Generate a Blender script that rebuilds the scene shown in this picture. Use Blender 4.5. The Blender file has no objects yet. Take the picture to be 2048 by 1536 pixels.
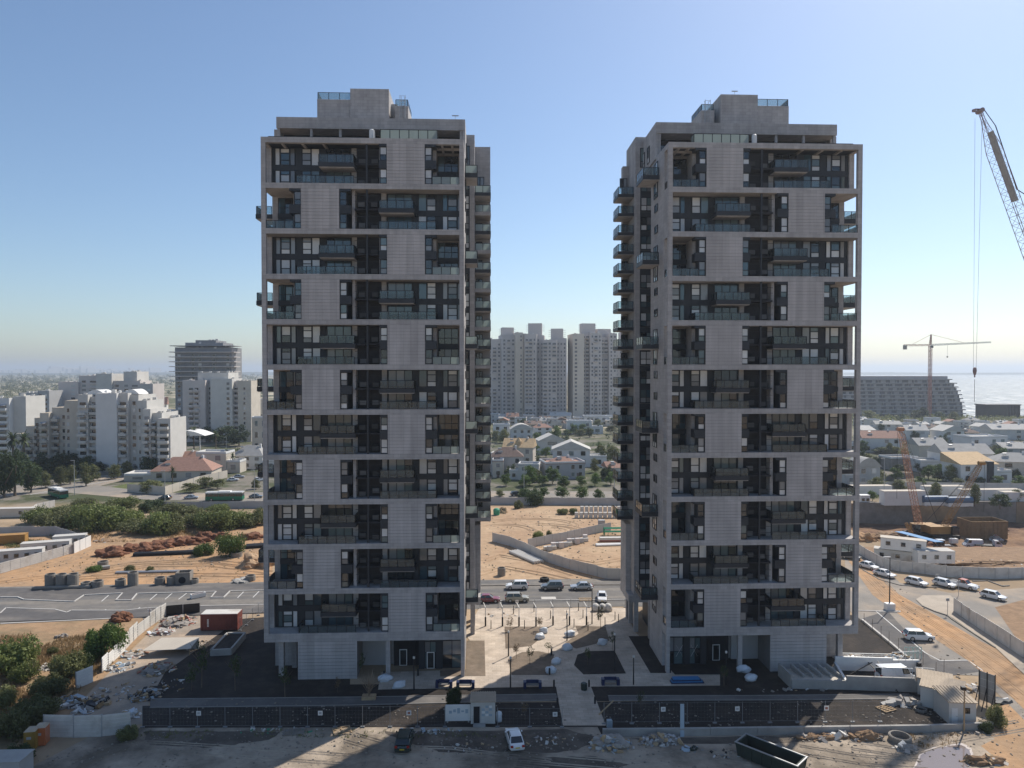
import bpy, bmesh, math, random
from mathutils import Vector, Matrix, noise
R = math.radians
rnd = random.Random(7)
sc = bpy.context.scene
col = sc.collection

# ------------------------------------------------------------------ camera, sky, sun, exposure
F, YAW, PIT, H = 1420.0, R(2.26), R(1.13), 43.5          # focal length in photo pixels, heading, tilt, drone height
cd = bpy.data.cameras.new('camera'); cam = bpy.data.objects.new('camera', cd); col.objects.link(cam)
cam.location = (0, 0, H); cam.rotation_euler = (R(90) - PIT, 0, -YAW)
cd.sensor_width = 36.0; cd.lens = F / 2048 * 36; cd.clip_start = 0.5; cd.clip_end = 90000
sc.camera = cam
HAZE = 0.00017
SUN_AZ, SUN_EL = R(42), R(47)                              # azimuth clockwise from +Y
w = bpy.data.worlds.new('World'); sc.world = w; w.use_nodes = True
nt = w.node_tree; nt.nodes.clear()
sky = nt.nodes.new('ShaderNodeTexSky'); sky.sky_type = 'NISHITA'; sky.sun_disc = False
sky.sun_elevation = SUN_EL; sky.sun_rotation = SUN_AZ; sky.altitude = 20
sky.air_density = 1.0; sky.dust_density = 0.8; sky.ozone_density = 5.0
bg = nt.nodes.new('ShaderNodeBackground'); bg.inputs[1].default_value = 0.1
wo = nt.nodes.new('ShaderNodeOutputWorld')
tn = nt.nodes.new('ShaderNodeMix'); tn.data_type = 'RGBA'; tn.blend_type = 'MULTIPLY'; tn.inputs[0].default_value = 1; tn.inputs[7].default_value = (1.07, 1.045, 1.0, 1)   # white balance of the sky light
nt.links.new(sky.outputs[0], tn.inputs[6]); nt.links.new(tn.outputs[2], bg.inputs[0]); nt.links.new(bg.outputs[0], wo.inputs[0])
sd = bpy.data.lights.new('sun', 'SUN'); sd.energy = 4.0; sd.angle = R(0.53); sd.color = (1.0, 0.93, 0.83)
sun = bpy.data.objects.new('sun', sd); col.objects.link(sun)
sv = Vector((math.sin(SUN_AZ) * math.cos(SUN_EL), math.cos(SUN_AZ) * math.cos(SUN_EL), math.sin(SUN_EL)))
sun.rotation_euler = sv.to_track_quat('Z', 'Y').to_euler(); sun.location = sv * 400
vs = sc.view_settings; vs.view_transform = 'Standard'; vs.look = 'None'; vs.gamma = 1; vs.exposure = 0.4; vs.use_curve_mapping = False
sc.cycles.max_bounces = 6; sc.cycles.diffuse_bounces = 3; sc.cycles.glossy_bounces = 3; sc.cycles.transparent_max_bounces = 12
sc.cycles.volume_bounces = 0; sc.cycles.caustics_reflective = False; sc.cycles.caustics_refractive = False

# ------------------------------------------------------------------ survey: a photo pixel on level ground z -> place
_fw = Vector((math.sin(YAW) * math.cos(PIT), math.cos(YAW) * math.cos(PIT), -math.sin(PIT)))
_rt = Vector((math.cos(YAW), -math.sin(YAW), 0)); _up = _rt.cross(_fw)
def ray(px, py): return _fw + (px - 1024) / F * _rt + (768 - py) / F * _up
def G(px, py, z=0.0):
    d = ray(px, py); t = (z - H) / d.z
    return Vector((d.x * t, d.y * t, z))
def at(px, py, Y):
    d = ray(px, py); t = Y / d.y
    return Vector((d.x * t, Y, H + d.z * t))
def mpp(Y): return Y / F                                   # metres per photo pixel at depth Y

# ------------------------------------------------------------------ materials
def nodes_of(m):
    m.use_nodes = True; t = m.node_tree
    return t, t.nodes['Principled BSDF']
def M(name, c, rough=.85, metal=0, var=.12, scale=.7, bump=0.0, bscale=None, spec=.3, obj=0.0, c2=None, s2=.05, w2=.5, st=None):
    """painted / mineral surface: colour with two scales of unevenness, optional second colour in patches"""
    m = bpy.data.materials.new(name); t, p = nodes_of(m); N = t.nodes.new; L = t.links.new
    g = N('ShaderNodeNewGeometry')
    n1 = N('ShaderNodeTexNoise'); n1.inputs['Scale'].default_value = scale; n1.inputs['Detail'].default_value = 6; n1.inputs['Roughness'].default_value = .65
    L(g.outputs['Position'], n1.inputs['Vector'])
    mr = N('ShaderNodeMapRange'); mr.inputs[1].default_value = .25; mr.inputs[2].default_value = .75
    mr.inputs[3].default_value = 1 - var; mr.inputs[4].default_value = 1 + var
    L(n1.outputs[0], mr.inputs[0])
    mx = N('ShaderNodeMix'); mx.data_type = 'RGBA'; mx.blend_type = 'MULTIPLY'; mx.inputs[0].default_value = 1
    mx.inputs[6].default_value = (*c, 1)
    if c2:
        n2 = N('ShaderNodeTexNoise'); n2.inputs['Scale'].default_value = s2; n2.inputs['Detail'].default_value = 7; n2.inputs['Roughness'].default_value = .62
        if st: mp = N('ShaderNodeMapping'); mp.inputs['Scale'].default_value = st; L(g.outputs['Position'], mp.inputs[0]); L(mp.outputs[0], n2.inputs['Vector'])
        else: L(g.outputs['Position'], n2.inputs['Vector'])
        m2 = N('ShaderNodeMapRange'); m2.inputs[1].default_value = w2 - .09; m2.inputs[2].default_value = w2 + .09
        L(n2.outputs[0], m2.inputs[0])
        cm = N('ShaderNodeMix'); cm.data_type = 'RGBA'; cm.inputs[6].default_value = (*c, 1); cm.inputs[7].default_value = (*c2, 1)
        L(m2.outputs[0], cm.inputs[0]); L(cm.outputs[2], mx.inputs[6])
    L(mr.outputs[0], mx.inputs[7]); out = mx.outputs[2]
    if obj:
        oi = N('ShaderNodeObjectInfo'); o2 = N('ShaderNodeMapRange'); o2.inputs[3].default_value = 1 - obj; o2.inputs[4].default_value = 1 + obj
        L(oi.outputs['Random'], o2.inputs[0])
        m3 = N('ShaderNodeMix'); m3.data_type = 'RGBA'; m3.blend_type = 'MULTIPLY'; m3.inputs[0].default_value = 1
        L(out, m3.inputs[6]); L(o2.outputs[0], m3.inputs[7]); out = m3.outputs[2]
    L(out, p.inputs['Base Color'])
    p.inputs['Roughness'].default_value = rough; p.inputs['Metallic'].default_value = metal; p.inputs['Specular IOR Level'].default_value = spec
    if bump:
        n3 = N('ShaderNodeTexNoise'); n3.inputs['Scale'].default_value = bscale or scale * 4; n3.inputs['Detail'].default_value = 6
        L(g.outputs['Position'], n3.inputs['Vector'])
        b = N('ShaderNodeBump'); b.inputs['Strength'].default_value = 1; b.inputs['Distance'].default_value = bump
        L(n3.outputs[0], b.inputs['Height']); L(b.outputs[0], p.inputs['Normal'])
    return m
def stone_mat(name, c, cw, ch, mortar, mcol, var=.08):
    """sawn stone cladding: tiles in courses, each a little different, dark joints"""
    m = bpy.data.materials.new(name); t, p = nodes_of(m); N = t.nodes.new; L = t.links.new
    g = N('ShaderNodeNewGeometry'); s = N('ShaderNodeSeparateXYZ'); L(g.outputs['Position'], s.inputs[0])
    a = N('ShaderNodeMath'); a.operation = 'ADD'; L(s.outputs[0], a.inputs[0]); L(s.outputs[1], a.inputs[1])
    cb = N('ShaderNodeCombineXYZ'); L(a.outputs[0], cb.inputs[0]); L(s.outputs[2], cb.inputs[1])
    br = N('ShaderNodeTexBrick'); br.inputs['Scale'].default_value = 1; br.inputs['Brick Width'].default_value = cw; br.inputs['Row Height'].default_value = ch
    br.inputs['Mortar Size'].default_value = mortar; br.inputs['Mortar Smooth'].default_value = .3; br.inputs['Bias'].default_value = 0
    br.inputs['Color1'].default_value = (*[x * (1 - var) for x in c], 1); br.inputs['Color2'].default_value = (*[x * (1 + var) for x in c], 1); br.inputs['Mortar'].default_value = (*mcol, 1)
    L(cb.outputs[0], br.inputs['Vector'])
    n = N('ShaderNodeTexNoise'); n.inputs['Scale'].default_value = .35; n.inputs['Detail'].default_value = 8; L(g.outputs['Position'], n.inputs['Vector'])
    mr = N('ShaderNodeMapRange'); mr.inputs[1].default_value = .3; mr.inputs[2].default_value = .7; mr.inputs[3].default_value = .88; mr.inputs[4].default_value = 1.1
    L(n.outputs[0], mr.inputs[0])
    mx = N('ShaderNodeMix'); mx.data_type = 'RGBA'; mx.blend_type = 'MULTIPLY'; mx.inputs[0].default_value = 1
    L(br.outputs['Color'], mx.inputs[6]); L(mr.outputs[0], mx.inputs[7]); L(mx.outputs[2], p.inputs['Base Color'])
    mp = N('ShaderNodeMapping'); mp.inputs['Scale'].default_value = (1.1, 1.1, .07); L(g.outputs['Position'], mp.inputs[0])
    n2 = N('ShaderNodeTexNoise'); n2.inputs['Scale'].default_value = 1.3; n2.inputs['Detail'].default_value = 6; L(mp.outputs[0], n2.inputs['Vector'])
    r2 = N('ShaderNodeMapRange'); r2.inputs[1].default_value = .35; r2.inputs[2].default_value = .75; r2.inputs[3].default_value = 1.06; r2.inputs[4].default_value = .86; L(n2.outputs[0], r2.inputs[0])
    m4 = N('ShaderNodeMix'); m4.data_type = 'RGBA'; m4.blend_type = 'MULTIPLY'; m4.inputs[0].default_value = 1; L(mx.outputs[2], m4.inputs[6]); L(r2.outputs[0], m4.inputs[7]); L(m4.outputs[2], p.inputs['Base Color'])
    b = N('ShaderNodeBump'); b.inputs['Distance'].default_value = .02; b.inputs['Strength'].default_value = .6; b.invert = True
    L(br.outputs['Fac'], b.inputs['Height']); L(b.outputs[0], p.inputs['Normal'])
    p.inputs['Roughness'].default_value = .8; p.inputs['Specular IOR Level'].default_value = .25
    return m
def glass_mat(name, c, rough=.05, spec=.8, obj=.35):
    """window pane seen from outside: reflecting, with blinds or dark room behind"""
    m = M(name, c, rough, 0, .1, 1.2, spec=spec, obj=obj)
    return m
def rail_mat(name, tint, haze_c, amount, trans=.06):
    m = bpy.data.materials.new(name); m.use_nodes = True; t = m.node_tree; t.nodes.clear(); N = t.nodes.new; L = t.links.new
    tr = N('ShaderNodeBsdfTransparent'); tr.inputs[0].default_value = (*tint, 1)
    df = N('ShaderNodeBsdfDiffuse'); df.inputs[0].default_value = (*haze_c, 1)
    tl = N('ShaderNodeBsdfTranslucent'); tl.inputs[0].default_value = (*haze_c, 1)
    gl = N('ShaderNodeBsdfGlossy'); gl.inputs[1].default_value = .03
    m0 = N('ShaderNodeMixShader'); m0.inputs[0].default_value = .5; L(df.outputs[0], m0.inputs[1]); L(tl.outputs[0], m0.inputs[2])
    m1 = N('ShaderNodeMixShader'); m1.inputs[0].default_value = amount; L(tr.outputs[0], m1.inputs[1]); L(m0.outputs[0], m1.inputs[2])
    fr = N('ShaderNodeFresnel'); fr.inputs[0].default_value = 1.5
    m2 = N('ShaderNodeMixShader'); L(fr.outputs[0], m2.inputs[0]); L(m1.outputs[0], m2.inputs[1]); L(gl.outputs[0], m2.inputs[2])
    o = N('ShaderNodeOutputMaterial'); L(m2.outputs[0], o.inputs[0])
    return m
def leaf_mat(name, c, c2):
    m = bpy.data.materials.new(name); t, p = nodes_of(m); N = t.nodes.new; L = t.links.new
    g = N('ShaderNodeNewGeometry'); n = N('ShaderNodeTexNoise'); n.inputs['Scale'].default_value = .9; n.inputs['Detail'].default_value = 5
    L(g.outputs['Position'], n.inputs['Vector'])
    mr = N('ShaderNodeMapRange'); mr.inputs[1].default_value = .32; mr.inputs[2].default_value = .68; L(n.outputs[0], mr.inputs[0])
    mx = N('ShaderNodeMix'); mx.data_type = 'RGBA'; mx.inputs[6].default_value = (*c, 1); mx.inputs[7].default_value = (*c2, 1); L(mr.outputs[0], mx.inputs[0])
    oi = N('ShaderNodeObjectInfo'); o2 = N('ShaderNodeMapRange'); o2.inputs[3].default_value = .75; o2.inputs[4].default_value = 1.25; L(oi.outputs['Random'], o2.inputs[0])
    m3 = N('ShaderNodeMix'); m3.data_type = 'RGBA'; m3.blend_type = 'MULTIPLY'; m3.inputs[0].default_value = 1; L(mx.outputs[2], m3.inputs[6]); L(o2.outputs[0], m3.inputs[7])
    L(m3.outputs[2], p.inputs['Base Color']); p.inputs['Roughness'].default_value = .6; p.inputs['Specular IOR Level'].default_value = .25
    tl = N('ShaderNodeBsdfTranslucent'); L(m3.outputs[2], tl.inputs[0]); ms = N('ShaderNodeMixShader'); ms.inputs[0].default_value = .3
    L(p.outputs[0], ms.inputs[1]); L(tl.outputs[0], ms.inputs[2]); L(ms.outputs[0], t.nodes['Material Output'].inputs[0])
    return m

K = {}
K['stone'] = stone_mat('tower_stone', (.40, .38, .37), .97, .48, .012, (.25, .24, .235))
K['stone_c'] = stone_mat('tower_stone_course', (.435, .41, .40), .97, 50., .010, (.29, .28, .275), .10)
K['joint'] = M('stone_joint', (.20, .19, .185), .95)
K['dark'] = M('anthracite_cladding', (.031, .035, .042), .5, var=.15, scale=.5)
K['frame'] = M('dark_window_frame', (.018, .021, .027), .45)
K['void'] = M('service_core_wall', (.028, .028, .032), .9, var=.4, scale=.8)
K['g_dark'] = glass_mat('pane_dark_room', (.012, .016, .020), .03, 1.0)
K['g_blue'] = glass_mat('pane_blue_sheen', (.035, .07, .09), .04, 1.0)
K['g_white'] = glass_mat('pane_white_blind', (.58, .58, .57), .12, .7, .18)
K['g_grey'] = glass_mat('pane_grey_blind', (.20, .205, .21), .1, .8)
K['g_teal'] = glass_mat('pane_green_grey', (.10, .14, .145), .06, .9)
K['rail'] = rail_mat('balustrade_glass', (.66, .75, .77), (.44, .50, .50), .16)
K['rail_sunlit'] = rail_mat('sunlit_balustrade', (.75, .82, .80), (.62, .70, .66), .55)  # whiter copy of the balustrade glass, backlit sun put into its colour
K['concrete'] = M('concrete', (.36, .345, .32), .9, var=.18, scale=.6, bump=.01)
K['conc_d'] = M('weathered_concrete', (.24, .22, .195), .95, var=.28, scale=.5, bump=.03)
K['white'] = M('white_paint', (.74, .73, .70), .55, var=.07, scale=.5)
K['dirty_white'] = M('dirty_white_sheet', (.58, .56, .52), .65, var=.16, scale=.6, c2=(.42, .38, .33), s2=.35, w2=.62)
K['palesun'] = M('pale_stone_sunlit', (.64, .56, .47), .9, var=.1, scale=.08)  # warmer far stone: sunlight on some wall volumes put into its colour
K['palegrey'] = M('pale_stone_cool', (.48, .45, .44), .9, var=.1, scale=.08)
K['offwhite'] = M('off_white_render', (.57, .55, .51), .85, var=.1, scale=.25)
K['whitewall'] = M('white_render', (.66, .65, .63), .85, var=.08, scale=.2)
K['beige'] = M('beige_render', (.56, .50, .42), .9, var=.12, scale=.2)
K['cream'] = M('cream_render', (.62, .575, .50), .88, var=.14, scale=.3)
K['darkframe'] = M('dark_unfinished_concrete', (.25, .25, .255), .9, var=.2, scale=.2)
K['greywall'] = M('grey_render', (.40, .40, .40), .9, var=.12, scale=.2)
K['palestone'] = M('pale_stone_far', (.56, .51, .48), .9, var=.1, scale=.08)
K['rooftile'] = M('red_roof_tiles', (.32, .185, .14), .85, var=.25, scale=1.2)
K['roofbrown'] = M('brown_roof_tiles', (.17, .12, .10), .85, var=.25, scale=1.0)
K['rooftan'] = M('tan_roof_tiles', (.52, .37, .21), .85, var=.2, scale=1.0)
K['roofgrey'] = M('grey_roof', (.36, .35, .33), .85, var=.15, scale=.5)
K['roofpale'] = M('pale_roof', (.50, .48, .445), .85, var=.12, scale=.5)
K['asphalt'] = M('asphalt', (.135, .13, .125), .92, var=.2, scale=.6, bump=.006, bscale=12, c2=(.21, .19, .165), s2=.3, w2=.52, st=(.12, 1, 1))
K['asphalt_d'] = M('fresh_asphalt', (.105, .10, .098), .92, var=.18, scale=.7, c2=(.165, .15, .135), s2=.2, w2=.55, st=(.4, 1, 1))
K['dusty'] = M('dusty_asphalt', (.235, .215, .19), .93, var=.13, scale=.3, c2=(.36, .29, .22), s2=.07, w2=.56)
K['kerb'] = M('kerb_stone', (.50, .48, .45), .9, var=.12, scale=.8)
K['line'] = M('white_road_paint', (.66, .65, .62), .8, var=.2, scale=2)
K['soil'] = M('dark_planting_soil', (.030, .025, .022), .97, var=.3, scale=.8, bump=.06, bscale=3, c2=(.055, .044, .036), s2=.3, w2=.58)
K['soil_b'] = M('brown_planting_soil', (.20, .155, .115), .97, var=.25, scale=.9, bump=.05, bscale=3, c2=(.15, .12, .09), s2=.25, w2=.52)
K['kerb_d'] = M('dull_path_kerb', (.27, .255, .235), .9, var=.2, scale=.8)
K['path'] = M('grey_path', (.13, .122, .115), .93, var=.15, scale=.6, c2=(.18, .165, .15), s2=.2, w2=.55)
K['sand'] = M('pale_sand', (.44, .31, .195), .97, var=.2, scale=.5, bump=.22, bscale=.55, c2=(.37, .245, .15), s2=.075, w2=.5)
K['sand_o'] = M('orange_sand', (.44, .265, .14), .97, var=.2, scale=.5, bump=.2, bscale=.6, c2=(.34, .225, .135), s2=.09, w2=.5)
K['lot'] = M('foreground_dirt', (.40, .33, .255), .97, var=.24, scale=.5, bump=.18, bscale=1.2, c2=(.17, .14, .108), s2=.10, w2=.54)
K['redsoil'] = M('red_earth', (.19, .088, .05), .97, var=.3, scale=.9, bump=.15, bscale=2)
K['brownsoil'] = M('brown_earth', (.27, .175, .105), .97, var=.3, scale=.6, bump=.15, bscale=1.5)
K['rock'] = M('rubble_grey', (.33, .30, .27), .95, var=.3, scale=1.5, obj=.2)
K['pebble'] = M('ground_stones', (.27, .235, .195), .95, var=.35, scale=2)
K['oldwood'] = M('weathered_formwork', (.25, .165, .085), .9, var=.3, scale=.6)
K['tankblue'] = M('faded_tank_blue', (.10, .16, .25), .5, var=.15)
K['fence_grey'] = M('dull_fence_steel', (.24, .25, .26), .6, .3, var=.15)
K['wood'] = M('pallet_wood', (.42, .30, .18), .85, var=.25, scale=2)
K['metal'] = M('galvanised_steel', (.42, .43, .44), .5, .5, var=.12)
K['black'] = M('black_steel', (.022, .022, .024), .5, var=.1)
K['tyre'] = M('rubber', (.018, .018, .018), .85)
K['rim'] = M('alloy_rim', (.45, .46, .47), .35, .7)
K['carglass'] = M('car_glass', (.012, .015, .018), .04, var=.02, spec=.9)
K['bark'] = M('bark', (.15, .115, .085), .95, var=.3, scale=3)
K['red_box'] = M('red_container_steel', (.19, .055, .042), .6, var=.25, scale=.8)
K['orange'] = M('orange_plastic', (.62, .16, .03), .5, var=.1)
K['yellow_st'] = M('ochre_machine_paint', (.36, .20, .06), .55, var=.2, scale=.8)
K['crane_dk'] = M('dull_crane_steel', (.26, .20, .205), .6, var=.15)
K['rig_or'] = M('faded_orange_steel', (.45, .22, .12), .6, var=.2)
K['crane_red'] = M('red_crane_paint', (.36, .14, .10), .55, var=.15)
K['blue'] = M('blue_plastic', (.05, .20, .42), .45, var=.12)
K['navy'] = M('navy_blue_paint', (.018, .03, .085), .45, var=.12)
K['pblue'] = M('pale_blue_foam', (.36, .43, .48), .7, var=.08)
K['green_st'] = M('dark_green_steel', (.022, .038, .033), .5, var=.25, scale=1)
K['green'] = M('green_plastic', (.04, .28, .16), .6, var=.1)
K['busgreen'] = M('bus_green', (.012, .16, .085), .35, var=.05)
K['leaf_d'] = leaf_mat('leaf_dark', (.035, .058, .02), (.075, .105, .038))
K['leaf_m'] = leaf_mat('leaf_olive', (.11, .125, .045), (.20, .205, .09))
K['leaf_l'] = leaf_mat('leaf_light', (.11, .145, .04), (.21, .235, .08))
K['leaf_g'] = leaf_mat('leaf_fresh', (.07, .12, .03), (.14, .20, .055))
K['leaf_p'] = leaf_mat('palm_leaf', (.04, .07, .025), (.10, .12, .05))
K['leaf_b'] = leaf_mat('leaf_brown', (.14, .10, .06), (.21, .15, .085))
K['dry'] = leaf_mat('dry_grass', (.30, .21, .11), (.42, .30, .16))
def paint(n, c, rough=.25, metal=.0): K[n] = M(n, c, rough, metal, var=.03, spec=.6); K[n].node_tree.nodes['Principled BSDF'].inputs['Coat Weight'].default_value = .5
paint('car_white', (.72, .72, .71)); paint('car_silver', (.40, .41, .42), .3, .4); paint('car_grey', (.13, .14, .15), .3, .4)
paint('car_black', (.015, .017, .02)); paint('car_red', (.20, .015, .02)); paint('car_beige', (.36, .33, .26), .3, .3); paint('car_green', (.012, .03, .028))
paint('car_orange', (.55, .16, .06))

# ------------------------------------------------------------------ mesh building
class MB:
    def __init__(s): s.v = []; s.f = []; s.m = []
    def add(s, vs, fs, mi=0):
        o = len(s.v); s.v += [tuple(p) for p in vs]; s.f += [tuple(i + o for i in f) for f in fs]; s.m += [mi] * len(fs); return s
    def box(s, x0, x1, y0, y1, z0, z1, mi=0):
        if x0 > x1: x0, x1 = x1, x0
        if y0 > y1: y0, y1 = y1, y0
        return s.add([(x0, y0, z0), (x1, y0, z0), (x1, y1, z0), (x0, y1, z0), (x0, y0, z1), (x1, y0, z1), (x1, y1, z1), (x0, y1, z1)],
                     [(0, 3, 2, 1), (4, 5, 6, 7), (0, 1, 5, 4), (1, 2, 6, 5), (2, 3, 7, 6), (3, 0, 4, 7)], mi)
    def hexa(s, b, t, mi=0):
        return s.add(list(b) + list(t), [(0, 3, 2, 1), (4, 5, 6, 7), (0, 1, 5, 4), (1, 2, 6, 5), (2, 3, 7, 6), (3, 0, 4, 7)], mi)
    def prism(s, poly, z0, z1, mi=0):
        a = sum(poly[i][0] * poly[(i + 1) % len(poly)][1] - poly[(i + 1) % len(poly)][0] * poly[i][1] for i in range(len(poly)))
        if a < 0: poly = poly[::-1]
        n = len(poly)
        return s.add([(p[0], p[1], z0) for p in poly] + [(p[0], p[1], z1) for p in poly],
                     [tuple(range(n))[::-1], tuple(range(n, 2 * n))] + [(i, (i + 1) % n, n + (i + 1) % n, n + i) for i in range(n)], mi)
    def bar(s, a, b, wd, ht=None, mi=0):
        a, b = Vector(a), Vector(b); d = (b - a)
        if d.length < 1e-6: return s
        d.normalize(); ht = ht or wd
        q = d.cross(Vector((0, 0, 1)));
        if q.length < 1e-3: q = Vector((1, 0, 0))
        q.normalize(); r = q.cross(d); q *= wd / 2; r *= ht / 2
        return s.hexa([a - q - r, a + q - r, b + q - r, b - q - r], [a - q + r, a + q + r, b + q + r, b - q + r], mi)
    def tube(s, a, b, r0, r1=None, n=8, caps=True, mi=0):
        a, b = Vector(a), Vector(b); d = (b - a).normalized(); r1 = r0 if r1 is None else r1
        q = d.cross(Vector((0, 0, 1)))
        if q.length < 1e-3: q = Vector((1, 0, 0))
        q.normalize(); r = q.cross(d)
        ring = lambda c, rr: [c + (q * math.cos(2 * math.pi * i / n) + r * math.sin(2 * math.pi * i / n)) * rr for i in range(n)]
        fs = [(i, (i + 1) % n, n + (i + 1) % n, n + i) for i in range(n)]
        if caps: fs += [tuple(range(n))[::-1], tuple(range(n, 2 * n))]
        return s.add(ring(a, r0) + ring(b, r1), fs, mi)
    def lathe(s, prof, n=16, c=(0, 0, 0), mi=0):
        vs = [(c[0] + r * math.cos(2 * math.pi * i / n), c[1] + r * math.sin(2 * math.pi * i / n), c[2] + z) for r, z in prof for i in range(n)]
        fs = [(j * n + i, j * n + (i + 1) % n, (j + 1) * n + (i + 1) % n, (j + 1) * n + i) for j in range(len(prof) - 1) for i in range(n)]
        return s.add(vs, fs, mi)
    def rings(s, rs, closed=True, mi=0):
        n = len(rs[0]); vs = [p for r in rs for p in r]
        fs = [(j * n + i, j * n + (i + 1) % n, (j + 1) * n + (i + 1) % n, (j + 1) * n + i) for j in range(len(rs) - 1) for i in range(n)]
        if closed: fs += [tuple(range(n))[::-1], tuple(range((len(rs) - 1) * n, len(rs) * n))]
        return s.add(vs, fs, mi)
    def blob(s, c, r, seed=0, sub=2, rough=.25, flat=.35, mi=0):
        bm = bmesh.new(); bmesh.ops.create_icosphere(bm, subdivisions=sub, radius=1)
        vs = []
        for v in bm.verts:
            q_ = v.co + Vector((seed * 3.1, seed * 1.7, 0)); k = 1 + rough * (noise.noise(q_ * 1.6) + (.35 * noise.noise(q_ * 4.3) + .22 * noise.noise(q_ * 9.1) if sub > 2 else 0))
            p = v.co * k; z = max(p.z, -flat)
            vs.append((c[0] + p.x * r[0], c[1] + p.y * r[1], c[2] + z * r[2]))
        fs = [tuple(x.index for x in f.verts) for f in bm.faces]; bm.free()
        return s.add(vs, fs, mi)
    def mesh(s, name, mats, smooth=False):
        me = bpy.data.meshes.new(name); me.from_pydata(s.v, [], s.f)
        for m in (mats if isinstance(mats, (list, tuple)) else [mats]): me.materials.append(K[m] if isinstance(m, str) else m)
        if any(s.m): me.polygons.foreach_set('material_index', s.m)
        if smooth: me.polygons.foreach_set('use_smooth', [True] * len(s.f))
        me.update(); return me
    def build(s, name, mats, parent=None, loc=None, rz=0, smooth=False):
        return put(name, s.mesh(name, mats, smooth), parent, loc, rz)
def put(name, me, parent=None, loc=None, rz=0, scale=None):
    o = bpy.data.objects.new(name, me); col.objects.link(o)
    if parent is not None: o.parent = parent
    if loc is not None: o.location = loc
    if rz: o.rotation_euler = (0, 0, rz)
    if scale is not None: o.scale = scale
    return o
def tag(o, label=None, cat=None, group=None, kind=None):
    for k, v in (('label', label), ('category', cat), ('group', group), ('kind', kind)):
        if v: o[k] = v
    return o
def thing(name, label, cat, loc=(0, 0, 0), rz=0, group=None, scale=None):
    o = put(name, None, None, loc, rz, scale); o.empty_display_size = .5
    return tag(o, label, cat, group)
def copy_tree(o, parent=None):
    c = o.copy(); col.objects.link(c); c.parent = parent
    for k in ('label', 'group'):
        pass
    for ch in list(o.children): copy_tree(ch, c)
    return c
ORD = ['first', 'second', 'third', 'fourth', 'fifth', 'sixth', 'seventh', 'eighth', 'ninth', 'tenth', 'eleventh', 'twelfth', 'thirteenth', 'fourteenth', 'fifteenth', 'sixteenth', 'seventeenth', 'eighteenth', 'nineteenth', 'twentieth']
def struct(name, mb, m, smooth=False): return tag(mb.build(name, m, smooth=smooth), kind='structure')
def sheet(name, pts, z, m, px=True, kind='structure', label=None):
    """a level sheet over surveyed corner points"""
    P = [G(*p) if px else Vector((p[0], p[1], 0)) for p in pts]
    mb = MB(); mb.add([(p.x, p.y, z) for p in P], [tuple(range(len(P)))])
    me = mb.mesh(name, m)
    bm = bmesh.new(); bm.from_mesh(me); bmesh.ops.triangulate(bm, faces=bm.faces[:])
    for f in bm.faces:
        if f.normal.z < 0: f.normal_flip()
    bm.to_mesh(me); bm.free()
    return tag(put(name, me), label, None, None, kind)
# ------------------------------------------------------------------ the two apartment towers
_cache = {}
def win_mesh(w, h, hs, vs_, fr=.11, d=.12):
    """dark window frame of outer size w x h with transoms at hs and mullions at vs_, centred at its foot"""
    k = ('w', round(w, 2), round(h, 2), tuple(hs), tuple(vs_), fr)
    if k not in _cache:
        b = MB(); x = w / 2
        b.box(-x, -x + fr, -d, 0, 0, h).box(x - fr, x, -d, 0, 0, h).box(-x + fr, x - fr, -d, 0, 0, fr * .8).box(-x + fr, x - fr, -d, 0, h - fr * .8, h)
        for z in hs: b.box(-x + fr, x - fr, -d + .01, 0, z - fr / 2, z + fr / 2)
        for u in vs_: b.box(-x + u - fr / 2, -x + u + fr / 2, -d + .005, 0, fr * .8, h - fr * .8)
        _cache[k] = b.mesh('window_frame', 'frame')
    return _cache[k]
def pane_mesh(w, h, m):
    k = ('p', round(w, 2), round(h, 2), m)
    if k not in _cache: _cache[k] = MB().box(-w / 2, w / 2, -.05, -.005, 0, h).mesh('pane', m)
    return _cache[k]
def box_obj(name, parent, m, x0, x1, y0, y1, z0, z1): return MB().box(x0, x1, y0, y1, z0, z1).build(name, m, parent)
PANES = ['g_white'] * 6 + ['g_grey'] * 3 + ['g_teal'] * 2 + ['g_dark'] * 3 + ['g_blue'] * 1
def window(root, x, y, z, w, h, hs=(), vs_=(), mats=None, rz=0, name='window', fr=.11):
    f = put(name, win_mesh(w, h, hs, vs_, fr), root, (x, y, z), rz)
    zs = [0] + list(hs) + [h]; us = [0] + list(vs_) + [w]; i = 0
    for a in range(len(zs) - 1):
        for b in range(len(us) - 1):
            m = mats[i % len(mats)] if mats else rnd.choice(PANES); i += 1
            pw, ph = us[b + 1] - us[b] - fr, zs[a + 1] - zs[a] - fr
            put('pane', pane_mesh(pw, ph, m), f, ((us[b] + us[b + 1]) / 2 - w / 2, 0, zs[a] + fr / 2))
    return f
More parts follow.
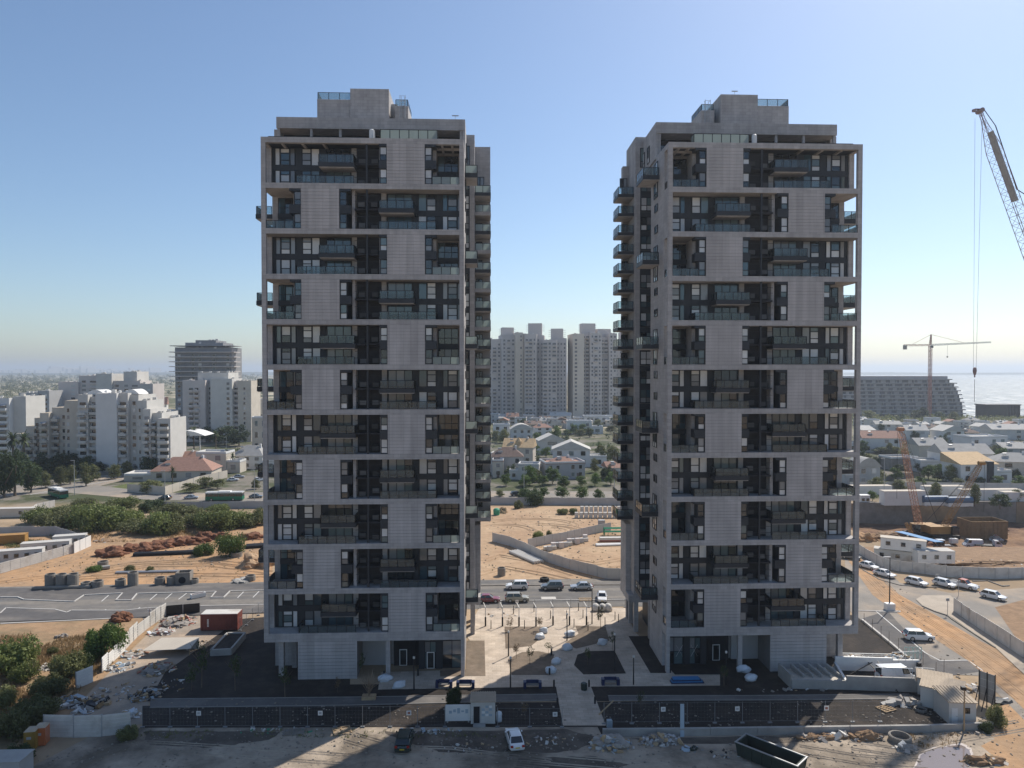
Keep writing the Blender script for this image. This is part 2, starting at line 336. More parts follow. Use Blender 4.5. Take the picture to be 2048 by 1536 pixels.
def railing(root, pts, h, m='rail', step=1.25, name='railing'):
    """glass balustrade along points: dark posts and top rail, panels as pieces of their own"""
    b = MB()
    segs = []
    for a, c in zip(pts[:-1], pts[1:]):
        a, c = Vector(a), Vector(c); n = max(1, round((c - a).length / step)); segs.append((a, c, n))
        b.bar(a + Vector((0, 0, h)), c + Vector((0, 0, h)), .06, .075)
        for i in range(n + 1):
            p = a.lerp(c, i / n); b.box(p.x - .045, p.x + .045, p.y - .03, p.y + .03, p.z, p.z + h - .03)
    o = b.build(name, 'frame', root)
    for a, c, n in segs:
        for i in range(n):
            p, q = a.lerp(c, i / n), a.lerp(c, (i + 1) / n); e = (q - p).normalized() * .05
            g = MB(); g.bar(p + e + Vector((0, 0, h / 2)), q - e + Vector((0, 0, h / 2)), .02, h - .12); g.build('glass_panel', m, o)
    return o

FLOOR = 6.29
def zk(k): return 6.54 + FLOOR * k
def tower(X0, s, label, wing, side_b):
    root = thing('apartment_tower', label, 'tower', (X0, 100, 0), group='twin stone towers')
    W = 28.0
    def B(name, m, u0, u1, v0, v1, z0, z1): return box_obj(name, root, m, s * u0, s * u1, v0, v1, z0, z1)
    T = lambda u, v, z: (s * u, v, z)
    # body
    B('main_wall', 'stone', .1, W, 4.9, 10.5, 0, 75.2)
    B('rear_wall', 'stone', .1, 25.4, 10.5, 27, 0, 75.3)
    B('rear_wall', 'stone', 25.4, 29.3, 16, 23.4, 5.3, 81.6)
    B('wing_wall', 'stone', 29.3, wing, 21.5, 22.9, 17.5, 81.4 if s > 0 else 78.4)
    B('wing_wall', 'stone', 29.3, 30.2, 18.5, 22.9, 6.2, 17.5)
    for (u, v) in ((28.9, 16.4), (28.9, 20.5), (28.9, 22.9), (27.2, 13.2)): B('column', 'stone', u - .35, u + .35, v - .35, v + .35, 0, 6.4)
    B('lower_beam', 'stone', 25.2, 30.2, 15.98, 23.2, 5.0, 6.2)
    B('rear_lobby_wall', 'dark', 22, 26.4, 16.5, 22.5, 0, 5.3)
    # frame
    B('corner_column', 'stone', 0, .62, 0, .6, 5.34, 75.70)
    B('corner_column', 'stone', W - .62, W, 0, .6, 5.34, 75.70)
    B('base_beam', 'stone', -.004, W + .004, -.004, 4.95, 5.34, 6.54)
    for k in range(1, 11): B('floor_beam', 'stone', -.004, W + .004, -.004, 4.95, zk(k) - .75, zk(k))
    B('parapet_beam', 'stone', -.004, W + .004, -.004, .62, 74.98, 75.73)
    B('parapet_beam', 'stone', -.004, .62, .62, 7.4, 74.98, 75.73); B('parapet_beam', 'stone', W - .62, W + .004, .62, 7.4, 74.98, 75.73)
    B('roof_slab', 'dark', .62, W - .62, .62, 7.5, 75.2, 75.5)
    for u in (2.6, 5.4, 8.3, 24.8, 26.2): B('pergola_beam', 'stone', u, u + .28, .62, 4.9, 74.9, 75.2)
    B('pergola_beam', 'stone', W - 4.2, W - .62, 2.3, 2.55, 74.86, 75.18)
    for k in range(11):
        z = zk(k); A = (k % 2 == 0); top = zk(k + 1) - .75
        # ---- half with the blank stone panel
        e = (lambda w_: W - w_) if A else (lambda w_: w_)
        bk = B('stone_panel', 'joint', e(5.47), e(10.68), .07, 4.9, z, top)
        n = 12; ch = (top - z) / n
        for i in range(n):
            cut = .25 + .5 * rnd.random()
            MB().box(s * e(5.45), s * e(10.7), 0, .08, z + i * ch + .015, z + (i + 1) * ch - .015).build('stone_course', 'stone_c', bk)
        for w0, w1, b0, b1 in ((4.42, 5.45, 3.85, 5.45), (10.7, 11.72, 10.7, 11.8 if A else 12.3)):
            B('bay_wall', 'dark', e(w0), e(w1), .36, 4.9, z, top)
            B('bay_spandrel', 'dark', e(b0), e(b1), .02, 1.7, z + 2.12, z + 3.28)
            B('bay_head', 'dark', e(b0), e(b1), .04, 1.7, z + 5.2, top)
            window(root, s * e((w0 + w1) / 2), .36, z + .06, 1.0, 2.04, (.82,))
            window(root, s * e((w0 + w1) / 2), .36, z + 3.3, 1.0, 1.88, (.78,))
        B('side_pier', 'stone', e(3.98), e(4.42), 1.7, 4.9, z, top)
        B('side_pier', 'stone', e(11.8 if A else 12.3), e(11.9 if A else 12.72), 1.0, 4.9, z, top)
        # corner balcony, two storeys high
        B('corner_spandrel', 'dark', e(.95), e(3.98), 4.6, 4.9, z + 2.3, z + 3.0)
        window(root, s * e(2.46), 4.88, z + .02, 3.0, 2.28, (), (1.0, 2.0), mats=rnd.choice([['g_blue', 'g_dark', 'g_dark'], ['g_dark'], ['g_teal', 'g_blue', 'g_dark'], ['g_dark', 'g_grey', 'g_dark']]), name='sliding_door', fr=.09)
        window(root, s * e(2.46), 4.88, z + 3.0, 3.0, 2.3, (.9,), (1.0, 2.0), mats=rnd.choice([['g_blue'], ['g_blue', 'g_dark', 'g_dark'], ['g_teal', 'g_dark', 'g_dark'], ['g_dark']]), name='glazed_screen', fr=.09)
        railing(root, [T(e(.64), .1, z), T(e(4.4), .1, z)], 1.08, 'rail_sunlit' if A and s > 0 else 'rail')
        if A: B('side_column', 'stone', W - .62, W, 2.3, 4.9, z, top); railing(root, [T(W - .12, .62, z), T(W - .12, 2.3, z)], 1.08, step=.9)
        else: railing(root, [T(.12, .62, z), T(.12, 4.8, z)], 1.08)
        # ---- half with the wide glazed recess
        c0 = 12.72 if A else 16.2; d = -1 if A else 1
        q = lambda t: c0 + d * t
        B('recess_wall', 'dark', q(.7), q(11.2 if not A else 11.97), 2.62, 4.9, z, top)
        B('recess_pier', 'stone', q(0), q(.7), 2.3, 4.9, z, top)
        if A: B('recess_pier', 'stone', q(11.97), q(12.72), 2.3, 4.9, z, top)
        else: B('side_wall', 'stone', W - .62, W, .6, 4.9, z, top)
        for fl in (0, 1):
            zz = z + .04 + 3.06 * fl; hh = 2.32 if fl == 0 else 2.38
            dm = rnd.choice([['g_blue'], ['g_dark', 'g_blue', 'g_blue'], ['g_grey', 'g_teal', 'g_dark'], ['g_dark'], ['g_grey', 'g_grey', 'g_teal'], ['g_teal']])
            window(root, s * q(2.6), 2.6, zz, 3.5, hh, (), (1.16, 2.33), dm, name='sliding_door', fr=.09)
            for t0, t1 in ((5.25, 6.4), (8.7, 9.4), (10.8, 11.5)):
                window(root, s * q((t0 + t1) / 2), 2.6, zz, t1 - t0, hh, (), (), [rnd.choice(['g_white', 'g_grey', 'g_grey', 'g_white', 'g_teal', 'g_blue'])], name='fixed_light', fr=.06)
            for t0, t1 in ((6.42, 7.75), (9.42, 10.78)):
                window(root, s * q((t0 + t1) / 2), 2.6, zz, t1 - t0, hh, (.72, 1.72) if rnd.random() < .75 else (1.05,), ())
        B('mid_spandrel', 'dark', q(.7), q(11.9 if A else 11.18), 2.48, 2.7, z + 2.36, z + 3.1)
        bal = B('balcony', 'dark', q(-.1), q(4.9), .0, 2.6, z + 2.3, z + 2.9)
        MB().box(s * q(.02), s * q(4.75), .12, 2.55, z + 2.2, z + 2.3).build('soffit', 'stone', bal)
        railing(root, [T(q(.0), 2.4, z + 2.9), T(q(.0), .1, z + 2.9), T(q(4.8), .1, z + 2.9), T(q(4.8), 2.4, z + 2.9)], 1.12)
        railing(root, [T(q(.0), .1, z), T(q(7.9), .1, z), T(q(7.9), 2.4, z)], 1.08)
        # ---- open service core
        cu0, cu1 = 12.72, 16.2 if not A else 16.1
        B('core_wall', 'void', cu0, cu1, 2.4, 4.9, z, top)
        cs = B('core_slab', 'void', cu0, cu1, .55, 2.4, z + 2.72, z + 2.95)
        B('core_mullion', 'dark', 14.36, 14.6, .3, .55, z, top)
        for u in (13.5, 15.3):
            for zz in (z + .1, z + 3.0):
                ac = put('air_conditioner', _ac(), root, T(u + .2 * rnd.random(), 1.6, zz + .5 * rnd.random()))
        for zz in (z + .9, z + 1.8, z + 3.9, z + 4.7): B('louvre_rail', 'frame', cu0, 14.36, .42, .47, zz, zz + .05); B('louvre_rail', 'frame', 14.6, cu1, .42, .47, zz, zz + .05)
        # ---- inner side face
        if A:
            for zz in (z + .05, z + 3.1): window(root, s * (W + .01), 7.2, zz, 2.3, 2.3, (.8,), (1.15,), rz=s * R(90), name='side_window')
            bal = B('side_balcony', 'dark', W + .005, side_b, 5.2, 9.7, z + 2.4, z + 3.05)
            MB().box(s * (W + .05), s * (side_b - .12), 5.3, 9.6, z + 2.3, z + 2.4).build('soffit', 'stone', bal)
            railing(root, [T(W + .1, 5.3, z + 3.05), T(side_b - .08, 5.3, z + 3.05), T(side_b - .08, 9.6, z + 3.05)], 1.15, 'rail_sunlit' if s > 0 else 'rail')
        else:
            for zz in (z + 1.0, z + 4.2): window(root, s * (W + .01), 6.9, zz, 1.9, 1.15, (), (.95,), ['g_dark', 'g_grey'], rz=s * R(90), name='side_window')
            bal = B('side_balcony', 'dark', -2.4, -.0, 5.2, 9.7, z + 2.4, z + 3.05)
            MB().box(-s * 2.3, -s * .05, 5.3, 9.6, z + 2.3, z + 2.4).build('soffit', 'stone', bal)
            railing(root, [T(-.1, 5.3, z + 3.05), T(-2.3, 5.3, z + 3.05), T(-2.3, 9.6, z + 3.05)], 1.15)
        # ---- set-back strip of windows
        B('strip_cladding', 'dark', 26.5, 28.5, 15.9, 16.02, z, top + .7)
        for zz in (z + .1, z + 3.2): window(root, s * 27.5, 15.9, zz, 1.9, 2.2, (.9,), (1.0,), name='strip_window')
    # ---- rear corner balconies
    for j in range(4, 22):
        z = 6.54 + 3.145 * j
        fas = 'dark' if (s < 0 or j % 2) else 'stone'
        bal = B('rear_balcony', fas, 29.3, 31.95, 17, 21.5, z - .52, z)
        MB().box(s * 29.35, s * 31.85, 17.1, 21.4, z - .6, z - .52).build('soffit', 'stone', bal)
        railing(root, [T(29.4, 17.1, z), T(31.87, 17.1, z), T(31.87, 21.4, z)], 1.15, 'rail_sunlit' if s > 0 else 'rail')
        window(root, s * 30.0, 21.48, z + .9, 1.1, 1.25, (), (.55,), ['g_dark'], name='rear_window')
    window(root, s * 30.2, 21.48, 74.6, 1.3, 1.7, (), (.65,), ['g_dark', 'g_grey'], name='rear_window'); window(root, s * 27.8, 15.98, 76.6, 1.5, 3.2, (1.0,), (), ['g_grey', 'g_teal'], name='rear_window')
    # ---- penthouse, set back
    B('penthouse_wall', 'stone', .1, 25.4, 10.6, 27, 75.3, 81.0)
    B('penthouse_wall', 'stone', 25.4, W - .4, 10.6, 24, 75.32, 81.0)
    B('penthouse_side', 'stone', W - .4, W, 7.6, 24, 75.6, 81.08)
    B('penthouse_step', 'stone', -.9, .1, 9.5, 26.9, 75.3, 79.9)
    B('penthouse_fascia', 'stone', 0, W - .004, 7.5, 10.6, 79.45, 81.1)
    for u in (.1, 4.9, 9.2, 14.2, 20.5, 27.2): B('penthouse_pier', 'stone', u, u + .35, 7.7, 8.1, 75.5, 79.45)
    B('penthouse_glass', 'g_dark', .3, W - .6, 10.5, 10.59, 75.5, 79.4)
    B('penthouse_panel', 'stone', 15.2, 19.6, 8.6, 10.5, 75.5, 79.44)
    for v in (12.2, 15.5, 19.0):
        window(root, s * (W + .01), v, 76.2, 1.5, 2.6, (.9,), (), rz=s * R(90), name='side_window')
    railing(root, [T(16.4, 1.6, 75.73), T(16.4, .3, 75.73), T(24.3, .3, 75.73), T(24.3, 1.6, 75.73)], 1.3, 'rail_sunlit', 1.3)
    railing(root, [T(.5, 5, 75.6), T(.5, 1.8, 75.6), T(14, 1.8, 75.6)], .75, 'rail', 2)
    b = MB(); b.lathe([(0, 0), (.1, 0), (.1, .5), (.36, .7), (.36, 2.0), (.2, 2.15), (0, 2.2)], 12); b.build('vent_cowl', 'white', root, T(14.9, 2.2, 75.5))
    # ---- roof rooms
    B('stair_room', 'stone', 4.3, 9.62, 15, 22, 81, 86.6); B('lift_room', 'stone', 9.6, 15.7, 14.6, 23, 81, 88.2)
    B('duct_room', 'stone', 15.7, 16.7, 17.5, 22, 81, 86.9); B('water_tank_room', 'stone', 16.6, 18.7, 15.2, 21, 81, 85.8)
    railing(root, [T(4.4, 21.8, 86.6), T(4.4, 15.1, 86.6), T(9.55, 15.1, 86.6)], 1.1, 'rail', 1.8)
    railing(root, [T(16.7, 15.3, 85.8), T(18.6, 15.3, 85.8), T(18.6, 20.8, 85.8)], 1.0, 'rail', 1.8)
    lad = MB(); xl = 17.9
    for du in (-.28, .28): lad.bar(T(xl + du, 15.0, 81), T(xl + du, 15.0, 87.2), .06); lad.bar(T(xl + du * 1.5, 14.3, 83.2), T(xl + du * 1.5, 14.3, 87.2), .05)
    for i in range(18): lad.bar(T(xl - .28, 15.0, 81.3 + i * .3), T(xl + .28, 15.0, 81.3 + i * .3), .04)
    for i in range(6):
        zz = 83.3 + i * .75
        lad.bar(T(xl - .42, 14.95, zz), T(xl - .42, 14.3, zz), .04).bar(T(xl - .42, 14.3, zz), T(xl + .42, 14.3, zz), .04).bar(T(xl + .42, 14.3, zz), T(xl + .42, 14.95, zz), .04)
    lad.build('cage_ladder', 'metal', root)
    b = MB(); b.tube((0, 0, 0), (0, 0, .9), .03).box(-.5, .5, -.04, .04, .8, .95); b.build('aerial', 'metal', root, T(13.1 if s < 0 else 26.5, 15.5 if s < 0 else 8.5, 88.2 if s < 0 else 81.1))
    # ---- ground floor
    gp = B('ground_panel', 'joint', 4.7, 12.86, .07, 10.4, -.1, 5.34)
    for i in range(11): MB().box(s * 4.66, s * 12.9, 0, .09, i * .485 + .018, (i + 1) * .485 - .018).build('stone_course', 'stone_c', gp)
    for u in (2.0, 3.1): B('ground_column', 'stone', u - .35, u + .35, 1.2 if u < 2.5 else 4, 1.9 if u < 2.5 else 4.7, 0, 5.34)
    B('ground_column', 'stone', 16.9, 17.5, .25, .85, 0, 5.34); B('end_column', 'stone', 27.5, W, .0, .8, 0, 5.34); B('end_wall', 'stone', 27.55, W, 2.6, 4.9, 0, 5.34)
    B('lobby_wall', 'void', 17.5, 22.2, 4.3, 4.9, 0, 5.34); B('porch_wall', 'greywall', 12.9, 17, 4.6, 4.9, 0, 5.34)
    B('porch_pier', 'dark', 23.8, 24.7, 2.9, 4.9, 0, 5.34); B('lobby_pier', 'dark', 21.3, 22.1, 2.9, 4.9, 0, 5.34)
    window(root, s * 22.95, 3.2, .02, 1.7, 5.3, (2.3, 3.9), (.85,), ['g_teal', 'g_dark', 'g_grey', 'g_teal'], name='lobby_glazing', fr=.09)
    window(root, s * 26.1, 3.2, .02, 2.8, 5.3, (1.9, 4.0), (1.4,), ['g_dark', 'g_teal', 'g_grey', 'g_grey'], name='lobby_glazing', fr=.09)
    for u in ((18.9, 23.0) if s > 0 else (19.4,)):
        dr = MB(); dr.box(-.55, -.45, -.06, 0, 0, 2.4).box(.45, .55, -.06, 0, 0, 2.4).box(-.45, .45, -.06, 0, 2.3, 2.4).box(-.45, .45, -.06, 0, 0, .08)
        o = dr.build('entrance_door', 'white', root, T(u, 3.05 if u > 21 else 4.25, .02)); put('pane', pane_mesh(.9, 2.2, 'g_dark'), o, (0, -.005, .09))
    for u in (19.8, 20.6): B('lobby_mullion', 'frame', u, u + .08, 4.2, 4.3, 0, 5.3)
    if s < 0:
        for u in (25.3, 23.1):
            x = MB(); x.bar(T(u - .5, 2.98, 1.2), T(u + .5, 2.98, 2.9), .07, .01).bar(T(u + .5, 2.97, 1.2), T(u - .5, 2.97, 2.9), .07, .01); x.build('tape_cross', 'white', root)
    return root
def _ac():
    if 'ac' not in _cache:
        b = MB(); b.box(-.45, .45, -.18, .18, 0, .65); b.box(-.3, .3, -.2, -.18, .08, .58); _cache['ac'] = b.mesh('air_conditioner', M('shaded_unit_casing', (.10, .10, .10), .7, obj=.5))
    return _cache['ac']
tower(-30.8, 1, 'left stone-clad tower of the pair, with white-lit glass balconies along its right edge', 31.9, 29.9)
tower(54.1, -1, 'right stone-clad tower of the pair, nearer the sea, with dark-edged balconies on its left side', 30.3, 30.5)
# ------------------------------------------------------------------ the ground, roads and paths
PIT_X0, PIT_X1, PIT_Y0, PIT_Y1, PIT_Z = 100., 330., 168., 224., -6.
def terrain_mat():
    m = bpy.data.materials.new('terrain'); t, p = nodes_of(m); N = t.nodes.new; L = t.links.new
    g = N('ShaderNodeNewGeometry')
    def nz(s, d=7):
        n = N('ShaderNodeTexNoise'); n.inputs['Scale'].default_value = s; n.inputs['Detail'].default_value = d; n.inputs['Roughness'].default_value = .62
        L(g.outputs['Position'], n.inputs['Vector']); return n.outputs[0]
    def rng(x, a, b):
        r = N('ShaderNodeMapRange'); r.inputs[1].default_value = a; r.inputs[2].default_value = b; L(x, r.inputs[0]); return r.outputs[0]
    def mix(f, a, b):
        x = N('ShaderNodeMix'); x.data_type = 'RGBA'
        L(f, x.inputs[0])
        for i, c in ((6, a), (7, b)):
            if isinstance(c, tuple): x.inputs[i].default_value = (*c, 1)
            else: L(c, x.inputs[i])
        return x.outputs[2]
    dirt = mix(rng(nz(.07), .42, .6), (.40, .30, .20), (.30, .225, .15))
    town = mix(rng(nz(.05), .44, .54), (.20, .18, .15), (.075, .085, .045))
    scrub = mix(rng(nz(.010), .46, .56), (.13, .13, .07), (.47, .40, .29))
    scrub = mix(rng(nz(.035), .50, .60), scrub, (.07, .08, .045))
    s = N('ShaderNodeSeparateXYZ'); L(g.outputs['Position'], s.inputs[0])
    c = mix(rng(s.outputs[1], 225, 240), dirt, town)
    L(mix(rng(s.outputs[1], 420, 560), c, scrub), p.inputs['Base Color']); p.inputs['Roughness'].default_value = .97; p.inputs['Specular IOR Level'].default_value = .1
    bp = N('ShaderNodeBump'); bp.inputs['Distance'].default_value = .2; L(nz(.5), bp.inputs['Height']); L(bp.outputs[0], p.inputs['Normal'])
    return m
K['terrain'] = terrain_mat()
b = MB(); S = 40000.
for r in ((-S, S, -3000, PIT_Y0), (-S, PIT_X0, PIT_Y0, PIT_Y1), (PIT_X1, S, PIT_Y0, PIT_Y1), (-S, S, PIT_Y1, S)):
    b.add([(r[0], r[2], 0), (r[1], r[2], 0), (r[1], r[3], 0), (r[0], r[3], 0)], [(0, 1, 2, 3)])
struct('ground', b, 'terrain')
# excavated building pit
b = MB(); nx, ny = 40, 14
g_ = [[Vector((PIT_X0 + (PIT_X1 - PIT_X0) * i / nx, PIT_Y0 + (PIT_Y1 - PIT_Y0) * j / ny, 0)) for i in range(nx + 1)] for j in range(ny + 1)]
vs_ = []
for j in range(ny + 1):
    for i in range(nx + 1):
        p = g_[j][i]; k = min(1, max(0, (p.y - PIT_Y0) / 12)) * min(1, max(0, (p.x - PIT_X0) / 8))
        if j == ny: k = 1 if i else k
        z = PIT_Z * k + (1.5 * noise.noise(p * .09) + .7 * noise.noise(p * .3)) * (k if 0 < k else 0)
        vs_.append((p.x, p.y, min(z, .0)))
b.add(vs_, [(j * (nx + 1) + i, j * (nx + 1) + i + 1, (j + 1) * (nx + 1) + i + 1, (j + 1) * (nx + 1) + i) for j in range(ny) for i in range(nx)])
struct('pit_floor', b, M('pit_earth', (.25, .15, .085), .97, var=.3, scale=.4, bump=.3, bscale=.8, c2=(.12, .065, .04), s2=.09, w2=.49), smooth=True)

K['drysoil'] = M('dry_scrub_soil', (.33, .215, .125), .97, var=.22, scale=.5, bump=.1, bscale=1.5, c2=(.20, .155, .09), s2=.11, w2=.54)
K['paving'] = None
def paving_mat():
    m = bpy.data.materials.new('sandstone_paving'); t, p = nodes_of(m); N = t.nodes.new; L = t.links.new
    g = N('ShaderNodeNewGeometry'); br = N('ShaderNodeTexBrick'); br.inputs['Scale'].default_value = 1; br.inputs['Brick Width'].default_value = 1.2; br.inputs['Row Height'].default_value = .6
    br.inputs['Mortar Size'].default_value = .018; br.inputs['Color1'].default_value = (.47, .385, .30, 1); br.inputs['Color2'].default_value = (.56, .47, .375, 1); br.inputs['Mortar'].default_value = (.34, .28, .22, 1)
    L(g.outputs['Position'], br.inputs['Vector'])
    n = N('ShaderNodeTexNoise'); n.inputs['Scale'].default_value = .4; n.inputs['Detail'].default_value = 8; L(g.outputs['Position'], n.inputs['Vector'])
    mr = N('ShaderNodeMapRange'); mr.inputs[1].default_value = .3; mr.inputs[2].default_value = .7; mr.inputs[3].default_value = .78; mr.inputs[4].default_value = 1.12; L(n.outputs[0], mr.inputs[0])
    mx = N('ShaderNodeMix'); mx.data_type = 'RGBA'; mx.blend_type = 'MULTIPLY'; mx.inputs[0].default_value = 1
    L(br.outputs['Color'], mx.inputs[6]); L(mr.outputs[0], mx.inputs[7]); L(mx.outputs[2], p.inputs['Base Color']); p.inputs['Roughness'].default_value = .9
    return m
K['paving'] = paving_mat()
sheet('dirt_lot', [(-52, -250), (130, -250), (130, 62), (88, 84), (60, 86), (-22, 88), (-46, 87), (-58, 60)], .02, 'lot', px=False)
sheet('sandy_ground', [(1985, 1412), (2048, 1395), (2300, 1440), (2300, 1620), (1990, 1620), (1978, 1560), (1996, 1520), (1962, 1492), (1990, 1478), (1955, 1452), (1992, 1440)], .027, 'sand_o')
sheet('scrub_field', [(-260, 1262), (0, 1248), (200, 1238), (330, 1232), (262, 1300), (190, 1372), (90, 1478), (0, 1545), (-300, 1545)], .02, 'drysoil')
sheet('sand_lot', [(-300, 1190), (-200, 1140), (0, 1082), (200, 1062), (380, 1055), (545, 1040), (545, 1168), (0, 1176)], .02, 'sand_o')
sheet('sand_lot', [(930, 1172), (930, 1012), (1262, 1014), (1262, 1172)], .02, 'sand')
sheet('worker_yard', [(262, 1302), (330, 1234), (400, 1218), (505, 1222), (470, 1270), (380, 1330), (300, 1400), (285, 1448), (95, 1478), (190, 1374)], .022, M('yard_dirt', (.40, .31, .23), .97, var=.2, scale=.4, bump=.08, bscale=2, c2=(.30, .25, .2), s2=.12))
sheet('street', [(-400, 1188), (0, 1174), (530, 1164), (960, 1160), (1260, 1157), (1705, 1150), (1715, 1222), (1260, 1213), (970, 1218), (530, 1227), (0, 1247), (-400, 1268)], .03, 'asphalt')
sheet('side_road', [(1690, 1100), (1745, 1108), (1800, 1166), (1900, 1186), (2048, 1176), (2400, 1166), (2400, 1560), (2048, 1440), (1960, 1352), (1850, 1347), (1722, 1240), (1690, 1215)], .034, 'dusty')
sheet('sand_track', [(1690, 1112), (1716, 1112), (1790, 1185), (1850, 1218), (1960, 1282), (2060, 1332), (2300, 1430), (2300, 1560), (2090, 1460), (2000, 1372), (1930, 1318), (1830, 1252), (1745, 1190)], .05, 'sand_o')
sheet('parking_apron', [(1722, 1238), (1775, 1222), (1862, 1318), (1880, 1322), (1935, 1321), (1965, 1343), (1900, 1352), (1852, 1350)], .046, 'asphalt_d')
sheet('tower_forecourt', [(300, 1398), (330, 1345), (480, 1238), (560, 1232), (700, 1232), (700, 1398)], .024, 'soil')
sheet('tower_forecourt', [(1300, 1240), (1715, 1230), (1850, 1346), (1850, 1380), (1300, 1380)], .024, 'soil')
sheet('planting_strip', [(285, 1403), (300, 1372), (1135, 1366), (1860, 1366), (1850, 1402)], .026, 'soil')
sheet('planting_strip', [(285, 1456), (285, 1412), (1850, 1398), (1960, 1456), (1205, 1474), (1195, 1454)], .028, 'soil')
sheet('footpath', [(300, 1399), (700, 1395), (1112, 1389), (1118, 1401), (700, 1411), (300, 1416)], .05, 'path')
sheet('footpath', [(1216, 1392), (1500, 1392), (1818, 1389), (1848, 1398), (1500, 1401), (1218, 1402)], .05, 'path')
sheet('plaza', [(958, 1217), (1250, 1216), (1268, 1262), (1350, 1350), (1440, 1350), (1440, 1372), (1182, 1374), (1212, 1452), (1126, 1452), (1112, 1374), (756, 1380), (762, 1345), (932, 1340), (945, 1290), (930, 1268)], .06, 'paving')
beds = [[(1009, 1254), (1099, 1254), (1073, 1284), (1062, 1293), (1011, 1298)], [(1016, 1319), (1044, 1305), (1076, 1303), (1109, 1310), (1100, 1335), (1095, 1351), (1023, 1351)],
        [(1150, 1252), (1211, 1254), (1219, 1282), (1153, 1298), (1127, 1289), (1157, 1268)], [(1155, 1310), (1178, 1303), (1229, 1302), (1252, 1348), (1167, 1350), (1148, 1331)],
        [(1257, 1273), (1300, 1273), (1342, 1333), (1342, 1347), (1301, 1347)], [(934, 1282), (969, 1282), (971, 1353), (880, 1354), (880, 1342), (932, 1340)]]
for i, p in enumerate(beds): sheet('planting_bed', p, .075, 'soil_b' if i in (0, 1, 2, 5) else 'soil')
def kerb(pts, w=.22, h=.16, m='kerb', name='kerb', z=.02):
    b = MB(); P = [G(*p) for p in pts]
    for a, c in zip(P[:-1], P[1:]):
        e = (c - a).normalized() * w * .3
        b.bar((a - e * 0) + Vector((0, 0, z + h / 2)), c + e + Vector((0, 0, z + h / 2)), w, h)
    return struct(name, b, m)
far_k = [(-300, 1205), (0, 1195), (35, 1195), (48, 1200), (148, 1204), (168, 1191), (245, 1187), (232, 1201), (263, 1201), (274, 1188), (432, 1184), (422, 1196), (447, 1196), (460, 1183), (545, 1181)]
near_k = [(-300, 1236), (0, 1228), (12, 1217), (110, 1220), (133, 1226), (142, 1222), (250, 1222), (295, 1217), (400, 1213), (545, 1210)]
sheet('pavement', far_k + [(545, 1168), (0, 1178), (-300, 1190)], .14, 'asphalt_d'); kerb(far_k)
sheet('pavement', near_k + [(545, 1226), (0, 1245), (-300, 1262)], .14, 'asphalt_d'); kerb(near_k)
kerb([(-300, 1264), (0, 1248), (260, 1236), (330, 1230)], .3, .1)
kerb([(960, 1172), (1260, 1170)], .25, .16, 'conc_d'); kerb([(960, 1203), (1255, 1200)], .25, .14)
sheet('pavement', [(960, 1171), (1260, 1169), (1260, 1158), (960, 1161)], .1, 'asphalt')
kerb([(1724, 1242), (1785, 1292), (1848, 1346)], .35, .35); kerb([(1716, 1222), (1756, 1223), (1770, 1222), (1800, 1223), (1799, 1225), (1758, 1225)], .25, .12)
kerb([(1752, 1223), (1850, 1306), (1880, 1322), (1935, 1321), (1966, 1342)], .16, .05, 'line')
sheet('traffic_island', [(1832, 1200), (1845, 1192), (1900, 1192), (2048, 1306), (2200, 1400), (2200, 1430), (2048, 1350), (1990, 1296), (1900, 1234), (1870, 1224), (1845, 1213)], .15, M('island_dust', (.42, .36, .29), .95, var=.15, scale=.4))
kerb([(1845, 1213), (1870, 1224), (1895, 1232), (1905, 1240), (1990, 1296)], .25, .18, 'conc_d'); kerb([(1725, 1140), (1760, 1160), (1800, 1171), (1850, 1175), (1910, 1174)], .25, .14, 'conc_d')
kerb([(1945, 1163), (1975, 1162), (2005, 1173), (2018, 1172)], .25, .15, 'conc_d')
for p in ([(300, 1399), (700, 1395), (1112, 1389)], [(300, 1416), (700, 1411), (1118, 1401)], [(1216, 1392), (1500, 1392), (1818, 1389)], [(1218, 1402), (1500, 1401), (1848, 1398)]): kerb(p, .13, .08, 'kerb_d')
for i, (a, c) in enumerate([((203, 1203), (217, 1191)), ((300, 1200), (314, 1188)), ((330, 1199), (344, 1187)), ((357, 1199), (373, 1187)), ((475, 1196), (487, 1184)), ((506, 1195), (518, 1183)), ((202, 1224), (212, 1219)), ((270, 1222), (280, 1215))]):
    kerb([a, c], .14, .012, 'line', 'road_marking', .03)
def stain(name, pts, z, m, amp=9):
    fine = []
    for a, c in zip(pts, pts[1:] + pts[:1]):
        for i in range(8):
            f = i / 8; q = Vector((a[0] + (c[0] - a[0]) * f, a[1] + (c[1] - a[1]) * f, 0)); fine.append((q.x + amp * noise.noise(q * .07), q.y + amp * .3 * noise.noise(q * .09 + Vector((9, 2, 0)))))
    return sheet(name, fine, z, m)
K['dirt_and_shade'] = M('dark_dirt_with_shade', (.105, .088, .072), .97, var=.35, scale=.6, bump=.1, bscale=1.8, c2=(.17, .14, .11), s2=.22, w2=.56)  # dark dirt patches; their colour also deepens the shade in the foreground
stain('dirt_and_shade', [(770, 1464), (900, 1461), (1130, 1459), (1200, 1476), (1150, 1502), (1010, 1514), (880, 1503), (800, 1482)], .03, 'dirt_and_shade')
stain('dirt_and_shade', [(285, 1463), (420, 1462), (560, 1464), (540, 1480), (420, 1496), (300, 1490)], .03, 'dirt_and_shade')
stain('dirt_and_shade', [(1250, 1478), (1420, 1474), (1640, 1472), (1700, 1478), (1560, 1487), (1380, 1488)], .03, 'dirt_and_shade')
stain('dirt_and_shade', [(1040, 1518), (1180, 1512), (1260, 1530), (1150, 1560), (1020, 1550)], .03, 'dirt_and_shade')
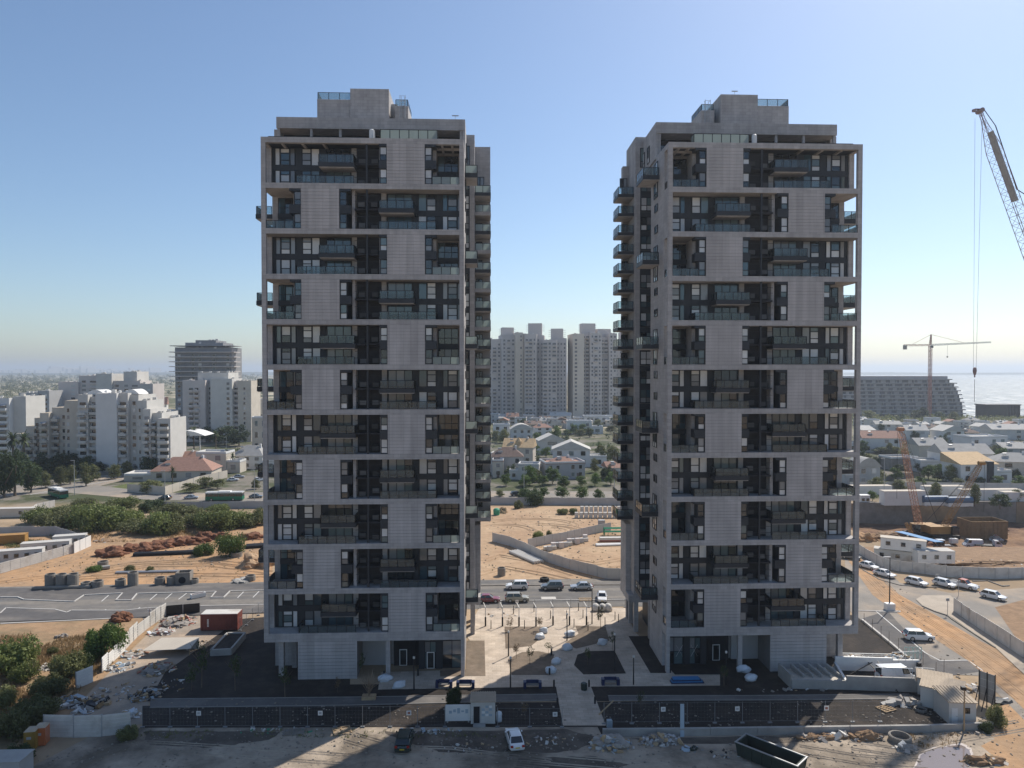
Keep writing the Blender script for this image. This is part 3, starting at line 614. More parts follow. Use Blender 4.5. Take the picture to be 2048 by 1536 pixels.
# tyre tracks pressed into the sand: shallow ridges of displaced sand
def track(pts, name='tyre_track', m='sand', w=.28):
    b = MB(); P = [G(*p) for p in pts]
    for off in (-.9, .9):
        for sgn in (-.22, .22):
            ring = []
            for i, p in enumerate(P):
                d = (P[min(i + 1, len(P) - 1)] - P[max(i - 1, 0)]).normalized(); q = Vector((-d.y, d.x, 0)) * (off + sgn)
                ring.append([(p + q - Vector((-d.y, d.x, 0)) * w / 2 + Vector((0, 0, .015))), p + q + Vector((0, 0, .10)), (p + q + Vector((-d.y, d.x, 0)) * w / 2 + Vector((0, 0, .015)))])
            o = len(b.v)
            b.add([v for r in ring for v in r], [(i * 3 + j, i * 3 + j + 1, i * 3 + j + 4, i * 3 + j + 3) for i in range(len(ring) - 1) for j in range(2)])
    return struct(name, b, m)
def arc(cx, cy, rx, ry, a0, a1, n=24): return [(cx + rx * math.cos(R(a0 + (a1 - a0) * i / n)), cy + ry * math.sin(R(a0 + (a1 - a0) * i / n))) for i in range(n + 1)]
for a in (arc(1095, 1062, 45, 8, -80, 80), arc(1085, 1062, 75, 13, -100, 60), arc(1060, 1052, 90, 14, -150, 20), arc(1010, 1068, 60, 18, -140, -10)): track(a)
for p in ([(950, 1128), (1000, 1112), (1060, 1122), (1150, 1150)], [(955, 1150), (1010, 1135), (1090, 1150), (1140, 1162)], [(1140, 1120), (1190, 1128), (1250, 1118)], [(1120, 1135), (1180, 1142), (1250, 1135)]): track(p)
for p in ([(-50, 1165), (80, 1138), (200, 1110), (320, 1090), (530, 1078)], [(-50, 1172), (120, 1150), (260, 1128), (400, 1120), (540, 1135)], [(180, 1150), (300, 1132), (420, 1130), (540, 1145)], [(90, 1160), (250, 1152), (400, 1150), (540, 1152)], [(-20, 1155), (90, 1128), (190, 1100), (260, 1085)]): track(p, m='sand_o')
for p in ([(1720, 1120), (1790, 1195), (1870, 1240), (2060, 1360)], [(1735, 1150), (1800, 1215), (1900, 1280), (2048, 1400)], ): track(p, m='sand_o')
for p in ([(1700, 1490), (1800, 1505), (1880, 1480), (2048, 1450)], [(1600, 1500), (1720, 1520), (1850, 1530)]): track(p, m='lot')
for p in ([(150, 1530), (260, 1490), (420, 1500), (700, 1520)], [(640, 1536), (760, 1500), (900, 1505), (1100, 1530)], [(1250, 1525), (1400, 1510), (1500, 1520)], [(700, 1475), (850, 1520), (1050, 1515), (1300, 1536)]): track(p, m='lot')
# sea and sky-side horizon
K['water'] = M('sea_water', (.02, .07, .105), .4, var=.1, scale=.02, bump=12., bscale=.03, spec=1.)
t = K['water'].node_tree; g_n = t.nodes.new('ShaderNodeNewGeometry'); mp_ = t.nodes.new('ShaderNodeMapping'); mp_.inputs['Scale'].default_value = (.16, .022, 1); n_ = t.nodes.new('ShaderNodeTexNoise'); n_.inputs['Scale'].default_value = 1; n_.inputs['Detail'].default_value = 4
r_ = t.nodes.new('ShaderNodeMapRange'); r_.inputs[1].default_value = .38; r_.inputs[2].default_value = .62; r_.inputs[3].default_value = .42; r_.inputs[4].default_value = .8
t.links.new(g_n.outputs['Position'], mp_.inputs[0]); t.links.new(mp_.outputs[0], n_.inputs['Vector']); t.links.new(n_.outputs[0], r_.inputs[0]); t.links.new(r_.outputs[0], t.nodes['Principled BSDF'].inputs['Roughness'])   # ruffled and smoother patches of sea
cst = [G(2300, 832), G(1990, 832), G(1930, 834), G(1860, 826), G(1790, 815), G(1700, 800), G(1560, 785), G(1400, 765), G(1290, 750)]
b = MB(); P = [(6000, 500, 0)] + [tuple(p) for p in cst] + [(9000, 39980, 0), (39980, 39980, 0), (39980, 500, 0)]
o = sheet('sea', [(p[0], p[1]) for p in P], .05, 'water', px=False)
b = MB(); ridge = []
for i in range(61):
    x = -9000 + i * 260; h = 14 + 20 * abs(noise.noise(Vector((i * .21, 3, 0)))) + 6 * noise.noise(Vector((i * .9, 1, 0)))
    ridge.append(((x, 6200, 0), (x, 6900, h), (x, 8200, 0)))
b.add([v for r in ridge for v in r], [(i * 3 + j, (i + 1) * 3 + j, (i + 1) * 3 + j + 1, i * 3 + j + 1) for i in range(60) for j in range(2)])
struct('hills', b, M('wooded_hills', (.055, .07, .05), .95, var=.35, scale=.01))
# ------------------------------------------------------------------ vegetation
def leaf_clump(b, c, r, n, size, rg, mi=0, flatz=.85):
    for _ in range(n):
        d = Vector((rg.gauss(0, 1), rg.gauss(0, 1), rg.gauss(0, 1))); d.normalize(); k = rg.random() ** .4
        p = Vector((c[0] + d.x * r * k, c[1] + d.y * r * k, c[2] + d.z * r * k * flatz))
        u = Vector((rg.gauss(0, 1), rg.gauss(0, 1), rg.gauss(0, .7))).normalized(); v = u.cross(d + Vector((rg.gauss(0, .5), rg.gauss(0, .5), rg.gauss(0, .5))))
        if v.length < 1e-3: continue
        v.normalize(); s = size * (.6 + .8 * rg.random())
        b.add([p - u * s, p + v * s * .55, p + u * s, p - v * s * .55], [(0, 1, 2, 3)], mi)
def bush_mesh(seed, n=2600, size=.16, spread=1.0, h=1.0, m='leaf_m', clumps=16):
    rg = random.Random(seed); b = MB()
    for i in range(clumps):
        a = rg.random() * 6.283; rr = spread * (rg.random() ** .6) * .78; zz = h * (.22 + .55 * rg.random() * (1 - .45 * rr / spread))
        leaf_clump(b, (rr * math.cos(a), rr * math.sin(a), zz), .26 + .22 * rg.random(), n // clumps, size * .55, rg)
    return b.mesh('bush_crown', m)
def tree_mesh(seed, n, size, m, tall=1.0, clumps=14, w=.5, base=.38):
    """crown of leaves in clumps on a 1-unit-high tree"""
    rg = random.Random(seed); b = MB()
    for i in range(clumps):
        a = rg.random() * 6.283; rr = w * rg.random() ** .55 * .75; zz = base + (1 - base - .12) * rg.random()
        rr *= 1.0 - .5 * abs(zz - (base + .25)) / .5
        leaf_clump(b, (rr * math.cos(a), rr * math.sin(a), zz), (.12 + .1 * rg.random()) * (w / .5) ** .5, n // clumps, size, rg)
    return b.mesh('tree_crown', m)
def trunk_mesh(seed, r=.03, base=.4, limbs=4):
    rg = random.Random(seed); b = MB(); b.tube((0, 0, -.02), (.01, .01, base), r, r * .7, 7)
    for i in range(limbs):
        a = i * 6.283 / limbs + rg.random(); b.tube((.01, .01, base * .92), (.24 * math.cos(a), .24 * math.sin(a), base + .22 + .15 * rg.random()), r * .55, r * .2, 5)
    return b.mesh('tree_trunk', 'bark')
BUSH = {m: [bush_mesh(i + 10 * j, 5200, .095, m=m, clumps=22) for i in range(3)] for j, m in enumerate(('leaf_m', 'leaf_l', 'leaf_d', 'leaf_g'))}
TREE = {m: [(tree_mesh(i + 31 * j, 2600, .034, m, clumps=24, base=.2), trunk_mesh(i, .03, .28)) for i in range(3)] for j, m in enumerate(('leaf_d', 'leaf_m', 'leaf_g'))}
SAP = {m: [(tree_mesh(i + 77, 260, .035, m, clumps=11, w=.34, base=.42), trunk_mesh(i + 5, .012, .5, 5)) for i in range(3)] for m in ('leaf_d', 'leaf_b', 'leaf_l')}
TWIG = []
for i in range(2):
    rg = random.Random(i + 4); b = MB(); b.tube((0, 0, 0), (0, 0, .45), .012, .01, 5)
    for k in range(34):
        a = rg.random() * 6.283; h0 = .12 + .3 * rg.random(); e = .12 + .22 * rg.random(); b.tube((0, 0, h0), (e * math.cos(a), e * math.sin(a), h0 + .3 + .25 * rg.random()), .007, .003, 3)
    TWIG.append(b.mesh('bare_twigs', M('dry_twigs', (.26, .19, .13), .95)))
def bush(px, py, wpx, hpx, m, label, group=None, z=0, name='bush'):
    p = G(px, py, z); k = mpp(p.y); o = thing(name, label, 'bush', p, rnd.random() * 6, group)
    put('crown', rnd.choice(BUSH[m]), o, (0, 0, 0), 0, (wpx * k / 2, wpx * k / 2 * .9, hpx * k * 1.08))
    b = MB()
    for i in range(4):
        a = i * 1.6 + rnd.random(); b.tube((0, 0, -.05), (.4 * math.cos(a), .4 * math.sin(a), .5 * hpx * k), .07, .03, 5)
    b.build('stem', 'bark', o); return o
def tree(px, py, wpx, hpx, m, label, group=None, z=0, kind=None, name='tree', Y=None):
    p = G(px, py, z); k = mpp(p.y); h = hpx * k; o = thing(name, label, 'tree', p, rnd.random() * 6, group)
    cr, tk = rnd.choice((kind or TREE)[m]); sx = wpx * k / (1.0 if kind is None else .68)
    put('trunk', tk, o, (0, 0, 0), 0, (h, h, h)); put('crown', cr, o, (0, 0, 0), 0, (sx, sx, h)); return o
def palm_meshes(seed):
    rg = random.Random(seed); t = MB(); t.tube((0, 0, 0), (.01, .01, .8), .028, .022, 8); t.tube((.01, .01, .8), (.012, .01, .86), .04, .03, 8)
    c = MB()
    for i in range(46):
        a = rg.random() * 6.283; el = -.75 + 2.0 * rg.random(); L_ = .22 + .06 * rg.random(); p = Vector((.01, .01, .85)); d = Vector((math.cos(a) * math.cos(el), math.sin(a) * math.cos(el), math.sin(el)))
        q = Vector((-math.sin(a), math.cos(a), 0))
        for s in range(5):
            n = p + d * L_ / 5; wd = .030 * (1 - s / 5.5)
            c.add([p - q * wd, p + q * wd, n + q * wd * .8, n - q * wd * .8], [(0, 1, 2, 3)]); p = n; d = (d + Vector((0, 0, -.22))).normalized()
    return c.mesh('palm_fronds', 'leaf_p'), t.mesh('palm_trunk', 'bark')
PALM = [palm_meshes(i) for i in range(3)]
def palm(px, py, hpx, label, group='palms by the white flats'):
    p = G(px, py); h = hpx * (1.4 if py > 920 and px < 320 else 1.12) * mpp(p.y); o = thing('palm_tree', label, 'palm', p, rnd.random() * 6, group); c, t = rnd.choice(PALM)
    put('trunk', t, o, (0, 0, 0), 0, (h, h, h)); wd = max(h, 7.5); put('fronds', c, o, (0, 0, h * .85 - wd * .85), 0, (wd, wd, wd)); return o
def scatter_stuff(name, pts, label, cat, n, size, m, upright=True, rg=None):
    """blades or tufts over an area nobody could count"""
    rg = rg or random.Random(len(pts) * 7 + n); P = [G(*p) for p in pts]; xs = [p.x for p in P]; ys = [p.y for p in P]; b = MB()
    def inside(x, y):
        c = False
        for i in range(len(P)):
            a, d = P[i], P[i - 1]
            if (a.y > y) != (d.y > y) and x < (d.x - a.x) * (y - a.y) / (d.y - a.y) + a.x: c = not c
        return c
    k = 0
    while k < n:
        x, y = rg.uniform(min(xs), max(xs)), rg.uniform(min(ys), max(ys))
        if not inside(x, y) or noise.noise(Vector((x * .12, y * .12, 2))) < -.12: k += .3; continue
        k += 1
        for i in range(5):
            a = rg.random() * 6.283; hgt = size * (.5 + rg.random()); ox, oy = rg.gauss(0, size * .5), rg.gauss(0, size * .5); q = Vector((math.cos(a), math.sin(a), 0)) * size * .16
            base = Vector((x + ox, y + oy, .02)); tip = base + Vector((rg.gauss(0, .3) * hgt, rg.gauss(0, .3) * hgt, hgt)); b.add([base - q, base + q, tip], [(0, 1, 2)])
    return tag(b.build(name, m), label, cat, None, 'stuff')
# thicket on the left, beyond the sand
th = 'thicket beyond the sand lot'
TH = [(78, 1046, 60, 44), (112, 1056, 72, 52), (150, 1050, 70, 60), (178, 1060, 80, 66), (205, 1030, 70, 44), (225, 1058, 76, 66), (262, 1050, 70, 60), (280, 1064, 80, 54), (318, 1066, 78, 62), (352, 1064, 60, 50), (300, 1022, 60, 34), (345, 1030, 66, 40), (250, 1014, 66, 32),
      (165, 1012, 60, 26), (398, 1052, 64, 52), (428, 1060, 74, 56), (465, 1056, 72, 56), (500, 1052, 64, 52), (520, 1048, 50, 48), (440, 1024, 50, 26), (385, 1026, 50, 26), (130, 1030, 60, 36)]
TH.sort(key=lambda t: (t[1] > 1040, t[0])); nb = [0, 0]
for (x, y, w_, h_) in TH:
    f = y > 1040; nb[f] += 1
    bush(x, y, w_ * (.85 + .35 * rnd.random()), h_ * (.5 + .32 * rnd.random()), rnd.choice(['leaf_m', 'leaf_m', 'leaf_m', 'leaf_d', 'leaf_l', 'leaf_l']), '%s olive-green bush from the left in the %s of the thicket' % (ORD[nb[f] - 1], 'front row' if f else 'rear row'), th)
for x, y, w_, h_, m, l in ((462, 1112, 60, 46, 'leaf_g', 'round fresh-green bush on the sand beside the red earth heaps'), (410, 1110, 42, 26, 'leaf_g', 'low green bush left of the round bush on the sand'), (258, 1143, 26, 12, 'leaf_m', 'small grey-green shrub between the pipes on the sand'), (298, 1143, 20, 10, 'leaf_m', 'smaller grey-green shrub right of another by the pipes'),
                           (187, 1143, 30, 14, 'leaf_g', 'low green weeds beside the concrete drain ring on the sand'), (1076, 1078, 26, 16, 'leaf_l', 'bright yellow-green bush on the sand between the towers'), (1098, 1074, 14, 14, 'leaf_m', 'small dark bush right of the yellow-green bush between the towers'),
                           (1038, 1017, 22, 16, 'leaf_m', 'grey-green bush under the hoarding at the sand lot'), (1062, 1008, 60, 34, 'leaf_d', 'dark bush spilling over the hoarding between the towers'), (1125, 1028, 26, 12, 'leaf_m', 'low bush on the sandy bank below the hoarding'), (1147, 1028, 22, 12, 'leaf_l', 'pale low bush on the bank near the block stacks')):
    bush(x, y, w_, h_, m, l)
for x, y, w_, h_, m, l in ((28, 1350, 120, 92, 'leaf_l', 'big light green bush at the left edge above the dry grass'), (-10, 1345, 90, 80, 'leaf_g', 'green bush cut by the left edge of the picture'), (50, 1362, 70, 50, 'leaf_l', 'reedy pale bush in front of the big light bush'),
                           (206, 1314, 92, 84, 'leaf_g', 'bright green bush beside the leaning white fence panels'), (136, 1352, 80, 66, 'leaf_m', 'olive bush beside the gap in the panel fence'), (96, 1392, 80, 56, 'leaf_m', 'shaded bush left of the debris lane'), (70, 1440, 100, 62, 'leaf_m', 'dark shaded bush above the orange toilets'),
                           (18, 1476, 100, 70, 'leaf_m', 'dark bush in the lower left corner'), (105, 1310, 24, 22, 'leaf_m', 'small grey bush in the middle of the dry field'), (-5, 1420, 80, 60, 'leaf_m', 'olive bush at the left edge in the shade'), (168, 1338, 50, 36, 'leaf_d', 'dark bush under the bright green bush by the fence'), (255, 1478, 50, 34, 'leaf_m', 'weedy bush at the end of the white gate panels'), (40, 1520, 70, 40, 'leaf_d', 'dark low bush behind the grey box at the bottom left'),
                           (1996, 1450, 56, 52, 'leaf_m', 'scruffy bush beside the beige site cabins'), (1972, 1462, 40, 26, 'leaf_d', 'dark low bush at the end of the kerb wall')):
    bush(x, y, w_ * .88, h_ * .78, m, l)
scatter_stuff('dry_grass', [(0, 1275), (210, 1262), (220, 1330), (130, 1400), (60, 1440), (0, 1450)], 'dry straw-coloured grass over the scrub field', 'grass', 2600, .5, 'dry')
scatter_stuff('weeds', [(60, 1075), (300, 1060), (430, 1062), (380, 1082), (180, 1085), (60, 1110)], 'dry weeds at the foot of the thicket', 'weeds', 1100, .5, 'dry')
scatter_stuff('weeds', [(0, 1066), (110, 1068), (180, 1082), (150, 1100), (20, 1120)], 'green weeds behind the white hoarding on the left', 'weeds', 900, .6, 'leaf_m')
scatter_stuff('weeds', [(20, 1160), (530, 1158), (530, 1085), (150, 1112)], 'sparse weeds on the left sand lot', 'weeds', 150, .3, 'leaf_m')
scatter_stuff('weeds', [(985, 1160), (1250, 1160), (1250, 1022), (985, 1022)], 'sparse weeds on the sand between the towers', 'weeds', 150, .3, 'leaf_m')
scatter_stuff('weeds', [(280, 1462), (900, 1460), (1000, 1475), (280, 1480)], 'weeds along the foot of the left fence', 'weeds', 180, .25, 'leaf_m')
scatter_stuff('weeds', [(1480, 1474), (1990, 1464), (2048, 1480), (1980, 1500), (1600, 1490)], 'weeds along the foot of the low wall', 'weeds', 220, .25, 'dry')
# street trees and palms, left
lt = 'trees along the far left road'
for i, (x, y, h_) in enumerate(((8, 995, 92), (30, 992, 96), (62, 985, 62), (92, 976, 34), (122, 972, 40), (140, 968, 38), (172, 972, 48), (188, 962, 34), (228, 958, 30), (256, 951, 30))):
    tree(x, y, 30 if h_ < 60 else 44, h_, 'leaf_m' if h_ < 60 else 'leaf_d', '%s tree from the left along the far left road' % ORD[i], lt)
ht = 'dark hedge trees below the white flats'
for i, (x, y, w_, h_) in enumerate(((10, 960, 70, 58), (45, 962, 66, 56), (80, 955, 60, 50), (110, 950, 60, 44), (140, 945, 60, 40), (168, 948, 50, 36), (205, 945, 36, 22), (245, 940, 40, 22), (275, 940, 46, 26), (297, 945, 44, 34), (330, 957, 50, 22), (370, 957, 46, 18))):
    tree(x, y, w_, h_, 'leaf_d', '%s dark tree from the left in the hedge below the white flats' % ORD[i], ht)
for i, (x, y, h_) in enumerate(((28, 955, 62), (47, 952, 60), (104, 938, 62), (128, 935, 60), (138, 934, 66), (288, 930, 72), (306, 925, 66), (303, 928, 40), (388, 905, 44), (372, 908, 40), (432, 900, 34), (345, 975, 36), (455, 940, 38), (465, 945, 34))):
    palm(x, y, h_, '%s palm from the left around the white flats' % ORD[i])
ct = 'trees behind the far-left canopy'
for i, (x, y, w_, h_) in enumerate(((350, 880, 50, 30), (385, 880, 60, 32), (420, 885, 60, 34), (450, 890, 60, 40), (478, 892, 50, 44), (512, 880, 44, 40), (515, 850, 40, 34), (485, 925, 40, 30), (440, 925, 40, 22), (410, 975, 40, 22), (435, 978, 36, 20), (512, 978, 22, 20), (300, 985, 60, 26), (380, 985, 40, 20))):
    tree(x, y, w_, h_, 'leaf_d' if y < 900 else 'leaf_m', '%s tree in the group behind the white canopy, counted from the left' % ORD[i], ct)
# trees between the towers
gt = 'street trees between the towers'
for i, (x, y, w_, h_) in enumerate(((1012, 972, 30, 26), (1050, 974, 30, 24), (1085, 972, 26, 24), (1128, 976, 32, 26), (1162, 974, 28, 24), (1190, 972, 28, 28), (1222, 970, 30, 28))):
    tree(x, y, w_, h_, 'leaf_g', '%s round street tree from the left in the upper row between the towers' % ORD[i], gt)
for i, (x, y, w_, h_) in enumerate(((1048, 996, 26, 20), (1086, 995, 32, 22), (1124, 998, 34, 26), (1164, 1000, 36, 28), (1198, 1001, 28, 24), (1000, 993, 24, 14))):
    tree(x, y, w_, h_, 'leaf_g' if i < 5 else 'leaf_m', '%s round tree in the lower row between the towers, along the hoarding' % ORD[i], gt)
vt = 'garden trees among the villas between the towers'
for i, (x, y, w_, h_) in enumerate(((1003, 880, 22, 14), (1075, 882, 26, 18), (1080, 905, 24, 24), (1112, 880, 28, 30), (1092, 915, 26, 22), (1135, 870, 26, 12), (1160, 872, 26, 14), (1178, 870, 24, 14), (1195, 862, 26, 24), (1222, 868, 30, 18), (1200, 912, 28, 28), (1218, 906, 14, 18), (1228, 925, 44, 36), (1190, 945, 24, 30), (1208, 958, 20, 20), (1048, 842, 16, 8), (1130, 835, 18, 14), (1240, 860, 26, 24), (1205, 838, 20, 14))):
    tree(x, y, w_, h_, rnd.choice(['leaf_d', 'leaf_m', 'leaf_g']), '%s garden tree from the front-left among the villas between the towers' % ORD[i], vt)
# trees on the right
rt_ = 'trees along the road behind the pit'
for i, (x, y, w_, h_) in enumerate(((1752, 980, 40, 28), (1800, 980, 34, 22), (1842, 978, 26, 18), (1870, 996, 32, 34), (1918, 975, 30, 20), (1948, 1012, 30, 48), (1960, 970, 26, 18), (2000, 1018, 46, 34), (2035, 1005, 26, 28), (1995, 972, 30, 22), (2040, 975, 36, 26), (1745, 1002, 24, 22))):
    tree(x, y, w_, h_, rnd.choice(['leaf_d', 'leaf_g', 'leaf_m']), '%s tree behind the building pit on the right' % ORD[i], rt_)
rv = 'garden trees among the villas on the right'
for i, (x, y, w_, h_) in enumerate(((1735, 902, 40, 24), (1765, 908, 50, 16), (1790, 908, 46, 16), (1828, 915, 26, 14), (1850, 918, 26, 16), (1875, 920, 22, 14), (1845, 945, 40, 20), (1868, 948, 34, 18), (1800, 945, 30, 18), (1910, 948, 18, 12), (1740, 845, 40, 26), (1800, 842, 24, 16), (1840, 840, 40, 26), (1880, 842, 30, 20), (1905, 846, 30, 24), (2030, 878, 24, 14), (1915, 970, 20, 14), (2015, 945, 30, 14))):
    tree(x, y, w_, h_, rnd.choice(['leaf_d', 'leaf_m']), '%s garden tree among the villas on the right' % ORD[i], rv)
rg = random.Random(90)
for lab, n, x0, x1, y0, y1, s0 in (('among the villas between the towers', 30, 990, 1245, 850, 975, 20), ('among the villas on the right', 40, 1722, 2046, 855, 972, 20)):
    P_ = sorted(((x0 + (x1 - x0) * ((i * .618) % 1), y0 + (y1 - y0) * rg.random() ** .8) for i in range(n)), key=lambda t: (int(t[1] / 40), t[0])); cnt = {}
    for (x, y) in P_:
        q = int(y / 40); cnt[q] = cnt.get(q, 0) + 1; s = s0 * (.7 + .7 * rg.random()) * (y - 740) / 160 + 4
        tree(x, y, s, s * (.75 + .4 * rg.random()), rg.choice(['leaf_d', 'leaf_m', 'leaf_g', 'leaf_d']), '%s small tree from left, %s green row %s' % (ORD[cnt[q] - 1], {20: 'far', 21: 'far', 22: 'middle', 23: 'near', 24: 'nearest'}[q], lab), 'small trees ' + lab)
def mass(name, boxes, label, n, size, m):
    rg = random.Random(n); b = MB()
    for (x0, x1, y0, y1, hp) in boxes:
        for i in range(n):
            p = G(rg.uniform(x0, x1), rg.uniform(y0, y1)); s = hp * mpp(p.y) * (.5 + .7 * rg.random())
            leaf_clump(b, (p.x, p.y, s * .5), s * .75, 26, s * size, rg, flatz=.7)
    return tag(b.build(name, m), label, 'trees', None, 'stuff')
mass('coastal_trees', [(1690, 1945, 838, 848, 12), (1945, 2060, 838, 846, 8)], 'band of grey-green coastal trees below the terraced hotel', 150, .16, 'leaf_m')
mass('coastal_trees', [(986, 1240, 838, 842, 7)], 'tree line at the foot of the tall residential blocks', 70, .16, 'leaf_d')
mass('far_scrub', [(0, 130, 752, 800, 7), (120, 345, 752, 770, 5), (470, 530, 752, 850, 7), (0, 345, 757, 790, 6)], 'far olive scrub on the dunes at the left horizon', 260, .2, 'leaf_m')
mass('far_town_trees', [(986, 1240, 846, 900, 6), (1720, 2060, 850, 900, 6)], 'low garden greenery mixed through the villas', 90, .2, 'leaf_d')
# young trees and shrubs of the plaza and forecourt
pl = 'young trees planted around the towers'
for i, (x, y, h_, m, l) in enumerate(((1060, 1330, 42, 'leaf_d', 'thin green sapling in the planting bed beside the wrapped seats'), (1033, 1318, 36, 'leaf_b', 'brownish sapling at the edge of the left planting bed'), (1020, 1262, 30, 'leaf_b', 'bare-looking sapling at the top of the left bed'), (1080, 1262, 32, 'leaf_b', 'yellowish sapling between the pergola posts'), (1201, 1258, 52, 'leaf_d', 'dark green sapling in the right bed below the pergola'),
        (1097, 1308, 26, 'leaf_d', 'short dark shrub on the plaza centre line'), (1175, 1330, 40, 'leaf_d', 'shaded sapling in the lower right bed'), (1225, 1300, 40, 'leaf_d', 'shaded sapling beside the lamp in the right bed'), (1282, 1420, 44, 'leaf_d', 'leafy dark shrub in the strip below the right bench'), (1050, 1440, 40, 'leaf_b', 'thin sapling behind the fence right of the guard booth'),
        (570, 1395, 70, 'leaf_d', 'thin tree in front of the left tower pillars'), (403, 1375, 100, 'leaf_d', 'slender dark tree beside the planter box'), (470, 1382, 76, 'leaf_d', 'slender shaded tree between planter and tower'), (383, 1382, 60, 'leaf_d', 'slender shaded tree left of the planter box'), (675, 1385, 34, 'leaf_b', 'small sapling at the foot of the ground panel'), (724, 1355, 56, 'leaf_d', 'dark shrub at the corner of the left porch'), (1448, 1372, 46, 'leaf_d', 'thin sapling beside the lamp at the right entrance'))):
    tree(x, y, 18 if h_ < 60 else 34, h_, m, l, pl, kind=SAP, name='young_tree')
for x, y, s, l in ((738, 1400, 5.4, 'bare twiggy shrub at the path below the left entrance'), (62, 1362, 4.5, 'bare reed-like shrub at the left edge')):
    o = thing('bare_shrub', l, 'shrub', G(x, y)); put('twigs', rnd.choice(TWIG), o, None, 0, (s, s, s * .75))
bush(908, 1416, 36, 44, 'leaf_d', 'dark conifer-like shrub behind the white sign panel')
# ------------------------------------------------------------------ buildings near and far
def wall_windows(root, x0, x1, y, z0, floors, fh, cols, wall, m='g_dark', face=-1, size=(.4, .5), rz=0, joined=None, balc=None):
    """windows on a wall facing the viewer; cols is a string: w window, b balcony with door, . blank"""
    n = len(cols); cw = (x1 - x0) / n
    for f in range(floors):
        for i, c in enumerate(cols):
            x = x0 + (i + .5) * cw; z = z0 + f * fh
            if c == '.': continue
            ww, hh = (cw * size[0], fh * size[1]) if c == 'w' else (cw * .72, fh * .68)
            zz = z + fh * (.3 if c == 'w' else .04)
            if joined is not None:
                if rnd.random() < .1: continue
                ww *= rnd.uniform(.75, 1.25)
                joined.box(x - ww / 2, x + ww / 2, y - .12, y + .3, zz, zz + hh)
                if c == 'b': balc.box(x - cw * .46, x + cw * .46, y - 2.2, y + .2, z - .15, z + (.95 if (f + i) % 3 else .8))
            else:
                m = rnd.choice(['g_dark', 'g_dark', 'g_grey', 'g_teal', 'g_dark', 'g_white']); k = ('vw', round(ww, 1), round(hh, 1), m)
                if k not in _cache: _cache[k] = (MB().box(-ww / 2 - .1, ww / 2 + .1, -.07, .05, -.1, hh + .1).mesh('window_frame', 'offwhite'), MB().box(-ww / 2, ww / 2, -.12, -.05, 0, hh).mesh('pane', m))
                o = put('window', _cache[k][0], root, (x, y, zz)); put('pane', _cache[k][1], o, (0, 0, 0))
                if c == 'b':
                    kb = ('bal', round(cw, 1), round(fh, 1), wall)
                    if kb not in _cache:
                        q = MB(); q.box(-cw * .46, cw * .46, -1.7, 0, -.2, 0).box(-cw * .46, cw * .46, -1.7, -1.55, 0, .95).box(-cw * .46, -cw * .43, -1.55, 0, 0, .95).box(cw * .43, cw * .46, -1.55, 0, 0, .95); _cache[kb] = q.mesh('balcony', wall)
                    bo = put('balcony', _cache[kb], root, (x, y + rnd.choice([0, 0, .5, -.4]), z)); q_ = rnd.random()
                    if q_ < .3: MB().hexa([(-cw * .4, -1.9, fh * .72), (cw * .4, -1.9, fh * .72), (cw * .4, 0, fh * .9), (-cw * .4, 0, fh * .9)], [(-cw * .4, -1.9, fh * .75), (cw * .4, -1.9, fh * .75), (cw * .4, 0, fh * .94), (-cw * .4, 0, fh * .94)]).build('awning', rnd.choice(AWN), bo)
                    elif q_ < .6: MB().box(-cw * .3, cw * .12, -1.2, -.3, 0, fh * (.35 + .25 * rnd.random())).build('balcony_clutter', rnd.choice(['greywall', 'leaf_d', 'offwhite', 'beige']), bo)
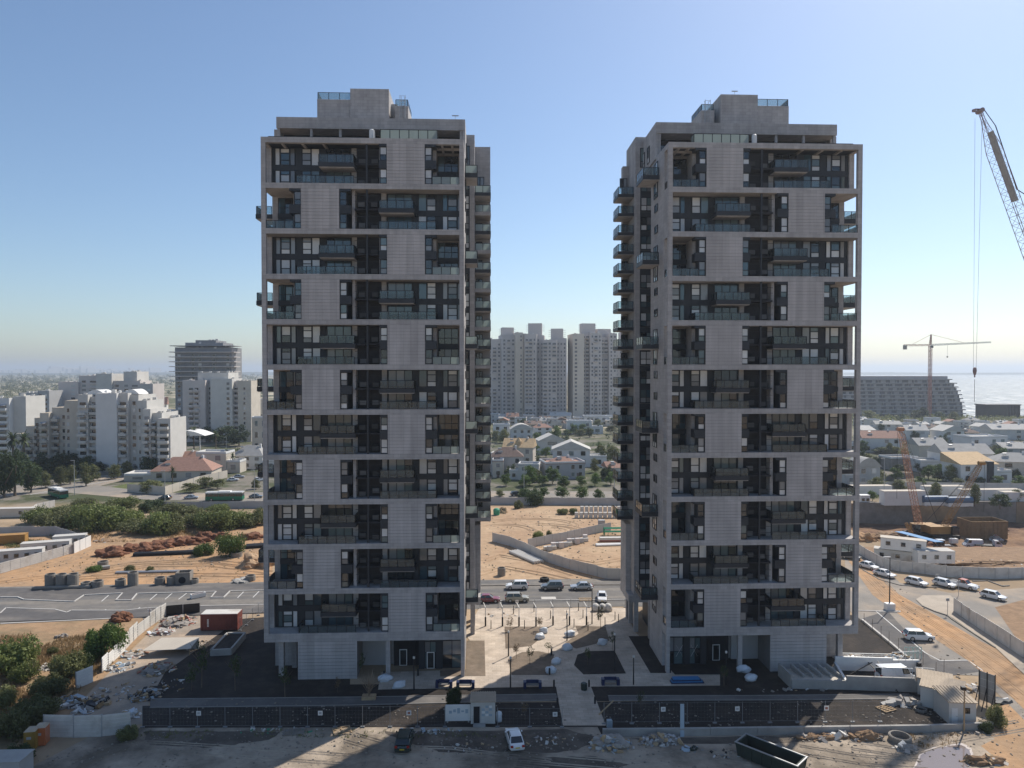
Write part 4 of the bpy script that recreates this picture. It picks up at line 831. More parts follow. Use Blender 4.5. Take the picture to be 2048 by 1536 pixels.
def roof(root, kind, W, D, z, rh, m, x=0, y=0, ov=.5):
    b = MB(); x0, x1, y0, y1 = x - W / 2 - ov, x + W / 2 + ov, y - ov, y + D + ov; xm, ym = x, y + D / 2
    if kind == 'flat':
        b.box(x - W / 2 - .1, x + W / 2 + .1, y - .1, y + D + .1, z, z + .25); o = b.build('roof', m, root)
        q = MB()
        for r in ((x - W / 2, x + W / 2, y, y + .25), (x - W / 2, x + W / 2, y + D - .25, y + D), (x - W / 2, x - W / 2 + .25, y + .25, y + D - .25), (x + W / 2 - .25, x + W / 2, y + .25, y + D - .25)): q.box(*r, z + .25, z + .95)
        q.build('parapet', 'whitewall', o)
        t = MB(); t.tube((x + W * .2, y + D * .5, z + .9), (x + W * .2 + 1.2, y + D * .5, z + .9), .3, None, 8); t.hexa([(x + W * .2 - .2, y + D * .4, z + .4), (x + W * .2 + 1.5, y + D * .4, z + .4), (x + W * .2 + 1.5, y + D * .4 + .1, z + .4), (x + W * .2 - .2, y + D * .4 + .1, z + .4)], [(x + W * .2 - .2, y + D * .48, z + 1.3), (x + W * .2 + 1.5, y + D * .48, z + 1.3), (x + W * .2 + 1.5, y + D * .48 + .1, z + 1.3), (x + W * .2 - .2, y + D * .48 + .1, z + 1.3)])
        t.build('solar_heater', 'metal', o); return o
    if kind == 'hip':
        k = min(D, W) * .5; b.add([(x0, y0, z), (x1, y0, z), (x1, y1, z), (x0, y1, z), (x0 + k, ym, z + rh), (x1 - k, ym, z + rh)], [(0, 1, 5, 4), (1, 2, 5), (2, 3, 4, 5), (3, 0, 4), (3, 2, 1, 0)])
    elif kind == 'gx': b.add([(x0, y0, z), (x1, y0, z), (x1, y1, z), (x0, y1, z), (x0, ym, z + rh), (x1, ym, z + rh)], [(0, 1, 5, 4), (2, 3, 4, 5), (1, 2, 5), (3, 0, 4), (3, 2, 1, 0)])
    elif kind == 'gy': b.add([(x0, y0, z), (x1, y0, z), (x1, y1, z), (x0, y1, z), (xm, y0, z + rh), (xm, y1, z + rh)], [(0, 4, 5, 3), (1, 2, 5, 4), (0, 1, 4), (2, 3, 5), (3, 2, 1, 0)])
    elif kind == 'shed': b.add([(x0, y0, z), (x1, y0, z), (x1, y1, z + rh), (x0, y1, z + rh), (x0, y1, z), (x1, y1, z)], [(0, 1, 2, 3), (0, 3, 4), (1, 5, 2), (4, 3, 2, 5), (0, 4, 5, 1)])
    elif kind == 'barrel':
        n = 10; ring = [[(x0 + (x1 - x0) * i / n, yy, z + rh * math.sin(math.pi * i / n)) for i in range(n + 1)] for yy in (y0, y1)]
        b.add(ring[0] + ring[1], [(i, i + 1, n + 2 + i, n + 1 + i) for i in range(n)] + [tuple(range(n + 1))[::-1], tuple(range(n + 1, 2 * n + 2))])
    o = b.build('roof', m, root)
    if kind in ('hip', 'gx') and W > 6: t = MB(); t.box(x - W * .3, x - W * .3 + 1.9, y + D * .2, y + D * .2 + .12, z + rh * .35, z + rh * .35 + 1.1).tube((x - W * .3, y + D * .3, z + rh * .8 + .3), (x - W * .3 + 1.4, y + D * .3, z + rh * .8 + .3), .32, None, 8); t.build('solar_heater', 'metal', o)
    if kind in ('hip', 'gx'): MB().box(x + W * .25, x + W * .25 + .8, ym - .4, ym + .4, z, z + rh + .6).build('chimney', 'whitewall', o)
    return o
def villa(px0, px1, yt, yb, kind, wall, rm, label, cols='ww', fl=2, dp=None, rz=0, rf=.32, annex=0, z=0, group='villas'):
    if not annex and (px1 - px0) > 34: annex = rnd.choice([0, 1, -1])
    rz = rz or rnd.uniform(-14, 14)
    p = G((px0 + px1) / 2, yb, z); k = mpp(p.y); W = (px1 - px0) * k; D = dp or max(7, min(12, W * .7)); Ht = (yb - yt) * k
    hw = Ht * (1 - rf) if kind != 'flat' else Ht - .7
    hw = max(hw, 3.0); r = thing('villa', label, 'house', p, R(rz), group)
    MB().box(-W / 2, W / 2, 0, D, -.2, hw).build('wall', wall, r)
    roof(r, kind, W, D, hw, Ht * rf, rm)
    wall_windows(r, -W / 2 + .4, W / 2 - .4, -.01, .2, fl, (hw - .2) / fl, cols, wall, size=(.38, .5))
    dr = MB().box(-.5, .5, -.1, .02, 0, 2.2).build('door', 'roofbrown', r, (W * .32 if W > 6 else 0, 0, .02)); MB().box(.3, .38, -.16, -.1, 1, 1.1).build('handle', 'metal', dr)
    if annex:
        aw = W * .45; sx = 1 if annex > 0 else -1; c = sx * (W / 2 + aw / 2 - .05)
        MB().box(c - aw / 2, c + aw / 2, .6, D * .8, -.2, hw * .55).build('annex_wall', wall, r); roof(r, 'flat', aw, D * .8 - .6, hw * .55, 0, 'roofpale', c, .6, 0)
        wall_windows(r, c - aw / 2 + .3, c + aw / 2 - .3, .59, .2, 1, hw * .5, 'w', wall)
    return r
def block(label, px0, px1, yb, vols, wall, depth, fh=3.0, joined=False, rz=0, name='apartment_block', cat='building', group=None, pane='g_dark', extras=None):
    """flats made of volumes: (px0, px1, ytop, set_back, columns, wall)"""
    c = G((px0 + px1) / 2, yb); k = mpp(c.y); r = thing(name, label, cat, c, R(rz), group)
    ja, jb = (MB(), MB()) if joined else (None, None); cx = (px0 + px1) / 2
    for (a, e, yt, sb, cols, *wm) in vols:
        x0, x1, h = (a - cx) * k, (e - cx) * k, (yb - yt) * k; wm = wm[0] if wm else wall
        MB().box(x0, x1, sb, sb + depth, -.2, h).build('wall', wm, r)
        pr = MB()
        for q in ((x0, x1, sb, sb + .3), (x0, x0 + .3, sb + .3, sb + depth), (x1 - .3, x1, sb + .3, sb + depth)): pr.box(*q, h, h + .9)
        pr.build('parapet', wm, r)
        if x1 - x0 > 4:
            q = MB()
            for i in range(int(2 + (x1 - x0) / 4)):
                xx, yy = rnd.uniform(x0 + .8, x1 - 2), sb + rnd.uniform(1, depth * .7)
                if i % 3: q.tube((xx, yy, h + 1.3), (xx + 1.3, yy, h + 1.3), .35, None, 7); q.box(xx - .1, xx + 1.5, yy - 1.2, yy - .9, h + .1, h + 1.2)
                else: q.box(xx, xx + 1.6, yy, yy + 1.4, h, h + 1.2 + rnd.random())
            tag(q.build('roof_clutter', 'dirty_white', r), kind='stuff')
        if cols: wall_windows(r, x0 + .3, x1 - .3, sb - .01, .6, max(1, int((h - 1) / fh)), fh, cols, wm, pane, joined=ja, balc=jb)
    if joined:
        for q, n_, m_ in ((ja, 'window_rows', 'far_glass'), (jb, 'balcony_rows', 'palegrey')):
            if q.v: tag(q.build(n_, m_, r), kind='stuff')
    return r, k, cx
AWN = ['beige', 'greywall', 'offwhite', 'roofgrey']
K['far_glass'] = M('far_window', (.07, .075, .085), .3, var=.4, scale=.4, spec=.5)
# --- left flats
w1, k, cx = block('white stepped block of flats with stacked balconies and a tall blank wall', 42, 345, 943, [
    (42, 58, 872, -1, 'b', 'beige'), (56, 72, 858, 1, 'b', 'beige'), (70, 88, 842, 2, 'bw', 'beige'), (86, 103, 832, 0, 'b', 'beige'), (101, 133, 822, 3, 'bw', 'beige'), (131, 165, 808, 1, 'w.w', 'beige'), (164, 183, 796, -2, 'b', 'offwhite'), (182, 201, 800, 0, 'b', 'offwhite'),
    (200, 240, 793, -3, '', 'whitewall'), (239, 257, 793, -1, 'b', 'offwhite'), (256, 273, 797, 1, 'w', 'offwhite'), (272, 291, 808, 0, 'ww', 'offwhite'), (290, 304, 824, -3, 'b', 'offwhite'), (303, 322, 832, -1, 'bw', 'offwhite'), (320, 344, 842, -4, 'b', 'offwhite')], 'whitewall', 16)
for i in range(9):
    t = MB(); t.tube((0, 0, 0), (0, 0, 1.6), .45, None, 8); t.build('water_tank', 'white', w1, ((172 + i * 9 - cx) * k, 6 + (i % 3) * 2, (943 - 792) * k))
for xa, xb, yy in ((165, 205, 793), (240, 270, 792)):
    roof(w1, 'barrel', (xb - xa) * k, 9, (943 - yy) * k, 2.2, 'whitewall', ((xa + xb) / 2 - cx) * k, 3, 0)
block('white block of flats cut by the left edge, with rounded top', -70, 42, 925, [(-70, 18, 803, 0, 'wbb', 'whitewall'), (18, 42, 800, 3, '.', 'offwhite')], 'whitewall', 15)
block('grey block of flats behind the white building at the left edge', 40, 96, 868, [(40, 76, 790, 0, 'w.w.', 'greywall'), (74, 96, 786, 1, 'ww', 'greywall')], 'greywall', 16, group='blocks behind the white flats')
block('wide pale grey block of flats rising behind the white stepped block', 122, 303, 862, [(122, 160, 768, 0, '.w', 'palestone'), (158, 196, 756, 2, 'wb', 'palestone'), (194, 224, 752, 0, '.', 'offwhite'), (222, 276, 766, 2, 'wwb', 'palestone'), (240, 266, 748, 5, '', 'offwhite'), (274, 303, 772, 0, 'ww', 'palestone')], 'palestone', 18)
lt5, k5, cx5 = block('dark-topped tower of flats with wide wrap-around balconies', 343, 470, 868, [(352, 462, 700, 1, 'w.ww.w.w', 'darkframe'), (366, 440, 690, 6, '', 'darkframe'), (385, 425, 685, 7, '', 'darkframe')], 'darkframe', 20)
for i in range(7):
    yy = 706 + i * 9.5; MB().box((344 - cx5) * k5, (470 - cx5) * k5, -2.2, 10, (868 - yy) * k5 - .5, (868 - yy) * k5).build('balcony_slab', 'palestone', lt5)
MB().box((345 - cx5) * k5, (469 - cx5) * k5, -1.5, 14, (868 - 695) * k5, (868 - 695) * k5 + .4).build('roof_slab', 'darkframe', lt5)
block('beige block of flats with open balcony columns beside the dark-topped tower', 366, 502, 884, [(368, 412, 765, 0, '.bb.', 'palestone'), (410, 424, 770, 4, 'w', 'greywall'), (422, 464, 762, 0, '..w', 'offwhite'), (390, 450, 750, 6, '', 'offwhite'), (462, 476, 768, 4, 'b', 'palestone'), (474, 500, 766, 1, '.w.', 'beige')], 'palestone', 18)
for i, (a, e, yt, yb, kd, wl, rm, lb, cl) in enumerate(((300, 345, 822, 872, 'flat', 'whitewall', 'roofpale', 'white terraced flats right of the stepped block', 'bbw'), (95, 122, 790, 862, 'gx', 'beige', 'rooftile', 'beige house with red roof between the grey blocks', 'ww'), (308, 332, 795, 840, 'gx', 'offwhite', 'rooftile', 'white house with small red roof behind the stepped block', 'ww'),
        (500, 530, 800, 872, 'flat', 'offwhite', 'roofpale', 'cream terrace house close to the left tower', 'bw'), (505, 535, 835, 905, 'flat', 'beige', 'roofpale', 'beige house in front of the cream terrace near the left tower', 'ww'))):
    villa(a, e, yt, yb, kd, wl, rm, lb, cl, 3)
villa(305, 420, 918, 962, 'hip', 'beige', 'rooftile', 'low beige house with broad red hipped roof by the left road', 'wwww', 1, rf=.55, dp=13)
villa(298, 402, 905, 938, 'gx', 'beige', 'rooftile', 'long red-roofed wing behind the low red-hipped house', '....', 1, rf=.5, dp=8)
villa(392, 452, 905, 946, 'flat', 'beige', 'roofpale', 'beige terraced house with roof steps beside the red-roofed house', 'ww', 2, annex=1)
villa(462, 526, 893, 938, 'hip', 'whitewall', 'roofgrey', 'white house with grey hipped roof next to the left tower', 'www', 2, rf=.42)
cn = thing('canopy', 'white curved canopy roof on slim posts beside the stepped flats', 'canopy', G(374, 908)); kk = mpp(G(374, 908).y)
roof(cn, 'barrel', 68 * kk, 12, 36 * kk, 2.6, 'white')
for x in (-30, -4, 24): MB().tube((x * kk, 1, 0), (x * kk, 1, 37 * kk), .3, None, 8).build('post', 'white', cn)
# --- tall blocks between the towers
tb = 'tall residential blocks between the towers'
def crowns(r, k, cx, yb, lst):
    for (a, e, y0, y1) in lst:
        o = MB().box((a - cx) * k, (e - cx) * k, 6, 16, (yb - y0) * k, (yb - y1) * k).build('roof_room', 'palestone', r)
        q = MB()
        for i in range(4):
            z = (yb - y1) * k - 1.5 - i * 1.7
            q.box((a - cx) * k - 2.2, (e - cx) * k + 2.2, 10.8, 11, z, z + .25)
        tag(q.build('cornice_rods', 'metal', o), kind='stuff')
C24 = 3.35
r, k, cx = block('tall pale tower of flats nearest the left tower, with rooftop room', 975, 1046, 838, [(975, 1004, 680, 2, 'wbw', 'palestone'), (1002, 1030, 672, -5, 'wbw', 'palegrey'), (1028, 1042, 668, -12, '.w', 'palesun')], 'palestone', 24, C24, True, 6, group=tb); crowns(r, k, cx, 838, [(1006, 1030, 672, 654)])
r, k, cx = block('middle tall pale tower of flats with two rooftop rooms', 1046, 1140, 840, [(1044, 1052, 668, 3, '', 'palesun'), (1050, 1074, 670, -7, 'bbw', 'palestone'), (1072, 1088, 672, 0, 'ww', 'palegrey'), (1086, 1114, 682, -9, 'bwb', 'palestone'), (1112, 1133, 678, 2, 'www', 'palegrey')], 'palestone', 24, C24, True, -7, group=tb); crowns(r, k, cx, 840, [(1055, 1083, 670, 645), (1101, 1126, 680, 656)])
r, k, cx = block('right-hand tall pale tower of flats, its left face coloured as if sunlit', 1139, 1232, 838, [(1140, 1162, 670, -10, 'w.', 'palesun'), (1160, 1178, 668, -2, 'bb', 'palestone'), (1176, 1200, 668, -7, 'wbw', 'palestone'), (1198, 1218, 676, 0, 'bb', 'palegrey'), (1216, 1232, 668, -5, 'ww', 'palestone')], 'palestone', 24, C24, True, 5, group=tb); crowns(r, k, cx, 838, [(1166, 1194, 668, 645), (1198, 1226, 676, 656)])
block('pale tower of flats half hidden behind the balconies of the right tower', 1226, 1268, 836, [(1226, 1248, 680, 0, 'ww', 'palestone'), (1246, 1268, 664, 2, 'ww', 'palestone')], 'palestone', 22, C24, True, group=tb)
# --- villas between the towers
V = [(998, 1020, 829, 850, 'shed', 'whitewall', 'roofgrey', 'white house with grey slanted roof below the tall blocks', 'w'), (1013, 1036, 826, 850, 'gx', 'greywall', 'rooftile', 'small grey house with red roof below the tall blocks', 'w'), (986, 1020, 849, 876, 'flat', 'whitewall', 'roofpale', 'white cubic house beside the left tower', 'ww'),
     (1022, 1066, 848, 880, 'barrel', 'whitewall', 'roofpale', 'white house with curved roof and ribbon window', 'www'), (1051, 1084, 842, 862, 'gx', 'beige', 'roofbrown', 'beige house with dark brown roof', 'w'), (1070, 1104, 848, 870, 'hip', 'whitewall', 'rooftile', 'white house with small bright red hipped roof', 'ww'), (1080, 1112, 836, 856, 'gx', 'offwhite', 'roofgrey', 'low house with long grey roof below the middle block', 'w'),
     (1099, 1140, 825, 846, 'gx', 'whitewall', 'roofpale', 'white house with pale gabled roof below the middle block', 'ww'), (1134, 1184, 842, 868, 'flat', 'whitewall', 'roofpale', 'bluish white flat-roofed house in the shade of trees', 'w.w'), (1168, 1232, 832, 852, 'flat', 'whitewall', 'roofpale', 'long white terrace below the right-hand tall block', 'wwww'),
     (1006, 1066, 878, 930, 'gx', 'beige', 'rooftan', 'large beige house with tan roof and small turret', 'w.w'), (984, 1046, 896, 950, 'hip', 'greywall', 'roofbrown', 'grey house with brown hipped roof beside the left tower', '..w'), (1078, 1132, 868, 908, 'gy', 'offwhite', 'roofpale', 'pale gabled house behind the big white house', 'w'), (1105, 1180, 882, 934, 'gy', 'whitewall', 'roofpale', 'big white house with low gable and three windows', 'www'),
     (1036, 1078, 928, 960, 'flat', 'offwhite', 'roofgrey', 'small cream flat-roofed house behind the street trees', 'ww'), (1090, 1172, 924, 958, 'flat', 'greywall', 'rooftile', 'grey flat house with roof terrace and red roof hump', 'ww.ww'), (1214, 1262, 924, 958, 'gx', 'offwhite', 'rooftile', 'cream house with red roof beside the right tower', 'ww'), (985, 1007, 920, 955, 'flat', 'beige', 'rooftile', 'narrow pink-beige house at the edge of the left tower', 'w')]
for v in V:
    r = villa(*v)
    if 'turret' in v[7]: q = MB(); q.lathe([(1.5, 0), (1.5, 2.5), (0, 4.5)], 8, (0, 2, 8.2)); q.build('turret', 'rooftan', r)
    if 'roof hump' in v[7]: roof(r, 'hip', 8.5, 6, 6.6, 1.8, 'rooftile', 0, 2)
V = [(1753, 1802, 842, 862, 'gx', 'offwhite', 'roofgrey', 'low house with wide grey roof on the right, far row', 'www'), (1722, 1752, 852, 876, 'shed', 'whitewall', 'roofpale', 'white house with tilted pale roof beside the right tower', 'w'), (1726, 1802, 862, 905, 'gx', 'whitewall', 'rooftile', 'white house with two red roof slopes and lit terrace', 'w.ww'), (1813, 1856, 850, 882, 'gx', 'whitewall', 'roofpale', 'white house with pale ridge roof behind the red crane boom', 'ww'),
     (1852, 1884, 848, 868, 'hip', 'offwhite', 'roofbrown', 'low house with brown hipped roof, far row on the right', 'w'), (1836, 1898, 876, 920, 'gx', 'beige', 'roofgrey', 'plain beige house with grey gabled roof and blank wall', '...'), (1882, 1932, 850, 884, 'gy', 'whitewall', 'roofpale', 'white house with slanted skylight and arched doorway', 'ww'), (1925, 1960, 858, 880, 'hip', 'beige', 'roofbrown', 'small tan house with brown roof on the right', 'w'),
     (1955, 1986, 846, 866, 'gy', 'whitewall', 'roofpale', 'small white gabled house in the far row on the right', 'w'), (1984, 2070, 848, 880, 'gx', 'offwhite', 'roofpale', 'wide cream house with broad pale roof at the right edge', 'wwww'), (1936, 2022, 872, 908, 'flat', 'whitewall', 'roofpale', 'wide white flat-roofed house with roof terrace', 'w.ww'), (2008, 2080, 886, 918, 'gx', 'greywall', 'roofgrey', 'grey-roofed house at the right edge', 'www'),
     (1886, 1988, 888, 946, 'gx', 'whitewall', 'roofgrey', 'large white house with broad grey roof above the pit', 'ww.'), (1918, 1998, 908, 968, 'shed', 'whitewall', 'rooftan', 'modern white house with stacked balconies and dark stair tower', 'w.w'), (1998, 2075, 906, 958, 'hip', 'beige', 'roofgrey', 'beige-grey house at the right edge above the pit', 'ww'), (1712, 1762, 914, 972, 'barrel', 'greywall', 'roofgrey', 'grey house with curved concrete roof beside the right tower', 'ww'),
     (1800, 1826, 846, 858, 'flat', 'beige', 'rooftile', 'small ochre house left of the pale ridge roof', 'w'), (1780, 1840, 914, 940, 'flat', 'conc_d', 'conc_d', 'long brown garden building below the beige blank house', '....')]
for v in V:
    r = villa(*v, 2)
    if 'stair tower' in v[7]: MB().box(3.2, 5.6, -.6, 2, 0, 8.6).build('stair_tower', 'dark', r)
rg = random.Random(21)
for i in range(15):
    x = 990 + i * 16.5; y = 846 + (i * 7) % 13; wl = rg.choice(['whitewall', 'offwhite', 'beige', 'greywall']); kd = rg.choice(['flat', 'gx', 'hip', 'flat', 'gy'])
    villa(x - 10, x + 9 + 4 * rg.random(), y - 15 - 5 * rg.random(), y, kd, wl, rg.choice(['rooftile', 'roofgrey', 'roofpale', 'roofbrown']), '%s small house from the left in the far row below the tall blocks' % ORD[i], rg.choice(['ww', 'w', 'wb']), 2, group='far row of houses')
for i in range(17):
    x = 1728 + i * 20; y = 851 + (i * 5) % 11; wl = rg.choice(['whitewall', 'offwhite', 'beige', 'whitewall']); kd = rg.choice(['flat', 'gx', 'hip', 'flat', 'gy'])
    villa(x - 11, x + 9 + 5 * rg.random(), y - 13 - 5 * rg.random(), y, kd, wl, rg.choice(['rooftile', 'roofgrey', 'roofpale', 'roofpale']), '%s small house from the left in the far row below the hotel' % ORD[i], rg.choice(['ww', 'w', 'wb']), 2, group='far row of houses by the sea')
# --- terraced hotel by the sea
c = G(1820, 834); k = mpp(c.y); hr = thing('hotel', 'long grey terraced hotel by the sea, stepped at its right end', 'hotel', c)
ends = [1938, 1937, 1936, 1934, 1931, 1929, 1926, 1921, 1918, 1908]
fh = (834 - 756) * k / 10
for i, e in enumerate(ends):
    x0, x1 = (1640 - 1820) * k, (e - 1820) * k; z = i * fh
    b = MB(); n = 14
    f = [((x0 + (x1 - x0) * t / n), 3 * math.sin(t / n * 2.2 + .4)) for t in range(n + 1)]
    b.prism([(x, y - 1.8) for x, y in f] + [(x1, 20), (x0, 20)], z + fh - .9, z + fh); b.build('terrace_slab', 'hotel_slab' if 'hotel_slab' in K else K.setdefault('hotel_slab', M('hotel_slab', (.36, .345, .35), .9)), hr)
    wl = MB(); wl.prism([(x, y + .6) for x, y in f[:-1]] + [(x1 - 1.2, f[-1][1] + .6), (x1 - 1.2, 19.5), (x0, 19.5)], z, z + fh - .9); wl.build('storey_wall', K.setdefault('hotel_wall', M('hotel_wall', (.13, .13, .145), .7, var=.3, scale=.12)), hr)
    fn = MB()
    for t in range(n): (fn.box(f[t][0], f[t][0] + .4, f[t][1] - 1.0, f[t][1] + .7, z, z + fh - .9) if (t + i) % 2 else None); fn.box(f[t][0] + 3.5, f[t][0] + 6 + (i * t) % 4, f[t][1] + .3, f[t][1] + .62, z, z + 2.2)
    tag(fn.build('balcony_fins', 'hotel_slab', hr), kind='stuff')
MB().box((1640 - 1820) * k, (1904 - 1820) * k, 4, 18, 10 * fh, 10 * fh + 2.6).build('roof_storey', 'hotel_slab', hr)
# dark frame pavilion by the shore
c = G(2005, 836); k = mpp(c.y); pv = thing('pavilion', 'black framed pavilion on the shore at the right edge', 'pavilion', c)
MB().box(-35 * k, 12 * k, 0, 14, 0, 26 * k).build('wall', 'black', pv); MB().box(-36 * k, 38 * k, -1, 15, 26 * k, 28 * k).build('roof', 'black', pv)
for x in (16, 22, 28, 36): MB().box(x * k, (x + 1.6) * k, 0, 14, 0, 26 * k).build('post', 'black', pv)
for i, x in enumerate((1895, 1912, 1922, 1930, 1945, 1955, 1968, 1985, 2000, 2020)):
    o = thing('parked_car', '%s of the tiny glinting cars parked by the shore, from the left' % ORD[i], 'car', G(x, 842), R(rnd.choice([0, 80, 90])), 'cars parked by the shore')
    b = MB(); b.box(-2.1, 2.1, -.85, .85, .3, .9).hexa([(-1.5, -.8, .9), (1.1, -.8, .9), (1.1, .8, .9), (-1.5, .8, .9)], [(-1.1, -.65, 1.5), (.5, -.65, 1.5), (.5, .65, 1.5), (-1.1, .65, 1.5)]); b.build('body', rnd.choice(['car_white', 'car_silver']), o)
# far skyline
rg = random.Random(5); b = MB()
for i in range(70):
    x = rg.choice([rg.gauss(-5400, 520), rg.gauss(-4700, 700), rg.uniform(-6800, -2500)]); h = 16 + abs(rg.gauss(0, 20)) + (22 if -5700 < x < -5000 and rg.random() < .4 else 0); w_ = 14 + 16 * rg.random()
    b.box(x, x + w_, 9000 + rg.random() * 400, 9450, 0, h + 12)
tag(b.build('city_skyline', 'greywall'), 'far city skyline on the left horizon', 'skyline', None, 'stuff')
# ------------------------------------------------------------------ vehicles
def wheel_meshes():
    if 'wheel' not in _cache:
        t = MB(); n = 14
        for y0, y1 in ((-.11, .11),):
            t.tube((0, y0, 0), (0, y1, 0), 1, 1, n)
        _cache['wheel'] = t.mesh('tyre', 'tyre'); r = MB(); r.tube((0, -.125, 0), (0, .125, 0), .62, .62, 10); _cache['rim'] = r.mesh('rim', 'rim')
    return _cache['wheel'], _cache['rim']
def add_wheels(r, xs, hw, rad=.33, wid=1.0):
    t, q = wheel_meshes()
    for x in xs:
        for s in (-1, 1):
            o = put('wheel', t, r, (x, s * (hw - .1), rad), 0, (rad, wid, rad)); put('rim', q, o)
SH = {  # length, half width, hood z, belt z, roof z, cabin (base front, top front, top rear, base rear), bonnet start
    'sedan': (4.5, .88, .86, .95, 1.46, (.95, .25, -1.05, -1.75)), 'hatch': (4.2, .87, .88, .97, 1.52, (1.0, .35, -1.5, -1.98)),
    'suv': (4.5, .92, 1.0, 1.08, 1.68, (1.0, .4, -1.75, -2.1)), 'van': (5.0, .98, 1.1, 1.25, 2.2, (1.9, 1.25, -2.35, -2.45)), 'pickup': (5.2, .92, 1.05, 1.1, 1.75, (1.0, .4, -.7, -.85))}
_cars = {}
def car_meshes(kind):
    if kind in _cars: return _cars[kind]
    L_, hw, zh, zb, zr, (bf, tf, tr, br) = SH[kind]; h = L_ / 2
    st = [(h, .72, .38, .62), (h - .12, .90, .26, .72), (h - .5, .99, .22, zh - .06), (bf + .15, 1, .2, zh), (bf - .3, 1, .2, zb), (br + .2, 1, .2, zb), (-h + .35, .99, .22, zb - .04 if kind != 'pickup' else zb), (-h + .08, .93, .28, zb - .14), (-h, .82, .4, zb - .3)]
    rs = []
    for x, f, z0, z1 in st:
        a = hw * f; zm = z0 + (z1 - z0) * .55
        rs.append([(x, -a * .86, z0), (x, -a, z0 + .14), (x, -a, zm), (x, -a * .93, z1 - .03), (x, -a * .8, z1), (x, a * .8, z1), (x, a * .93, z1 - .03), (x, a, zm), (x, a, z0 + .14), (x, a * .86, z0)])
    body = MB().rings(rs); ins = .84; itop = .70
    cab = MB().hexa([(br, -hw * ins, zb - .02), (bf, -hw * ins, zb - .06), (bf, hw * ins, zb - .06), (br, hw * ins, zb - .02)], [(tr, -hw * itop, zr - .06), (tf, -hw * itop, zr - .06), (tf, hw * itop, zr - .06), (tr, hw * itop, zr - .06)])
    rf = MB().rings([[(tf + .1, -hw * itop * .98, zr - .075), (tf + .1, hw * itop * .98, zr - .075), (tr - .1, hw * itop * .98, zr - .075), (tr - .1, -hw * itop * .98, zr - .075)], [(tf + .02, -hw * itop, zr - .04), (tf + .02, hw * itop, zr - .04), (tr, hw * itop, zr - .04), (tr, -hw * itop, zr - .04)], [(tf - .2, -hw * .58, zr), (tf - .2, hw * .58, zr), (tr + .2, hw * .58, zr), (tr + .2, -hw * .58, zr)]])
    for s in (-1, 1):
        e = 1.012
        for (x0, x1) in ((bf, tf), (br, tr), ((bf + br) / 2 - .05, (tf + tr) / 2 - .05)): rf.bar((x0, s * hw * ins * e, zb - .04), (x1, s * hw * itop * e, zr - .05), .09, .05)
        if kind == 'van': rf.hexa([(br, s * hw * ins * 1.005, zb - .02), (.7, s * hw * ins * 1.005, zb - .02), (.7, s * hw * (ins + .02), zb - .02), (br, s * hw * (ins + .02), zb - .02)], [(tr, s * hw * itop * 1.005, zr - .06), (.5, s * hw * itop * 1.005, zr - .06), (.5, s * hw * (itop + .02), zr - .06), (tr, s * hw * (itop + .02), zr - .06)])
    mir = MB()
    for s in (-1, 1): mir.box(bf - .35, bf - .2, s * hw, s * (hw + .16), zb, zb + .14)
    hl = MB().box(-.1, .06, -.17, .17, -.07, .08).mesh('headlight', 'lamp_clear'); tl = MB().box(-.06, .08, -.15, .15, -.1, .12).mesh('tail_light', 'lamp_red'); npl = MB().box(-.02, .02, -.26, .26, -.06, .06).mesh('number_plate', 'plate')
    _cars[kind] = (body, cab.mesh('windows', 'carglass'), rf, mir, hl, tl, npl); return _cars[kind]
K['lamp_clear'] = M('clear_lamp_lens', (.6, .6, .58), .15); K['lamp_red'] = M('red_lamp_lens', (.35, .02, .015), .2); K['plate'] = M('yellow_number_plate', (.65, .46, .04), .5)
def car(px, py, rz, kind, pt, label, z=0, group=None, roofm=None, cat='car'):
    r = thing('car' if kind not in ('van', 'pickup') else kind if kind == 'van' else 'pickup_truck', label, cat, G(px, py, z) + Vector((0, 0, .05)), R(rz), group)
    body, cab, rf, mir, hl, tl, npl = car_meshes(kind); L_, hw, zh, zb, zr, cb = SH[kind]
    for nm, b, m in (('body', body, pt), ('roof', rf, roofm or pt), ('wing_mirror', mir, pt)):
        k = (kind, nm, m)
        if k not in _cars: _cars[k] = b.mesh(nm, m, smooth=False)
        if nm == 'wing_mirror': put('wing_mirrors', _cars[k], r)
        else: put(nm, _cars[k], r)
    put('windows', cab, r)
    for s in (-1, 1): put('headlight', hl, r, (L_ / 2 - .12, s * hw * .68, zh - .22)); put('tail_light', tl, r, (-L_ / 2 + .04, s * hw * .74, zb - .2))
    put('number_plate', npl, r, (L_ / 2 + .01, 0, .5)); put('number_plate', npl, r, (-L_ / 2 - .01, 0, .62))
    add_wheels(r, (L_ * .31, -L_ * .29), hw, .33 if kind in ('sedan', 'hatch') else .38)
    if kind == 'pickup': MB().box(-L_ / 2 + .15, cb[3] - .1, -hw * .8, hw * .8, zb - .12, zb + .02).build('load_bed', 'black', r)
    return r
sc_ = 'cars on the street between the towers'
car(1034, 1178, 180, 'suv', 'car_white', 'white SUV, leftmost of the three cars along the far kerb', group=sc_)
car(1104, 1179, 180, 'suv', 'car_grey', 'dark grey SUV between a white and a silver car at the far kerb', group=sc_)
car(1163, 1179, 180, 'sedan', 'car_silver', 'silver-grey sedan, rightmost of three cars along the far kerb', group=sc_)
car(976, 1204, 0, 'sedan', 'car_red', 'dark red car half hidden behind the left tower', group=sc_)
car(1034, 1203, 0, 'suv', 'car_beige', 'silver-beige SUV nearest the pergola, with roof rails', group=sc_)
car(1204, 1200, -98, 'sedan', 'car_white', 'white car facing the viewer beside the pallet on the street', group=sc_)
car(1837, 1280, -8, 'suv', 'car_white', 'white SUV driving on the road right of the right tower')
